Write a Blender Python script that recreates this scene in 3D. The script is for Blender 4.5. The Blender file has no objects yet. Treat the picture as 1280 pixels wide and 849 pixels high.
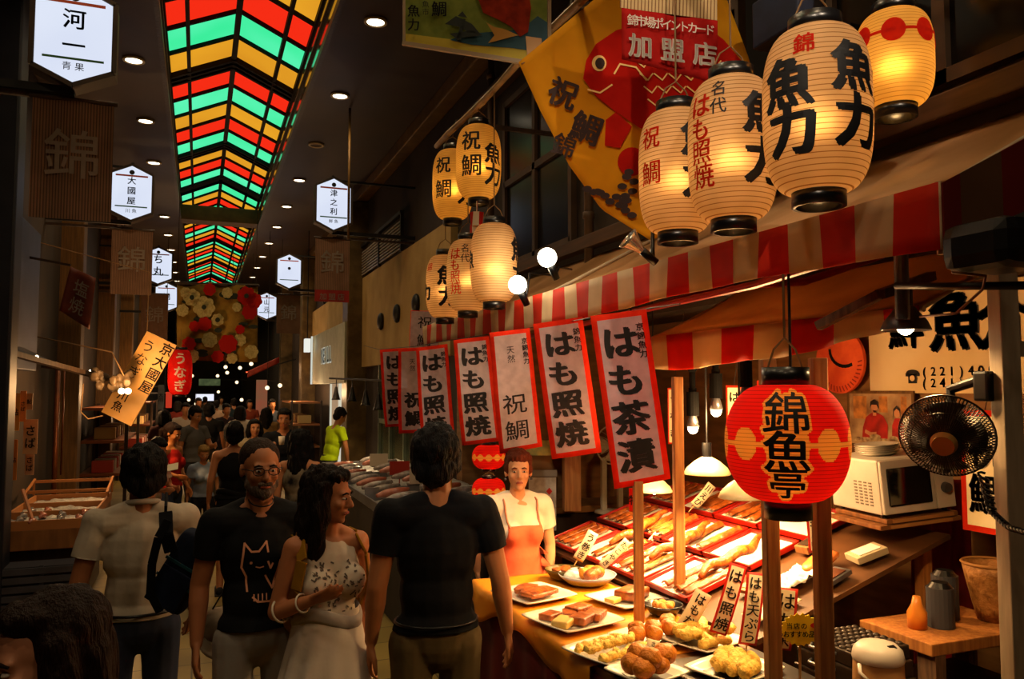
import bpy, bmesh, math, random
from mathutils import Vector as V, Matrix, noise
random.seed(7)
D = bpy.data; SC = bpy.context.scene; COL = SC.collection
PI = math.pi
# ------------------------------------------------------------------ camera, world, exposure, large lights
CAM_H = 2.0; YAW = math.radians(21.36); PITCH = math.radians(3.58); F = 1000.0
cam = D.cameras.new('camera'); cam.sensor_width = 36; cam.lens = F / 1280 * 36; cam.clip_start = .05; cam.clip_end = 300
CAM = D.objects.new('camera', cam); COL.objects.link(CAM)
CAM.location = (0, 0, CAM_H); CAM.rotation_euler = (PI/2 + PITCH, 0, -YAW); SC.camera = CAM
SC.view_settings.view_transform = 'Standard'; SC.view_settings.look = 'None'
SC.view_settings.exposure = 0.0; SC.view_settings.gamma = 1.0; SC.view_settings.use_curve_mapping = False
wd = D.worlds.new('night'); SC.world = wd; wd.use_nodes = True
wd.node_tree.nodes['Background'].inputs[0].default_value = (1, .62, .32, 1)
wd.node_tree.nodes['Background'].inputs[1].default_value = .006
try:
    SC.cycles.max_bounces = 6; SC.cycles.diffuse_bounces = 3; SC.cycles.transmission_bounces = 4; SC.cycles.sample_clamp_indirect = 3
    SC.cycles.caustics_reflective = False; SC.cycles.caustics_refractive = False
    SC.cycles.use_denoising = True; SC.cycles.use_light_tree = True
except Exception: pass
# light levels
E_DOWN = 50; E_LANTERN = 2.9; E_STALL = 80; E_SPOT = 420; E_SIGN = .95; E_PANE = .93; E_BULB = 8
FW = V((math.sin(YAW)*math.cos(PITCH), math.cos(YAW)*math.cos(PITCH), math.sin(PITCH)))
RT = V((math.cos(YAW), -math.sin(YAW), 0)); UP = RT.cross(FW)
CP = V((0, 0, CAM_H))
def ray(px, py): return FW + RT*((px-640)/F) + UP*((424.5-py)/F)
def W(px, py, zc): return CP + ray(px, py)*zc
def AX(px, py, X):
    d = ray(px, py); return CP + d*(X/d.x)
def AY(px, py, Y):
    d = ray(px, py); return CP + d*(Y/d.y)
def AZ(px, py, z):
    d = ray(px, py); return CP + d*((z-CAM_H)/d.z)
# ------------------------------------------------------------------ materials
MATS = {}
def srgb(h):
    h = h.lstrip('#'); o = []
    for i in (0, 2, 4):
        c = int(h[i:i+2], 16)/255; o.append(c/12.92 if c <= .04045 else ((c+.055)/1.055)**2.4)
    return (*o, 1)
def mat(name, c1, c2=None, scale=6, rough=.6, metal=0, bump=0, bscale=None, stretch=(1, 1, 1), spec=.35, detail=4, sheen=0, alpha=1, trans=0):
    if name in MATS: return MATS[name]
    m = D.materials.new(name); m.use_nodes = True; nt = m.node_tree; b = nt.nodes['Principled BSDF']
    c1 = srgb(c1) if isinstance(c1, str) else c1; c2 = c1 if c2 is None else (srgb(c2) if isinstance(c2, str) else c2)
    tc = nt.nodes.new('ShaderNodeTexCoord'); mp = nt.nodes.new('ShaderNodeMapping'); mp.inputs['Scale'].default_value = stretch
    nt.links.new(tc.outputs['Object'], mp.inputs['Vector'])
    nz = nt.nodes.new('ShaderNodeTexNoise'); nz.inputs['Scale'].default_value = scale; nz.inputs['Detail'].default_value = detail
    nt.links.new(mp.outputs['Vector'], nz.inputs['Vector'])
    rp = nt.nodes.new('ShaderNodeValToRGB'); rp.color_ramp.elements[0].position = .35; rp.color_ramp.elements[1].position = .65
    rp.color_ramp.elements[0].color = c1; rp.color_ramp.elements[1].color = c2
    nt.links.new(nz.outputs['Fac'], rp.inputs['Fac']); nt.links.new(rp.outputs['Color'], b.inputs['Base Color'])
    b.inputs['Roughness'].default_value = rough; b.inputs['Metallic'].default_value = metal; b.inputs['Specular IOR Level'].default_value = spec
    if sheen: b.inputs['Sheen Weight'].default_value = sheen
    if trans: b.inputs['Transmission Weight'].default_value = trans
    if alpha < 1: b.inputs['Alpha'].default_value = alpha
    if bump:
        n2 = nz
        if bscale:
            n2 = nt.nodes.new('ShaderNodeTexNoise'); n2.inputs['Scale'].default_value = bscale; n2.inputs['Detail'].default_value = 3
            nt.links.new(mp.outputs['Vector'], n2.inputs['Vector'])
        bp = nt.nodes.new('ShaderNodeBump'); bp.inputs['Strength'].default_value = bump; bp.inputs['Distance'].default_value = .02
        nt.links.new(n2.outputs['Fac'], bp.inputs['Height']); nt.links.new(bp.outputs['Normal'], b.inputs['Normal'])
    MATS[name] = m; return m
def emis(name, c, s, c2=None, scale=3):
    if name in MATS: return MATS[name]
    m = D.materials.new(name); m.use_nodes = True; nt = m.node_tree; nt.nodes.clear()
    o = nt.nodes.new('ShaderNodeOutputMaterial'); e = nt.nodes.new('ShaderNodeEmission')
    c = srgb(c) if isinstance(c, str) else c
    nz = nt.nodes.new('ShaderNodeTexNoise'); nz.inputs['Scale'].default_value = scale
    tc = nt.nodes.new('ShaderNodeTexCoord'); nt.links.new(tc.outputs['Object'], nz.inputs['Vector'])
    rp = nt.nodes.new('ShaderNodeValToRGB'); rp.color_ramp.elements[0].position = .3; rp.color_ramp.elements[1].position = .7
    rp.color_ramp.elements[0].color = c; rp.color_ramp.elements[1].color = c if c2 is None else (srgb(c2) if isinstance(c2, str) else c2)
    nt.links.new(nz.outputs['Fac'], rp.inputs['Fac']); nt.links.new(rp.outputs['Color'], e.inputs['Color'])
    e.inputs['Strength'].default_value = s; nt.links.new(e.outputs[0], o.inputs[0]); MATS[name] = m; return m
def stripes(name, c1, c2, freq, axis=0, duty=.5, rough=.7, trans=0, bump=0, c3=None, fwd=0):
    """hard bands along one object axis, each with slight cloudy wear; trans = share of translucent paper or cloth"""
    if name in MATS: return MATS[name]
    m = D.materials.new(name); m.use_nodes = True; nt = m.node_tree; b = nt.nodes['Principled BSDF']
    tc = nt.nodes.new('ShaderNodeTexCoord'); sx = nt.nodes.new('ShaderNodeSeparateXYZ'); nt.links.new(tc.outputs['Object'], sx.inputs[0])
    mu = nt.nodes.new('ShaderNodeMath'); mu.operation = 'MULTIPLY'; mu.inputs[1].default_value = freq; nt.links.new(sx.outputs[axis], mu.inputs[0])
    fr = nt.nodes.new('ShaderNodeMath'); fr.operation = 'FRACT'; nt.links.new(mu.outputs[0], fr.inputs[0])
    lt = nt.nodes.new('ShaderNodeMath'); lt.operation = 'LESS_THAN'; lt.inputs[1].default_value = duty; nt.links.new(fr.outputs[0], lt.inputs[0])
    nz = nt.nodes.new('ShaderNodeTexNoise'); nz.inputs['Scale'].default_value = 5; nt.links.new(tc.outputs['Object'], nz.inputs['Vector'])
    mx = nt.nodes.new('ShaderNodeMix'); mx.data_type = 'RGBA'; nt.links.new(lt.outputs[0], mx.inputs[0])
    mx.inputs[6].default_value = srgb(c2); mx.inputs[7].default_value = srgb(c1)
    mm = nt.nodes.new('ShaderNodeMix'); mm.data_type = 'RGBA'; mm.blend_type = 'MULTIPLY'; mm.inputs[0].default_value = .5
    rp = nt.nodes.new('ShaderNodeValToRGB'); rp.color_ramp.elements[0].color = (.55, .5, .42, 1); rp.color_ramp.elements[0].position = .3; rp.color_ramp.elements[1].position = .6
    nt.links.new(nz.outputs['Fac'], rp.inputs[0]); nt.links.new(mx.outputs[2], mm.inputs[6]); nt.links.new(rp.outputs[0], mm.inputs[7])
    nt.links.new(mm.outputs[2], b.inputs['Base Color']); b.inputs['Roughness'].default_value = rough; b.inputs['Specular IOR Level'].default_value = .2
    if bump:
        bp = nt.nodes.new('ShaderNodeBump'); bp.inputs['Strength'].default_value = bump; bp.inputs['Distance'].default_value = .01
        nt.links.new(fr.outputs[0], bp.inputs['Height']); nt.links.new(bp.outputs['Normal'], b.inputs['Normal'])
    if trans:
        t = nt.nodes.new('ShaderNodeBsdfTranslucent'); ms = nt.nodes.new('ShaderNodeMixShader'); ms.inputs[0].default_value = trans
        nt.links.new(mm.outputs[2], t.inputs['Color']); nt.links.new(b.outputs[0], ms.inputs[1]); nt.links.new(t.outputs[0], ms.inputs[2])
        last = ms
        if fwd:       # oiled paper passes some light straight on: the bulb shows as a soft bright spot
            rf_ = nt.nodes.new('ShaderNodeBsdfRefraction'); rf_.inputs['IOR'].default_value = 1.4; rf_.inputs['Roughness'].default_value = .8
            m2 = nt.nodes.new('ShaderNodeMixShader'); m2.inputs[0].default_value = fwd; nt.links.new(mm.outputs[2], rf_.inputs['Color'])
            nt.links.new(ms.outputs[0], m2.inputs[1]); nt.links.new(rf_.outputs[0], m2.inputs[2]); last = m2
        nt.links.new(last.outputs[0], nt.nodes['Material Output'].inputs[0])
    MATS[name] = m; return m
def paper(name, c, trans=.5, c2=None, scale=20, c3=None):
    m = mat(name, c, c2 or c, scale=scale, rough=.85, spec=.1)
    nt = m.node_tree
    if not any(n.type == 'BSDF_TRANSLUCENT' for n in nt.nodes):
        b = nt.nodes['Principled BSDF']; t = nt.nodes.new('ShaderNodeBsdfTranslucent'); ms = nt.nodes.new('ShaderNodeMixShader'); ms.inputs[0].default_value = trans
        nt.links.new(b.inputs['Base Color'].links[0].from_socket, t.inputs['Color'])
        nt.links.new(b.outputs[0], ms.inputs[1]); nt.links.new(t.outputs[0], ms.inputs[2]); nt.links.new(ms.outputs[0], nt.nodes['Material Output'].inputs[0])
    return m
def inside(chars, placed, grow):
    """test whether (u, v) lies within the letters widened by grow; placed: (char, size, u0, v0, squeeze)"""
    segs = []
    for ch, size, u0, v0, sq in placed:
        vs, fs = glyph(ch, 0)
        P = [((x-.5)*size*sq+u0, (y-.38)*size+v0) for x, y in vs]
        for f in fs: segs.append([P[k] for k in f])
    def test(u, v):
        g2 = grow*grow
        for q in segs:
            n = len(q); xs = [p[0] for p in q]; ys = [p[1] for p in q]
            if u < min(xs)-grow or u > max(xs)+grow or v < min(ys)-grow or v > max(ys)+grow: continue
            pos = neg = False; near = False
            for i in range(n):
                ax, ay = q[i]; bx, by = q[(i+1) % n]; dx, dy = bx-ax, by-ay; c = dx*(v-ay)-dy*(u-ax)
                pos |= c > 0; neg |= c < 0
                l = dx*dx+dy*dy or 1e-12; k = max(0, min(1, ((u-ax)*dx+(v-ay)*dy)/l)); ex, ey = ax+dx*k-u, ay+dy*k-v
                if ex*ex+ey*ey < g2: near = True; break
            if near or not (pos and neg): return True
        return False
    return test
# ------------------------------------------------------------------ objects
WM = {}
def tag(o, label=None, cat=None, group=None, kind=None):
    if label: o['label'] = label
    if cat: o['category'] = cat
    if group: o['group'] = group
    if kind: o['kind'] = kind
    return o
def thing(name, label, cat, loc=(0, 0, 0), rotz=0, group=None, M=None):
    o = D.objects.new(name, None); COL.objects.link(o); o.empty_display_size = .1
    M = M if M is not None else Matrix.Translation(V(loc)) @ Matrix.Rotation(rotz, 4, 'Z')
    o.matrix_world = M; WM[o] = M
    return tag(o, label, cat, group)
def obj(name, bm, m, parent=None, local=False, smooth=False, loc=None, normals=True):
    """links bm as one mesh object. Coordinates are the world's unless local (then the parent's)."""
    if normals: bmesh.ops.recalc_face_normals(bm, faces=bm.faces)
    M = WM[parent] if parent is not None else Matrix.Translation(V(loc) if loc is not None else V((0, 0, 0)))
    if not local: bm.transform(M.inverted())
    me = D.meshes.new(name); bm.to_mesh(me); bm.free()
    for x in (m if isinstance(m, (list, tuple)) else [m]): me.materials.append(x)
    if smooth:
        for p in me.polygons: p.use_smooth = True
    o = D.objects.new(name, me); COL.objects.link(o)
    if parent is not None: o.parent = parent; WM[o] = M
    else: o.matrix_world = M; WM[o] = M
    return o
def single(name, bm, m, label, cat, loc, group=None, smooth=False, kind=None, local=False):
    if local: bm.transform(Matrix.Translation(V(loc)))
    return tag(obj(name, bm, m, None, False, smooth, loc), label, cat, group, kind)
def struct(name, bm, m, smooth=False): return tag(obj(name, bm, m, None, False, smooth), kind='structure')
def copy_thing(o, M, label, parent=None):
    c = o.copy(); COL.objects.link(c)
    if parent is None:
        c.matrix_world = M; WM[c] = M
        if label: c['label'] = label
    else: c.parent = parent
    for ch in [x for x in D.objects if x.parent == o]: copy_thing(ch, None, None, c)
    return c
# ------------------------------------------------------------------ shapes into a bmesh
def B(): return bmesh.new()
def setmi(faces, mi):
    for f in faces: f.material_index = mi
def frame(d, up=V((0, 0, 1))):
    z = V(d).normalized(); u = up if abs(z.dot(up)) < .99 else V((1, 0, 0))
    x = u.cross(z).normalized(); y = z.cross(x)
    return Matrix((x, y, z)).transposed().to_4x4()
def box(bm, c, s, R=None, bevel=0, mi=0):
    M = Matrix.Translation(V(c)) @ (R.to_4x4() if R is not None else Matrix.Identity(4)) @ Matrix.Diagonal((s[0], s[1], s[2], 1))
    r = bmesh.ops.create_cube(bm, size=1, matrix=M)
    fs = list({f for v in r['verts'] for f in v.link_faces}); setmi(fs, mi)
    if bevel:
        es = list({e for v in r['verts'] for e in v.link_edges})
        q = bmesh.ops.bevel(bm, geom=es, offset=bevel, segments=2, affect='EDGES', profile=.6); setmi(q['faces'], mi)
    return r
def bar(bm, a, b, w, h=None, up=V((0, 0, 1)), bevel=0, mi=0):
    a, b = V(a), V(b); d = b-a
    box(bm, (a+b)/2, (w, h or w, d.length), frame(d, up), bevel, mi)
_cs = {}
def ringpts(seg):
    if seg not in _cs: _cs[seg] = [(math.cos(2*PI*k/seg), math.sin(2*PI*k/seg)) for k in range(seg)]
    return _cs[seg]
def cyl(bm, a, b, r1, r2=None, seg=16, caps=True, mi=0):
    a, b = V(a), V(b); d = b-a; r2 = r1 if r2 is None else r2
    if d.length < 1e-6: return
    m = frame(d).to_3x3(); x, y = m.col[0], m.col[1]; N = bm.verts.new
    A = [N(a+(x*c+y*s)*max(r1, 1e-5)) for c, s in ringpts(seg)]; Bq = [N(b+(x*c+y*s)*max(r2, 1e-5)) for c, s in ringpts(seg)]
    for k in range(seg): bm.faces.new((A[k], A[(k+1) % seg], Bq[(k+1) % seg], Bq[k])).material_index = mi
    if caps: bm.faces.new(A[::-1]).material_index = mi; bm.faces.new(Bq).material_index = mi
def ell(bm, c, r, R=None, seg=16, rings=10, mi=0):
    r = (r, r, r) if isinstance(r, (int, float)) else r; c = V(c); N = bm.verts.new
    P = (lambda v: c+R @ v) if R is not None else (lambda v: c+v)
    T = N(P(V((0, 0, r[2])))); Bt = N(P(V((0, 0, -r[2])))); rows = []
    for i in range(1, rings):
        t = PI*i/rings; st, ct = math.sin(t), math.cos(t)
        rows.append([N(P(V((r[0]*st*q, r[1]*st*w, r[2]*ct)))) for q, w in ringpts(seg)])
    F_ = bm.faces.new
    for k in range(seg):
        n = (k+1) % seg
        F_((T, rows[0][k], rows[0][n])).material_index = mi; F_((Bt, rows[-1][n], rows[-1][k])).material_index = mi
        for a, b in zip(rows, rows[1:]): F_((a[k], b[k], b[n], a[n])).material_index = mi
def cap(bm, a, b, ra, rb=None, seg=12):
    """tapered limb with round ends"""
    rb = ra if rb is None else rb
    cyl(bm, a, b, ra, rb, seg); ell(bm, a, ra, None, seg, 8); ell(bm, b, rb, None, seg, 8)
def tube(bm, pts, r, seg=8, closed=False, mi=0):
    pts = [V(p) for p in pts]; n = len(pts); rings = []
    rr = r if isinstance(r, (list, tuple)) else [r]*n
    prev = None
    for i, p in enumerate(pts):
        d = (pts[(i+1) % n]-pts[i-1]) if closed or 0 < i < n-1 else (pts[1]-pts[0] if i == 0 else pts[-1]-pts[-2])
        d.normalize()
        if prev is None:
            u = V((0, 0, 1)) if abs(d.z) < .9 else V((1, 0, 0)); x = u.cross(d).normalized()
        else:
            x = (prev - d*prev.dot(d)).normalized()
        prev = x; y = d.cross(x)
        rings.append([bm.verts.new(p + (x*math.cos(t)+y*math.sin(t))*rr[i]) for t in [2*PI*k/seg for k in range(seg)]])
    for i in range(n if closed else n-1):
        a, b = rings[i], rings[(i+1) % n]
        for k in range(seg):
            bm.faces.new((a[k], a[(k+1) % seg], b[(k+1) % seg], b[k])).material_index = mi
    if not closed:
        bm.faces.new(rings[0][::-1]).material_index = mi; bm.faces.new(rings[-1]).material_index = mi
def lathe(bm, prof, M=None, seg=32, mi=0, capb=False, capt=False, fold=None):
    """prof: list of (r, z); closed around the z axis"""
    M = M if M is not None else Matrix.Identity(4); rings = []
    for r, z in prof:
        rings.append([bm.verts.new(M @ V((r*math.cos(t)*(fold(t, z) if fold else 1), r*math.sin(t)*(fold(t, z) if fold else 1), z))) for t in [2*PI*k/seg for k in range(seg)]])
    for a, b in zip(rings, rings[1:]):
        for k in range(seg):
            bm.faces.new((a[k], a[(k+1) % seg], b[(k+1) % seg], b[k])).material_index = mi
    if capb: bm.faces.new(rings[0][::-1]).material_index = mi
    if capt: bm.faces.new(rings[-1]).material_index = mi
def sheet(bm, f, nu, nv, th=0, mi=0):
    """f(u, v) -> point; th > 0 gives it real thickness"""
    g = [[bm.verts.new(f(i/nu, j/nv)) for j in range(nv+1)] for i in range(nu+1)]
    fs = []
    for i in range(nu):
        for j in range(nv):
            q = bm.faces.new((g[i][j], g[i+1][j], g[i+1][j+1], g[i][j+1])); q.material_index = mi; fs.append(q)
    if th:
        bmesh.ops.recalc_face_normals(bm, faces=fs)
        bmesh.ops.solidify(bm, geom=fs, thickness=th)
    return g
def prism(bm, poly, M, depth, mi=0):
    """poly in the xy plane of M, extruded along its z"""
    a = [bm.verts.new(M @ V((x, y, 0))) for x, y in poly]; b = [bm.verts.new(M @ V((x, y, depth))) for x, y in poly]
    n = len(poly); fs = [bm.faces.new(a[::-1]), bm.faces.new(b)]
    for i in range(n): fs.append(bm.faces.new((a[i], a[(i+1) % n], b[(i+1) % n], b[i])))
    setmi(fs, mi)
# ------------------------------------------------------------------ lettering
_gl = {}
def glyph(ch, bold):
    k = (ch, bold)
    if k not in _gl:
        c = D.curves.new('glyph', 'FONT'); c.body = ch; c.offset = bold; c.resolution_u = 3
        o = D.objects.new('glyph', c); COL.objects.link(o)
        ev = o.evaluated_get(bpy.context.evaluated_depsgraph_get()); me = ev.to_mesh()
        vs = [(v.co.x, v.co.y) for v in me.vertices]; fs = [tuple(p.vertices) for p in me.polygons]
        ev.to_mesh_clear(); D.objects.remove(o); D.curves.remove(c); _gl[k] = (vs, fs)
    return _gl[k]
def text(bm, s, f, size, u0=0, v0=0, bold=.02, vertical=True, pitch=1.08, cut=0, squeeze=1, mi=0, rot=0, slant=0):
    """letters in a plane with coordinates u (right), v (up); f(u, v) puts them on the surface. u0, v0: centre of the block"""
    t = bmesh.new(); n = len(s)
    for i, ch in enumerate(s):
        if ch == ' ': continue
        vs, fs = glyph(ch, min(bold, .006) if bold < .0125 else 0)
        if not vs: continue
        xs = [p[0] for p in vs]; cx = .5 if ord(ch) > 0x2000 else (min(xs)+max(xs))/2
        ou = 0 if vertical else (i-(n-1)/2)*pitch*size*squeeze
        ov = ((n-1)/2-i)*pitch*size if vertical else 0
        b = 0 if bold < .0125 else bold*1.15     # a slanted nib: the stroke is thickened along one direction, like a brush
        nib = [(0, 0)] if b < .004 else [(b*q*math.cos(.62), -b*q*math.sin(.62)) for q in (-1, -.5, 0, .5, 1)]+[(b*.45*q*math.sin(.62), b*.45*q*math.cos(.62)) for q in (-1, 1)]
        for dx, dy in nib:
            nv = []
            for x, y in vs:
                p, q = (x-cx+dx)*size*squeeze, (y-.38+dy)*size
                p += q*slant
                if rot: p, q = p*math.cos(rot)-q*math.sin(rot), p*math.sin(rot)+q*math.cos(rot)
                nv.append(t.verts.new((u0+ou+p, v0+ov+q, 0)))
            for q in fs:
                try: t.faces.new([nv[k] for k in q]).material_index = mi
                except ValueError: pass
    paint(bm, t, f, cut, mi)
def paint(bm, t, f, cut=0, mi=0):
    if cut and t.verts:
        for ax in (0, 1):
            lo = min(v.co[ax] for v in t.verts); hi = max(v.co[ax] for v in t.verts); x = lo+cut
            while x < hi:
                co = V((0, 0, 0)); co[ax] = x; no = V((0, 0, 0)); no[ax] = 1
                bmesh.ops.bisect_plane(t, geom=t.verts[:]+t.edges[:]+t.faces[:], plane_co=co, plane_no=no); x += cut
    mp = {v: bm.verts.new(f(v.co.x, v.co.y)) for v in t.verts}
    for q in t.faces:
        try: bm.faces.new([mp[v] for v in q.verts]).material_index = mi
        except ValueError: pass
    t.free()
def shape(bm, poly, f, cut=0, mi=0):
    t = bmesh.new(); q = t.faces.new([t.verts.new((x, y, 0)) for x, y in poly])
    bmesh.ops.triangulate(t, faces=[q]); paint(bm, t, f, cut, mi)
def circ(cx, cy, rx, ry=None, n=24): ry = rx if ry is None else ry; return [(cx+rx*math.cos(2*PI*k/n), cy+ry*math.sin(2*PI*k/n)) for k in range(n)]
def rect(x0, y0, x1, y1): return [(x0, y0), (x1, y0), (x1, y1), (x0, y1)]
def stroke(bm, pts, w, f, mi=0):
    """a brush line through pts (u, v)"""
    for (a, b) in zip(pts, pts[1:]):
        a, b = V((*a, 0)), V((*b, 0)); d = (b-a).normalized(); n = V((-d.y, d.x, 0))*w/2; a = a-d*w*.3; b = b+d*w*.3
        shape(bm, [(a+n)[:2], (a-n)[:2], (b-n)[:2], (b+n)[:2]], f, 0, mi)
def flat(o, eu, ev, d=.0015):
    o, eu, ev = V(o), V(eu).normalized(), V(ev).normalized(); n = eu.cross(ev)
    return lambda u, v: o + eu*u + ev*v + n*d
def lamp(parent, loc, energy, color=(1, .62, .3), r=.03, spot=None, tgt=None, blend=.6, name='lamp_light'):
    l = D.lights.new(name, 'SPOT' if spot else 'POINT'); l.energy = energy; l.color = color; l.shadow_soft_size = r
    if spot: l.spot_size = spot; l.spot_blend = blend
    o = D.objects.new(name, l); COL.objects.link(o)
    M = Matrix.Translation(V(loc))
    if spot: M = M @ (V(tgt)-V(loc)).to_track_quat('-Z', 'Y').to_matrix().to_4x4()
    if parent is not None: o.parent = parent; o.matrix_local = WM[parent].inverted() @ M
    else: o.matrix_world = M
    return o
def remesh(bm, vox, smooth=4, noise_amp=0, noise_scale=8, fac=.5):
    """joins overlapping volumes into one continuous surface"""
    me = D.meshes.new('t'); bm.to_mesh(me); bm.free(); o = D.objects.new('t', me); COL.objects.link(o)
    r = o.modifiers.new('r', 'REMESH'); r.mode = 'VOXEL'; r.voxel_size = vox
    if smooth: s = o.modifiers.new('s', 'SMOOTH'); s.iterations = smooth; s.factor = fac
    ev = o.evaluated_get(bpy.context.evaluated_depsgraph_get()); m2 = ev.to_mesh()
    b = bmesh.new(); b.from_mesh(m2); ev.to_mesh_clear(); D.objects.remove(o); D.meshes.remove(me)
    if noise_amp:
        b.normal_update()
        for v in b.verts: v.co += v.normal*noise_amp*noise.noise(v.co*noise_scale)
    return b
# ================================================================== the arcade
XL, XR, ZC = -1.75, 2.8, 5.6
YN, YF = -2.5, 62.0
m_wood_dk = mat('dark_stained_wood', '#2b1d12', '#3a2818', scale=3, rough=.5, bump=.2, stretch=(8, 8, .6))
m_ceil = mat('brown_ceiling', '#2e1c0c', '#382410', scale=2, rough=.55)
m_wall_l = mat('left_facade', '#2a2018', '#382a1c', scale=1.5, rough=.8, bump=.1)
m_wall_r = mat('right_facade', '#241a12', '#30241a', scale=1.5, rough=.8, bump=.1)
m_beige = mat('ochre_plaster', '#a88a52', '#947742', scale=2.2, rough=.85, bump=.15, bscale=20)
m_black = mat('black_metal', '#0c0b0a', '#141210', rough=.45, spec=.4)
m_blackp = mat('black_plastic', '#08080a', '#101012', rough=.35)
m_steel = mat('dull_steel', '#8c8c90', '#77777c', rough=.35, metal=.8)
m_yellowwood = mat('golden_wood', '#6b4a1e', '#523714', scale=4, rough=.55, bump=.15, stretch=(10, 10, .7))
# floor of square stone slabs
def tiles(name):
    m = mat(name, '#8a7434', '#6e5a28', scale=1.2, rough=.45, spec=.4); nt = m.node_tree
    b = nt.nodes['Principled BSDF']; br = nt.nodes.new('ShaderNodeTexBrick'); tc = nt.nodes.new('ShaderNodeTexCoord')
    br.offset = 0; br.inputs['Scale'].default_value = 1; br.inputs['Brick Width'].default_value = .4; br.inputs['Row Height'].default_value = .4
    br.inputs['Mortar Size'].default_value = .006; br.inputs['Color1'].default_value = (1, 1, 1, 1); br.inputs['Color2'].default_value = (.75, .75, .72, 1); br.inputs['Mortar'].default_value = (.18, .16, .13, 1)
    nt.links.new(tc.outputs['Object'], br.inputs['Vector'])
    mx = nt.nodes.new('ShaderNodeMix'); mx.data_type = 'RGBA'; mx.blend_type = 'MULTIPLY'; mx.inputs[0].default_value = 1
    src = b.inputs['Base Color'].links[0].from_socket; nt.links.new(src, mx.inputs[6]); nt.links.new(br.outputs['Color'], mx.inputs[7]); nt.links.new(mx.outputs[2], b.inputs['Base Color'])
    return m
bm = B(); box(bm, (1, (YN+YF)/2, -.05), (9, YF-YN, .1)); struct('floor', bm, tiles('stone_slabs'))
GX0, GX1, GXR, GZ = -.46, 1.17, .354, 6.2          # skylight eaves, ridge and eave height
bm = B(); box(bm, ((XL+GX0)/2-.1, (YN+YF)/2, ZC+.05), (GX0-XL+.2, YF-YN, .1)); box(bm, ((XR+GX1)/2+.3, (YN+YF)/2, ZC+.05), (XR-GX1+.6, YF-YN, .1))
struct('ceiling', bm, m_ceil)
m_well = mat('polished_well_sides', '#7a6a58', '#8a7660', rough=.1, spec=.8, scale=1.5, metal=.75)
bm = B()
for x, s in ((GX0, -1), (GX1, 1)):
    box(bm, (x+s*.03, (YN+YF)/2, (ZC+GZ)/2+.06), (.06, YF-YN, GZ-ZC+.1))
struct('trim_skylight_well', bm, m_well)
bm = B()
for x, s in ((GX0, -1), (GX1, 1)): box(bm, (x-s*.012, (YN+YF)/2, ZC+.02), (.05, YF-YN, .08)); box(bm, (x-s*.012, (YN+YF)/2, GZ-.25), (.03, YF-YN, .03))
struct('trim_skylight_lip', bm, m_wood_dk)
# coloured skylight: gabled bays of red, green and yellow panes between dark bars
m_red = emis('red_pane', (1, .028, .008, 1), E_PANE); m_grn = emis('green_pane', (.05, .92, .36, 1), E_PANE, (.12, 1, .5, 1), .8); m_yel = emis('yellow_pane', (.93, .42, .022, 1), E_PANE*.95, (.8, .33, .018, 1), .9)
m_bar = mat('bronze_bars', '#120b06', '#1a1008', rough=.6, spec=.1)
RZ = GZ+.37
PW, BW = .745, .3; MOD = 5*PW+BW
def bay(n, y0, y1, first, lead):
    w = tag(D.objects.new('window_%d' % n, None), kind='structure'); COL.objects.link(w); WM[w] = Matrix.Identity(4)
    pn, fr = B(), B()
    y = y0; i = first; k = lead
    zz = lambda x: GZ + (RZ-GZ)*(1-abs(x-GXR)/((GXR-GX0) if x < GXR else (GX1-GXR)))
    cols = [GX0, GX0+.3*(GXR-GX0), GXR, GXR+.66*(GX1-GXR), GX1]
    def strip(bm, ya, yb, dz, mi):
        for a, b in ((GX0, GXR), (GXR, GX1)):
            vs = [bm.verts.new((x, yy, zz(x)+dz)) for x, yy in ((a, ya), (b, ya), (b, yb), (a, yb))]; bm.faces.new(vs).material_index = mi
    while y < y1-.05:
        ye = min(y+PW, y1); strip(pn, y, ye, .04, i % 3)
        for a, b in ((GX0, GXR), (GXR, GX1)):
            bar(fr, (a, y, zz(a)+.02), (b, y, zz(b)+.02), .045, .05)
        y += PW; i += 1; k += 1
        if k % 5 == 0 and y < y1-.1:
            for a, b in ((GX0, GXR), (GXR, GX1)):
                for q in (0, BW/2, BW): bar(fr, (a, y+q, zz(a)+.02), (b, y+q, zz(b)+.02), .06, .1)
                vs = [fr.verts.new((x, yy, zz(x)+.05)) for x, yy in ((a, y), (b, y), (b, y+BW), (a, y+BW))]; fr.faces.new(vs)
            y += BW
    for x in cols: bar(fr, (x, y0, zz(x)+.02), (x, y1, zz(x)+.02), .07 if abs(x-GXR) < .01 else .045, .09)
    o = obj('pane', pn, [m_red, m_grn, m_yel], w, normals=False); obj('frame', fr, m_bar, w)
YB0 = 18.1                                            # cross arch between the two visible bays
# calibrated so that the yellow/red beam lies 11.2 m down the view
bay(1, 11.475+BW-MOD*3, YB0, 0, 0)
bay(2, YB0+.5, YB0+16, 1, 1)
bay(3, YB0+16.5, YF-1, 0, 0)
bm = B()
for yb in (YB0+.25, YB0+16.25): box(bm, ((GX0+GX1)/2, yb, ZC+.16), (GX1-GX0+.2, .5, .32), bevel=.02)
struct('beam_skylight', bm, mat('ochre_beam', '#5a4018', '#493312', rough=.6))
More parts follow.
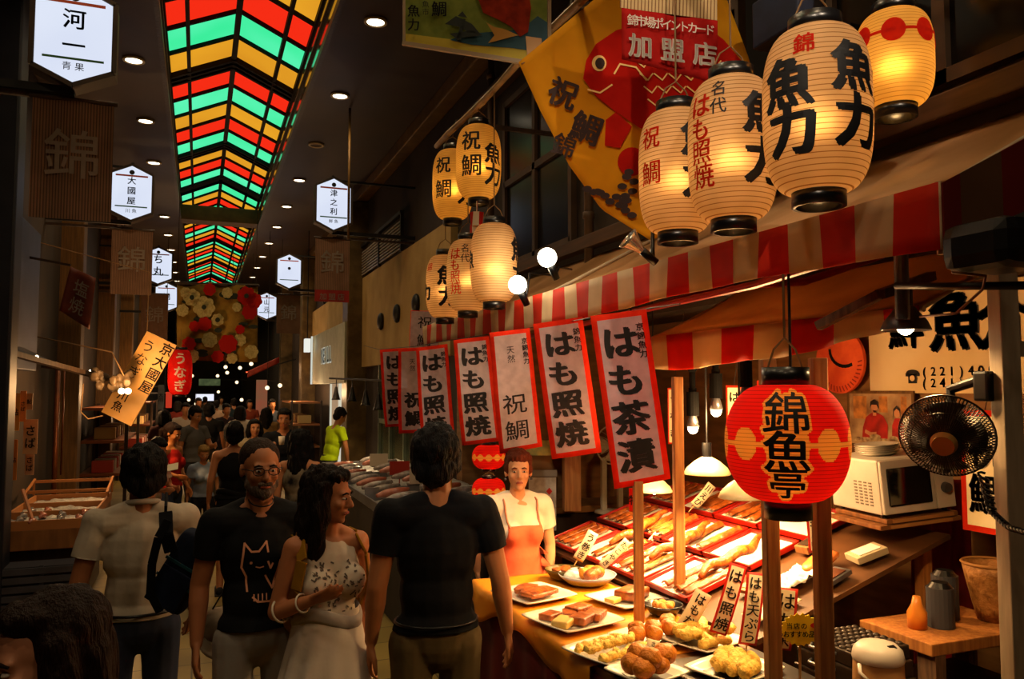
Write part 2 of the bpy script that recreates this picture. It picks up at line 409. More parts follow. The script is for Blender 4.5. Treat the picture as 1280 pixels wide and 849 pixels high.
# walls: left shop fronts, right upper storey, stall back wall, far end
bm = B(); box(bm, (XL-.1, (YN+YF)/2, ZC/2), (.2, YF-YN, ZC)); struct('wall_left', bm, m_wall_l)
bm = B(); box(bm, (XR+.1, (YN+YF)/2+3.2, 2.5+(ZC-2.5)/2), (.2, YF-YN-6.4, ZC-2.5)); box(bm, (XR+.1, 8.6+(YF-8.6)/2, 1.25), (.2, YF-8.6, 2.5))
box(bm, (XR+.1, .2, 4.2), (.2, 5.4, 2.8))
struct('wall_right', bm, m_wall_r)
bm = B(); box(bm, (3.72, 3.7, 1.25), (.2, 9.8, 2.6)); box(bm, (3.25, 8.5, 1.25), (1.1, .2, 2.6)); box(bm, (3.25, -1.2, 1.25), (1.1, .2, 2.6))
struct('wall_stall', bm, mat('tan_boards', '#8a6236', '#6f4c26', scale=3, rough=.7, stretch=(1, 1, 6)))
bm = B(); box(bm, (3.26, 3.7, 2.58), (1.05, 9.8, .06)); struct('ceiling_stall', bm, m_wood_dk)
bm = B(); box(bm, (.5, YF, ZC/2+.7), (7, .2, ZC+1.5)); box(bm, (.5, YN-.1, ZC/2+.7), (7, .2, ZC+1.5)); struct('wall_end', bm, m_wall_l)
# golden cornice where the right wall meets the ceiling, and one on the left
bm = B(); box(bm, (XR-.1, (YN+YF)/2, ZC-.09), (.2, YF-YN, .18), bevel=.02); struct('trim_1', bm, mat('worn_gilt_cornice', '#6b4e1c', '#573d15', rough=.5))
bm = B(); box(bm, (XL+.08, (YN+YF)/2, ZC-.09), (.16, YF-YN, .18), bevel=.02); struct('trim_2', bm, m_wood_dk)
# ochre storey with balcony on the right, piers below
bm = B(); box(bm, (XR-.04, 16.4, 3.2), (.1, 15, 1.6)); struct('wall_balcony', bm, m_beige)
bm = B()
for y in (14.6, 21.4, 27): box(bm, (XR-.15, y, 2.7), (.4, .55, 5.4), bevel=.02)
struct('column_right', bm, mat('mottled_marble', '#6d5a38', '#4f3f26', scale=5, rough=.35))
bm = B()
for y in (12.2, 16.6, 21, 27): box(bm, (XL+.12, y, 2.75), (.3, .35, 5.5), bevel=.02)
struct('column_left', bm, m_yellowwood)
bm = B(); box(bm, (XL+.16, 7.62, 2.75), (.34, .3, 5.5), bevel=.02); struct('column_near', bm, mat('blue_black_post', '#14161f', '#1a1c26', rough=.5))
# ceiling downlights
m_glow = emis('downlight_glow', (1, .86, .6, 1), 6)
m_ring = mat('white_ring', '#c9b890', rough=.4)
def downlight(x, y, on, label):
    t = thing('ceiling_light', label, 'light', (x, y, ZC-.02), group='recessed ceiling lights')
    bm = B(); lathe(bm, [(.085, .018), (.115, .018), (.115, -.002), (.1, -.01), (.085, 0)], seg=20); obj('frame', bm, m_ring, t, True, True)
    bm = B(); lathe(bm, [(.001, .008), (.04, .007), (.086, .002)], seg=20); obj('lens', bm, m_glow if on else mat('unlit_lens', '#4a3a28'), t, True, True)
    if on and y < 34: lamp(t, (x, y, ZC-.06), E_DOWN, (1, .72, .42), .08, spot=2.4, tgt=(x, y, 0), blend=.8)
ordn = ['nearest', 'second', 'third', 'fourth', 'fifth', 'sixth', 'seventh', 'eighth', 'ninth', 'tenth', 'eleventh', 'twelfth', 'thirteenth', 'fourteenth']
for i in range(13):
    y = 7.57+2.12*i
    downlight(1.53, y, i != 2, ('dark unlit recessed light, third along the ceiling right of the skylight' if i == 2 else '%s recessed light along the brown ceiling right of the skylight' % ordn[i]))
for i in range(14):
    y = 9.44+2.12*(i-1) if i else 7.32
    if i == 4: continue
    j = i if i < 4 else i-1
    downlight(-.74, y, True, '%s recessed light along the brown ceiling left of the skylight' % ordn[j])
for i, y in enumerate((5.45, 3.33, 1.21, -.91)):
    downlight(1.53, y, True, 'recessed light right of the skylight, %s overhead or behind the camera' % ordn[i]); downlight(-.74, y-.2, True, 'recessed light left of the skylight, %s overhead or behind the camera' % ordn[i])

# two unseen spotlights added to brighten the shop front, above and behind the camera
for x, y, tg, lab in ((.1, -.6, (1.85, 3.6, 2.35), 'black ceiling spotlight trained on the paper banners, left of the skylight'), (1.3, -.9, (2.0, 3.1, 3.0), 'black ceiling spotlight trained on the lanterns and flag, right of the skylight')):
    x = -.62 if x < 1 else x; c = V((x, y, ZC-.22)); d = (V(tg)-c).normalized()
    t = thing('added_spotlight', lab, 'light', (x, y, ZC))
    bm = B(); lathe(bm, [(.001, -.12), (.045, -.11), (.055, .06), (.05, .06), (.042, -.09), (.001, -.095)], Matrix.Translation(c) @ frame(d), 20); obj('housing', bm, m_black, t, smooth=True)
    bm = B(); cyl(bm, c, (x, y, ZC-.002), .012, seg=8); cyl(bm, (x, y, ZC-.02), (x, y, ZC-.002), .05, seg=16); obj('mount', bm, m_black, t)
    bm = B(); lathe(bm, [(.001, -.01), (.03, -.012), (.04, -.03)], Matrix.Translation(c) @ frame(d), 14); obj('bulb', bm, m_glow, t, smooth=True)
    lamp(t, c+d*.075, E_SPOT*(1 if x < 1 else .75), (1, .80, .58), .05, spot=math.radians(31), tgt=tg, blend=.55)
# ================================================================== lanterns
def lantern_paper(name, c, line, freq, trans=.55, fwd=.22):
    return stripes(name, line, c, freq, 2, .16, .8, trans, fwd=fwd)
m_washi = lantern_paper('washi_paper', '#ecc592', '#a8743e', 62)
m_washi_far = lantern_paper('warm_washi_paper', '#f0c468', '#c68f3c', 75)
m_washi_red = lantern_paper('red_washi_paper', '#ee1c10', '#b8120a', 95, .38, 0)
m_washi_gold = lantern_paper('gold_washi_paper', '#f2b048', '#b87a28', 95, .38, 0)
m_ink = mat('black_ink', '#07060a', '#0d0b10', rough=.6)
m_redink = paper('red_ink', '#d42414', .6, '#e0341c')
m_ring_blk = mat('black_lacquer', '#08080a', '#0f0e10', rough=.3, spec=.6)
m_wire = mat('thin_wire', '#2a2622', rough=.5, metal=.5)
m_cord = mat('hemp_cord', '#7a5c3c', '#6a4c2c', rough=.9)
m_filament = emis('lit_bulb', (1, .72, .34, 1), E_BULB)
def lantern(label, group, base, R, H, rc, paper_m, letters, pw=4.0, cord_to=None, energy=None, ring_h=.045, name='hanging_lantern', marks=None, ribs=True, mask=None, lcol=(1, .56, .2), ly=.42):
    """base: centre of the bottom ring. letters: (string, bearing in degrees seen from the camera, height of block centre, size, material, bold)"""
    base = V(base); t = thing(name, label, 'lantern', base, group=group)
    zb = ring_h; c = V((0, 0, zb+H/2))
    def rad(z):
        q = max(-1, min(1, (z-c.z)/(H/2))); return rc+(R-rc)*max(0, 1-abs(q)**pw)**.5
    n = 26; prof = []
    for i in range(n*3+1):
        z = zb+H*i/(n*3); z = c.z - math.cos(PI*i/(n*3))*H/2 if pw < 3 else z
        prof.append((rad(z)-(.0022 if i % 3 == 0 and ribs else 0), z))
    # finer steps where the shoulder turns
    if pw >= 3: prof = [(rad(z), z) for z in [zb+H*(.5-.5*math.cos(PI*k/60)) for k in range(61)]]
    a0 = math.atan2(-base.y, -base.x); bm = B()
    if mask:
        prof = [(rad(z), z) for z in [zb+H*(.5-.5*math.cos(PI*k/110)) for k in range(111)]]
        lathe(bm, prof, Matrix.Rotation(a0-PI, 4, 'Z'), 300); bm.faces.ensure_lookup_table()
        for f_ in bm.faces:
            m_ = f_.calc_center_median(); a_ = (math.atan2(m_.y, m_.x)-a0+PI) % (2*PI)-PI
            if abs(a_) < 2.6 and mask(a_*R, m_.z-c.z): f_.material_index = 1
        obj('paper_shade', bm, [paper_m, m_washi_gold], t, True, True)
    else:
        lathe(bm, prof, seg=48); obj('paper_shade', bm, paper_m, t, True, True)
    for nm, z0, z1 in (('bottom_ring', 0, zb+.004), ('top_ring', zb+H-.004, zb+H+ring_h)):
        bm = B(); lathe(bm, [(rc*.86, z0), (rc*1.02, z0), (rc*1.02, z1), (rc*.86, z1), (rc*.86, z0)], seg=32); obj(nm, bm, m_ring_blk, t, True, True)
    top = zb+H+ring_h
    bm = B(); hh = min(.085, (cord_to-base.z-top)*.8) if cord_to else .085; tube(bm, [(-rc, 0, top-.01), (-rc*.6, 0, top+hh*.6), (0, 0, top+hh), (rc*.6, 0, top+hh*.6), (rc, 0, top-.01)], .003, 6)
    tube(bm, [(0, 0, top+hh-.002), (0, 0, (cord_to-base.z) if cord_to else top+.2)], .0035, 6); obj('hanger', bm, m_cord if cord_to else m_wire, t, True)
    bz = zb+H*ly
    bm = B(); ell(bm, (0, 0, bz), (.022, .022, .03), seg=10, rings=8); cyl(bm, (0, 0, bz+.025), (0, 0, bz+.07), .012, seg=10); obj('bulb', bm, m_filament, t, True, True)
    lamp(t, base+V((0, 0, bz)), energy or E_LANTERN, lcol, .03)
    a0 = math.atan2(-base.y, -base.x)
    def on(ang, d=.0025):
        def f(u, v):
            z = c.z+v; a = a0+math.radians(ang)+u/R; r = rad(z)+d
            return V((r*math.cos(a), r*math.sin(a), z))
        return f
    by = {}
    for s, ang, v, size, m, bold, *sq in letters:
        key = (m, round(ang/24)); size *= 1 if mask else 1.1; bold *= 1 if mask else 1.45 if bold > .02 else 1.2
        if key not in by: by[key] = B()
        text(by[key], s, on(ang, .003), size, 0, v, bold, cut=.03, squeeze=sq[0] if sq else 1)
    for (m, _), b in by.items():
        lo = obj('lettering', b, m, t, True)
        if len(by) > 1: lo['label'] = 'red lettering' if m == m_redink else 'black lettering'
    if marks: marks(t, on)
    return t
RX = 1.75                                              # the bamboo rail runs along the street at this offset
def rail_y(zc): return (zc-RX*FW.x/math.cos(PITCH))/math.cos(YAW)
bm = B()
ya, yb = rail_y(1.7), rail_y(6.35)
tube(bm, [(RX+.01*math.sin(k*1.3), ya+(yb-ya)*k/14, 3.96) for k in range(15)], [.02+.004*(k % 2) for k in range(15)], 10)
single('hanging_pole', bm, mat('old_bamboo', '#a07a4a', '#7c5a32', scale=8, rough=.5), 'bamboo pole along the street carrying the paper lanterns', 'pole', (RX, (ya+yb)/2, 3.96), smooth=True)
for y, nm in ((ya+.3, 'nearest'), ((ya+yb)/2, 'middle'), (yb-.5, 'farthest')):
    bm = B(); bar(bm, (RX, y, 4.002), (XR, y, 4.002), .03, .03); single('hanging_rail_bracket', bm, m_wood_dk, 'dark wooden arm on the facade holding the bamboo pole, %s of three' % nm, 'bracket', (XR, y, 4.002))
LG = 'white paper lanterns on the bamboo pole'
def row(px, zc, ytop, H): # px, depth; bottom ring height
    p = W(px, 300, zc); return (RX, rail_y(zc), ytop-H)
LB = [
 ('large white paper lantern nearest, with two black columns of letters and a small red one', 2.41, .50, .160, [('魚', -31, .055, .15, m_ink, .035), ('力', -27, -.085, .15, m_ink, .035), ('錦', -12, .165, .062, m_redink, .02), ('魚', 43, .088, .145, m_ink, .035), ('力', 46, -.072, .15, m_ink, .035), ('魚', 120, .08, .14, m_ink, .035)], 3.1),
 ('white paper lantern in the middle of the three large ones, long red lettering and black 魚力', 2.80, .50, .155, [('は', -44, .135, .085, m_redink, .02), ('も', -43, .05, .08, m_redink, .02), ('照', -42, -.03, .082, m_redink, .012), ('焼', -40, -.115, .085, m_redink, .012), ('名代', -17, .15, .055, m_ink, .012), ('魚', 41, .09, .14, m_ink, .035), ('力', 44, -.075, .15, m_ink, .035)], 3.1),
 ('white paper lantern farthest of the three large ones, red 祝鯛 on its left', 3.13, .48, .150, [('祝', -42, .115, .085, m_redink, .015), ('鯛', -41, -.025, .09, m_redink, .012), ('魚', 35, .10, .14, m_ink, .035), ('力', 36, -.06, .14, m_ink, .035)], 3.1),
 ('blank faced paper lantern right of the lower far trio', 5.10, .50, .152, [('魚', 75, .08, .15, m_ink, .03), ('力', 78, -.08, .15, m_ink, .03), ('魚', -80, .02, .12, m_ink, .03)], 3.06),
 ('paper lantern in the middle of the lower far trio, red lettering showing', 5.60, .50, .150, [('は', -38, .14, .085, m_redink, .015), ('も', -37, .06, .08, m_redink, .015), ('照', -36, -.02, .08, m_redink, .01), ('焼', -35, -.1, .085, m_redink, .01), ('名代', -8, .14, .06, m_ink, .01), ('魚', 50, .05, .14, m_ink, .03)], 3.05),
 ('paper lantern leftmost of the lower far trio, black 魚力 on its face', 6.12, .48, .148, [('魚', 5, .07, .14, m_ink, .03), ('力', 8, -.09, .14, m_ink, .03), ('錦', -55, .14, .06, m_redink, .01), ('力', -70, -.05, .12, m_ink, .03)], 3.03),
 ('yellow glowing lantern right of the upper far pair, black 祝鯛 and 魚力', 5.39, .50, .155, [('祝', -21, .115, .13, m_ink, .02), ('鯛', -19, -.055, .14, m_ink, .015), ('魚', 40, .03, .13, m_ink, .025), ('力', 43, -.11, .14, m_ink, .025)], 3.80),
 ('yellow glowing lantern left of the upper far pair, partly hidden', 5.95, .52, .152, [('祝', -30, .12, .12, m_ink, .02), ('鯛', -28, -.06, .13, m_ink, .015), ('魚', 40, .05, .13, m_ink, .025), ('力', 42, -.1, .14, m_ink, .025)], 3.80),
]
for i, (lab, zc, H, R, lt, ztop) in enumerate(LB):
    lantern(lab, LG, (RX, rail_y(zc), ztop-H-.045), R, H, .078 if i < 3 else .07, m_washi if i < 6 else m_washi_far, lt, cord_to=3.928, energy=E_LANTERN*(1 if i < 6 else 1.25), pw=3.2)
# two bead-patterned lanterns by the facade
def beads(t, on):
    bm = B(); f = on(0)
    for k in range(-3, 4):
        shape(bm, circ(k*.125, .07, .043, .046), f, .02)
    shape(bm, rect(-.45, .064, .45, .076), f, .02)
    obj('bead_pattern', bm, m_redink, t, True)
DX = 2.46; dzc = 3.0; dy = (dzc-DX*math.sin(YAW))/math.cos(YAW)
lantern('yellow lantern with a chain of red discs, lower of two by the wall', 'disc patterned lanterns', (DX, dy, 3.035), .14, .36, .075, m_washi_far, [], 3.0, cord_to=3.52, energy=E_LANTERN*1.2, marks=beads)
lantern('yellow lantern cut by the top edge, upper of two by the wall', 'disc patterned lanterns', (DX, dy, 3.55), .14, .36, .075, m_washi_far, [], 3.0, cord_to=4.4, energy=E_LANTERN*1.2, marks=beads)
bm = B(); bar(bm, (DX-.1, dy, 4.42), (XR, dy, 4.42), .05, .05); single('hanging_arm_bracket', bm, m_wood_dk, 'short dark arm on the facade above the disc lanterns', 'bracket', (XR, dy, 4.42))
# the round red lantern in front of the stall
m_gold = paper('pale_gold_paint', '#f0b050', .35, '#e09a3c')
RL = [('錦', .118, 0, .088, 1.12), ('魚', .112, 0, -.012, 1.15), ('亭', .095, 0, -.098, 1.2)]
_in = inside('', RL, .0105)
def red_mask(u, v):
    if abs(v-.003) < .007: return True
    for k in (-2, -1, 0, 1, 2):
        if ((u-k*.118)/(.038 if k else .060))**2+((v-.003)/(.045 if k else .060))**2 < 1: return True
    return _in(u, v)
rz = 2.28; RXR = 1.555; ry = (rz-RXR*math.sin(YAW))/math.cos(YAW)
lantern('round red lantern with gold discs and three black letters', None, (RXR, ry, 1.638), .170, .325, .064, m_washi_red,
        [('錦', 0, .088, .118, m_ink, .014, 1.12), ('魚', 0, -.012, .112, m_ink, .02, 1.15), ('亭', 0, -.098, .095, m_ink, .02, 1.2)], 2.1, cord_to=2.33, energy=4.0, mask=red_mask, ring_h=.05, lcol=(1, .6, .28))
# small red lanterns stacked behind the shopkeeper's shoulder
def small_mask(u, v): return abs(v) < .006 or any((u-k*.062)**2+v*v < .023**2 for k in range(-4, 5))
p = W(611, 590, 5.6)
for k, nm in enumerate(('upper', 'lower', 'lowest')):
    lantern('small round red lantern with pale discs, %s of a vertical string' % nm, 'small red lanterns', (p.x, p.y, p.z+.005-.232*k), .118, .165, .05, m_washi_red, [], 2.1, cord_to=p.z+.5 if k == 0 else p.z+.005-.232*(k-1)-.006, energy=.9, mask=small_mask, ring_h=.018)
# red lantern down the street
p = W(225, 468, 14)
def far_marks(t, on):
    bm = B(); f = on(0, .004); text(bm, 'うなぎ', f, .22, 0, 0, .03, cut=.06); obj('lettering', bm, paper('white_paint', '#f0dcc8', .3), t, True)
lantern('tall red lantern with white lettering down the street', None, (p.x, p.y, p.z-.40), .2, .78, .11, m_washi_red, [], 3.2, cord_to=p.z+.8, energy=3.0, marks=far_marks)
# small red and white paper charm between the far lanterns
q = W(596, 270, 5.3); bm = B(); cyl(bm, q-V((0, 0, .07)), q+V((0, 0, .02)), .04, .05, 8); box(bm, q-V((0, 0, .09)), (.09, .02, .05)); tube(bm, [q, q+V((0, 0, .1))], .004, 6)
single('hanging_charm', bm, stripes('red_white_charm', '#c8281a', '#f0d8b0', 14, 0, .5, .7, .3), 'little red and white charm between the upper and lower far lanterns', 'charm', q)
# ================================================================== striped awnings
m_aw = stripes('red_white_awning', '#e0341a', '#e8caa0', 1/.305, 1, .5, .75, .38)
m_aw2 = stripes('red_white_inner_awning', '#e0341a', '#e8caa0', 1/.46, 1, .5, .75, .38)
m_awroof = paper('beige_awning_canvas', '#c89c6c', .45, '#a87e50', 2)
m_redpipe = mat('red_painted_pipe', '#a81c14', '#8c1610', rough=.4)
m_aws = stripes('awning_side_shaded_stripes', '#6a140c', '#5e3e26', 3.0, 0, .5, .75)  # shade on the awning sides is put into darker stripe colours
AX0 = 1.9; YA0 = 1.6; YA1 = 7.1
aw = thing('striped_awning', 'long red and white striped awning along the shop front', 'awning', (XR, (YA0+YA1)/2, 2.4))
bm = B()
sheet(bm, lambda u, v: V((AX0-.012*math.sin(u*55)*(1-v), YA0+(YA1-YA0)*u, 2.385+.02*math.sin(u*9)*(1-v)+.19*v)), 110, 4, .004); obj('valance', bm, m_aw, aw, smooth=True)
bm = B(); sheet(bm, lambda u, v: V((AX0+(XR-AX0)*v, YA0+(YA1-YA0)*u, 2.575+.45*v-.05*math.sin(PI*v)-.02*abs(math.sin(u*9*PI))*math.sin(PI*v))), 60, 10, .006); obj('canopy', bm, m_awroof, aw, smooth=True)
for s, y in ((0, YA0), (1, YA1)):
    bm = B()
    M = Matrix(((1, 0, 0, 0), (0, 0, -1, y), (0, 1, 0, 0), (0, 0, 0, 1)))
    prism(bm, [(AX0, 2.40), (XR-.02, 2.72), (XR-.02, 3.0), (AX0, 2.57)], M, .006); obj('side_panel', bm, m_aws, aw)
bm = B(); cyl(bm, (AX0+.02, YA0, 2.56), (AX0+.02, YA1, 2.56), .012, seg=10); 
for y in (YA0+.02, (YA0+YA1)/2, YA1-.02): cyl(bm, (AX0+.02, y, 2.56), (XR, y, 3.02), .012, seg=8)
cyl(bm, (AX0+.02, YA0+.02, 2.375), (AX0+.02, YA0+.02, 2.58), .014, seg=8)
obj('frame', bm, mat('pale_pipe', '#b8a488', rough=.4), aw)
bm = B(); tube(bm, [(2.12, 5.2, 2.36), (2.08, 3.6, 2.40), (2.02, 2.55, 2.41), (1.96, 1.95, 2.44)], .016, 8); tube(bm, [(2.02, 2.55, 2.41), (2.3, 2.6, 2.44), (2.8, 2.6, 2.60)], .016, 8); tube(bm, [(2.08, 3.6, 2.40), (2.8, 3.65, 2.6)], .014, 8); obj('support_pipe', bm, m_redpipe, aw)
BX0 = 2.2; YB_0 = 1.95; YB_1 = 3.62
ab = thing('inner_awning', 'short red and white awning tucked under the long one', 'awning', (XR, (YB_0+YB_1)/2, 2.1))
bm = B()
sheet(bm, lambda u, v: V((BX0-.012*math.sin(u*40)*(1-v), YB_0+(YB_1-YB_0)*u, (2.20-.095*min(1, u*1.6)+.01*math.sin(u*13))*(1-v)+v*2.275)), 60, 4, .004); obj('valance', bm, m_aw2, ab, smooth=True)
bm = B(); sheet(bm, lambda u, v: V((BX0+(XR-BX0+.1)*v, YB_0+(YB_1-YB_0)*u, 2.277+.36*v-.03*math.sin(PI*v))), 30, 8, .006); obj('canopy', bm, m_awroof, ab, smooth=True)
bm = B(); cyl(bm, (BX0+.02, YB_0, 2.265), (BX0+.02, YB_1, 2.265), .01, seg=8)
for y in (YB_0+.02, YB_1-.02): cyl(bm, (BX0+.02, y, 2.265), (XR, y, 2.55), .01, seg=8)
obj('frame', bm, MATS['pale_pipe'], ab)
a, b = W(1022, 408, 2.7), W(1100, 368, 2.55)
bm = B(); bar(bm, a, b, .035, .03, bevel=.004); bar(bm, b, b+V((.4, .15, .1)), .03, .03); single('hanging_strut', bm, mat('grey_weathered_wood', '#6a4c34', '#4a3424', scale=8, rough=.8, stretch=(8, 8, 1)), 'short weathered wooden strut under the striped awnings', 'strut', b)
# ================================================================== paper banners hung on a line
m_bred = paper('red_paper', '#f23c1c', .45, '#e43216'); m_bwhite = paper('white_paper', '#e2d8d4', .5, '#cfc4c0'); m_bink = mat('brush_ink', '#140d09', '#1c120c', rough=.7)
def banner(label, tl, tr, br, bl, zc, main, side=None, curve=.02, red=.105, name='hanging_banner', mw=None, size=None, sub=None, group='paper price banners on a line', msq=1, bold=.045):
    P = [W(x, y, z) for (x, y), z in zip((tl, tr, br, bl), (zc, zc-.02, zc-.02, zc))]
    h = ((P[0]-P[3]).length+(P[1]-P[2]).length)/2; w = ((P[0]-P[1]).length+(P[3]-P[2]).length)/2
    n = (P[1]-P[0]).cross(P[3]-P[0]).normalized(); n = -n if n.dot(CP-P[0]) < 0 else n
    def f(u, v, d=0):      # u in 0..1 right, v in 0..1 up
        p = (P[3]*(1-u)+P[2]*u)*(1-v)+(P[0]*(1-u)+P[1]*u)*v
        return p+n*(curve*math.sin(PI*1.3*v+.4)+.006*math.sin(5*v+3*u)+d)
    t = thing(name, label, 'banner', (P[0]+P[1])/2, group=group)
    bm = B(); sheet(bm, lambda u, v: f(u, v), 6, 18, .0015); obj('paper', bm, m_bred, t, smooth=True)
    e = red*w/w; bm = B(); ey = red*w/h
    sheet(bm, lambda u, v: f(e+(1-2*e)*u, ey+(1-2*ey)*v, .003), 6, 18); obj('panel', bm, m_bwhite, t, smooth=True)
    g = lambda u, v: f(.5+u/w, .5+v/h, .0055)
    bm = B(); k = len(main); sz = size or (h*.86/k/1.0); off = -.035*w if side else 0
    for i, ch in enumerate(main):
        if ch == ' ': continue
        text(bm, ch, g, sz*(.92 if k == 4 else 1), off, (h*.93/k)*((k-1)/2-i)*.94, bold, cut=.04, squeeze=msq*min(1.2, w*.74/sz))
    if side: text(bm, side, g, w*.15, w*.34, h*.44-w*.09*len(side), .02, cut=.05)
    if sub: text(bm, sub, g, w*.2, -.02*w, h*.30, .0, cut=.05)
    obj('lettering', bm, m_bink, t)
    return t
banner('red edged paper banner はも茶漬, nearest and largest of the row', (738, 395), (808, 386), (838, 598), (768, 611), 3.47, 'はも茶漬', '京錦魚力')
banner('red edged paper banner はも照焼, next after the nearest', (666, 405), (728, 396), (752, 565), (690, 574), 4.1, 'はも照焼', '錦魚力')
banner('paper banner in thin brush letters 祝鯛 under small 天然', (611, 416), (662, 410), (678, 558), (625, 567), 4.75, '  祝鯛', '京錦魚力', sub='天然', bold=.005, size=.135)
banner('red edged paper banner はも照焼 right behind the thin lettered one', (566, 425), (611, 420), (626, 551), (578, 557), 5.4, 'はも照焼', '錦魚力')
banner('red edged paper banner はも照焼 above the dark haired man', (519, 435), (559, 430), (569, 548), (528, 556), 6.2, 'はも照焼', '錦魚力')
banner('paper banner with 天然 over bold letters, second from the far end', (497, 436), (533, 434), (541, 540), (499, 542), 6.9, '  祝鯛', None, sub='天然', size=.15)
banner('red edged paper banner はも照焼 at the far end of the row', (474, 437), (508, 435), (514, 532), (482, 534), 7.6, 'はも照焼', None)
bm = B(); pts = [W(808, 386, 3.47), W(735, 398, 3.9), W(662, 410, 4.75), W(566, 425, 5.4), W(519, 433, 6.2), W(474, 437, 7.6)]
tube(bm, [W(850, 380, 3.0)]+pts+[W(455, 432, 8.3)], .003, 6); single('hanging_line', bm, m_wire, 'thin line the paper banners hang from', 'line', pts[2])
banner('pale paper notice 祝鯛 on the ochre wall behind the lanterns', (513, 388), (550, 389), (548, 440), (512, 440), 9.0, '祝鯛', None, red=.02, group=None, bold=.01, size=.14)
# ================================================================== lit street signs with bamboo blinds
m_sign = emis('sign_glow', (.80, .86, 1, 1), E_SIGN, (.72, .78, .95, 1), 2); m_sframe = mat('sign_case', '#3a2a1a', '#2a1e12', rough=.5)
m_sred = mat('sign_red_line', '#c2502c'); m_sgreen = mat('sign_green_line', '#2f6a34')
m_blind = stripes('bamboo_blind', '#7c5c46', '#523c2e', 60, 0, .6, .8, 0, .4)
m_blind_t = mat('blind_letter', '#75675a', '#665a4e', rough=.7)
def sign(label, x, y, z, w, h, chars, foot, side, size=.13, turn=0, dot=False):
    """x, y, z: centre of the face; side -1 hangs from the left wall, +1 from the right"""
    t = thing('hanging_sign', label, 'sign', (x, y, z), turn, group='lit shop name signs')
    a = h*.16; P = [(-w/2, -h/2+a), (0, -h/2), (w/2, -h/2+a), (w/2, h/2-a), (0, h/2), (-w/2, h/2-a)]
    MF = Matrix(((1, 0, 0, 0), (0, 0, 1, -.08), (0, 1, 0, 0), (0, 0, 0, 1)))
    bm = B(); prism(bm, [(px*1.1, pz*1.07) for px, pz in P], MF @ Matrix.Translation((0, 0, .012)), .16); 
    for i in range(6):
        p, q = P[i], P[(i+1) % 6]; bar(bm, (p[0]*1.07, -.08, p[1]*1.05), (q[0]*1.07, -.08, q[1]*1.05), .03, .03)
    obj('case', bm, m_sframe, t, True)
    bm = B(); prism(bm, P, MF @ Matrix.Translation((0, 0, -.002)), .012); obj('lit_panel', bm, m_sign, t, True)
    f = lambda u, v: V((u, -.085, v))
    bm = B(); n = len(chars); text(bm, chars, f, size, 0, .028 if n > 2 else .01, .02, pitch=1.25)
    if foot: text(bm, foot, f, .055, 0, -h/2+a*1.05, .01, vertical=False, pitch=1.3)
    if dot: shape(bm, circ(0, .06, .03), f)
    shape(bm, circ(0, h/2-a*.75, .03), f)
    obj('lettering', bm, m_ink, t, True)
    bm = B(); shape(bm, rect(-w*.4, h/2-a*1.25, w*.4, h/2-a*1.05), f); obj('upper_line', bm, m_sred, t, True)
    bm = B(); shape(bm, rect(-w*.4, -h/2+a*1.45, w*.4, -h/2+a*1.6), f); obj('lower_line', bm, m_sgreen, t, True)
    xw = (XL if side < 0 else XR)-x
    bm = B(); bar(bm, (0, .02, -h/2-.02), (xw, .02, -h/2-.02), .04, .05); bar(bm, (0, .02, h/2), (xw, .02, h/2+.0), .03, .03); cyl(bm, (0, .0, h/2-.05), (0, .0, h/2+.06), .02, seg=8); obj('bracket_arm', bm, m_black, t, True)
def blind(label, x, y, z, w, h, side, red=None, turn=0, letters=True):
    """z: top of the blind"""
    t = thing('hanging_bamboo_blind', label, 'blind', (x, y, z), turn, group='bamboo blinds under the signs')
    bm = B(); sheet(bm, lambda u, v: V((-w/2+w*u, .006*math.sin(9*u), -h*v)), 12, 8, .006); obj('slat_panel', bm, m_blind, t, True)
    f = lambda u, v: V((u, -.012, v))
    if letters:
        bm = B(); text(bm, '錦', f, w*.72, 0, -h*.45, .01, cut=.08); obj('lettering', bm, m_blind_t, t, True)
    bm = B(); xw = (XL if side < 0 else XR)-x; cyl(bm, (-w/2-.02, 0, .01), (w/2+.02, 0, .01), .015, seg=8)
    bar(bm, (0, .02, .02), (xw, .02, .02), .03, .03); obj('top_rod', bm, m_wood_dk, t, True)
    if red:
        bm = B(); sheet(bm, lambda u, v: V((-w/2+w*u, -.008, -h-.0+.0-.16*v)), 4, 2, .004); rp = obj('red_strip', bm, mat('faded_red_cloth', '#8c1c14', '#7a160f', rough=.8), t, True)
        bm = B(); text(bm, red, lambda u, v: V((u, -.014, v)), .1, 0, -h-.09, .01, vertical=False, pitch=1.2); obj('lettering', bm, m_blind_t, t, True)
sg = W(95, 49, 5.1); sign('big lit sign 河一 with 青果 below, top left nearest', sg.x, sg.y, sg.z, .43, .63, '河一', '青果', -1, .135)
sg = W(165, 243, 9.9); sign('lit sign 大國屋 on the left, second from the camera', sg.x, sg.y, sg.z, .45, .67, '大國屋', '川魚', -1, .10)
sg = W(198, 333, 15); sign('lit sign on the left, third from the camera', sg.x, sg.y, sg.z, .46, .67, 'ち丸', None, -1, .18)
sg = W(208, 372, 19); sign('lit sign on the left, fourth and last from the camera', sg.x, sg.y, sg.z, .46, .67, '錦', None, -1, .18)
sg = W(416, 257, 10.9); sign('lit sign 津之利 on the right, nearest of that side', sg.x, sg.y, sg.z, .45, .70, '津之利', '鮮魚', 1, .10)
sg = W(361, 340, 16.2); sign('lit sign with one round dot, second on the right', sg.x, sg.y, sg.z, .45, .68, '', None, 1, .1, dot=True)
sg = W(333, 383, 21); sign('lit sign on the right, farthest of that side', sg.x, sg.y, sg.z, .48, .68, '山元', None, 1, .15)
q = W(93, 127, 5.1); blind('wide bamboo blind with grey 錦 under the nearest left sign', q.x, q.y, q.z, .46, .76, -1)
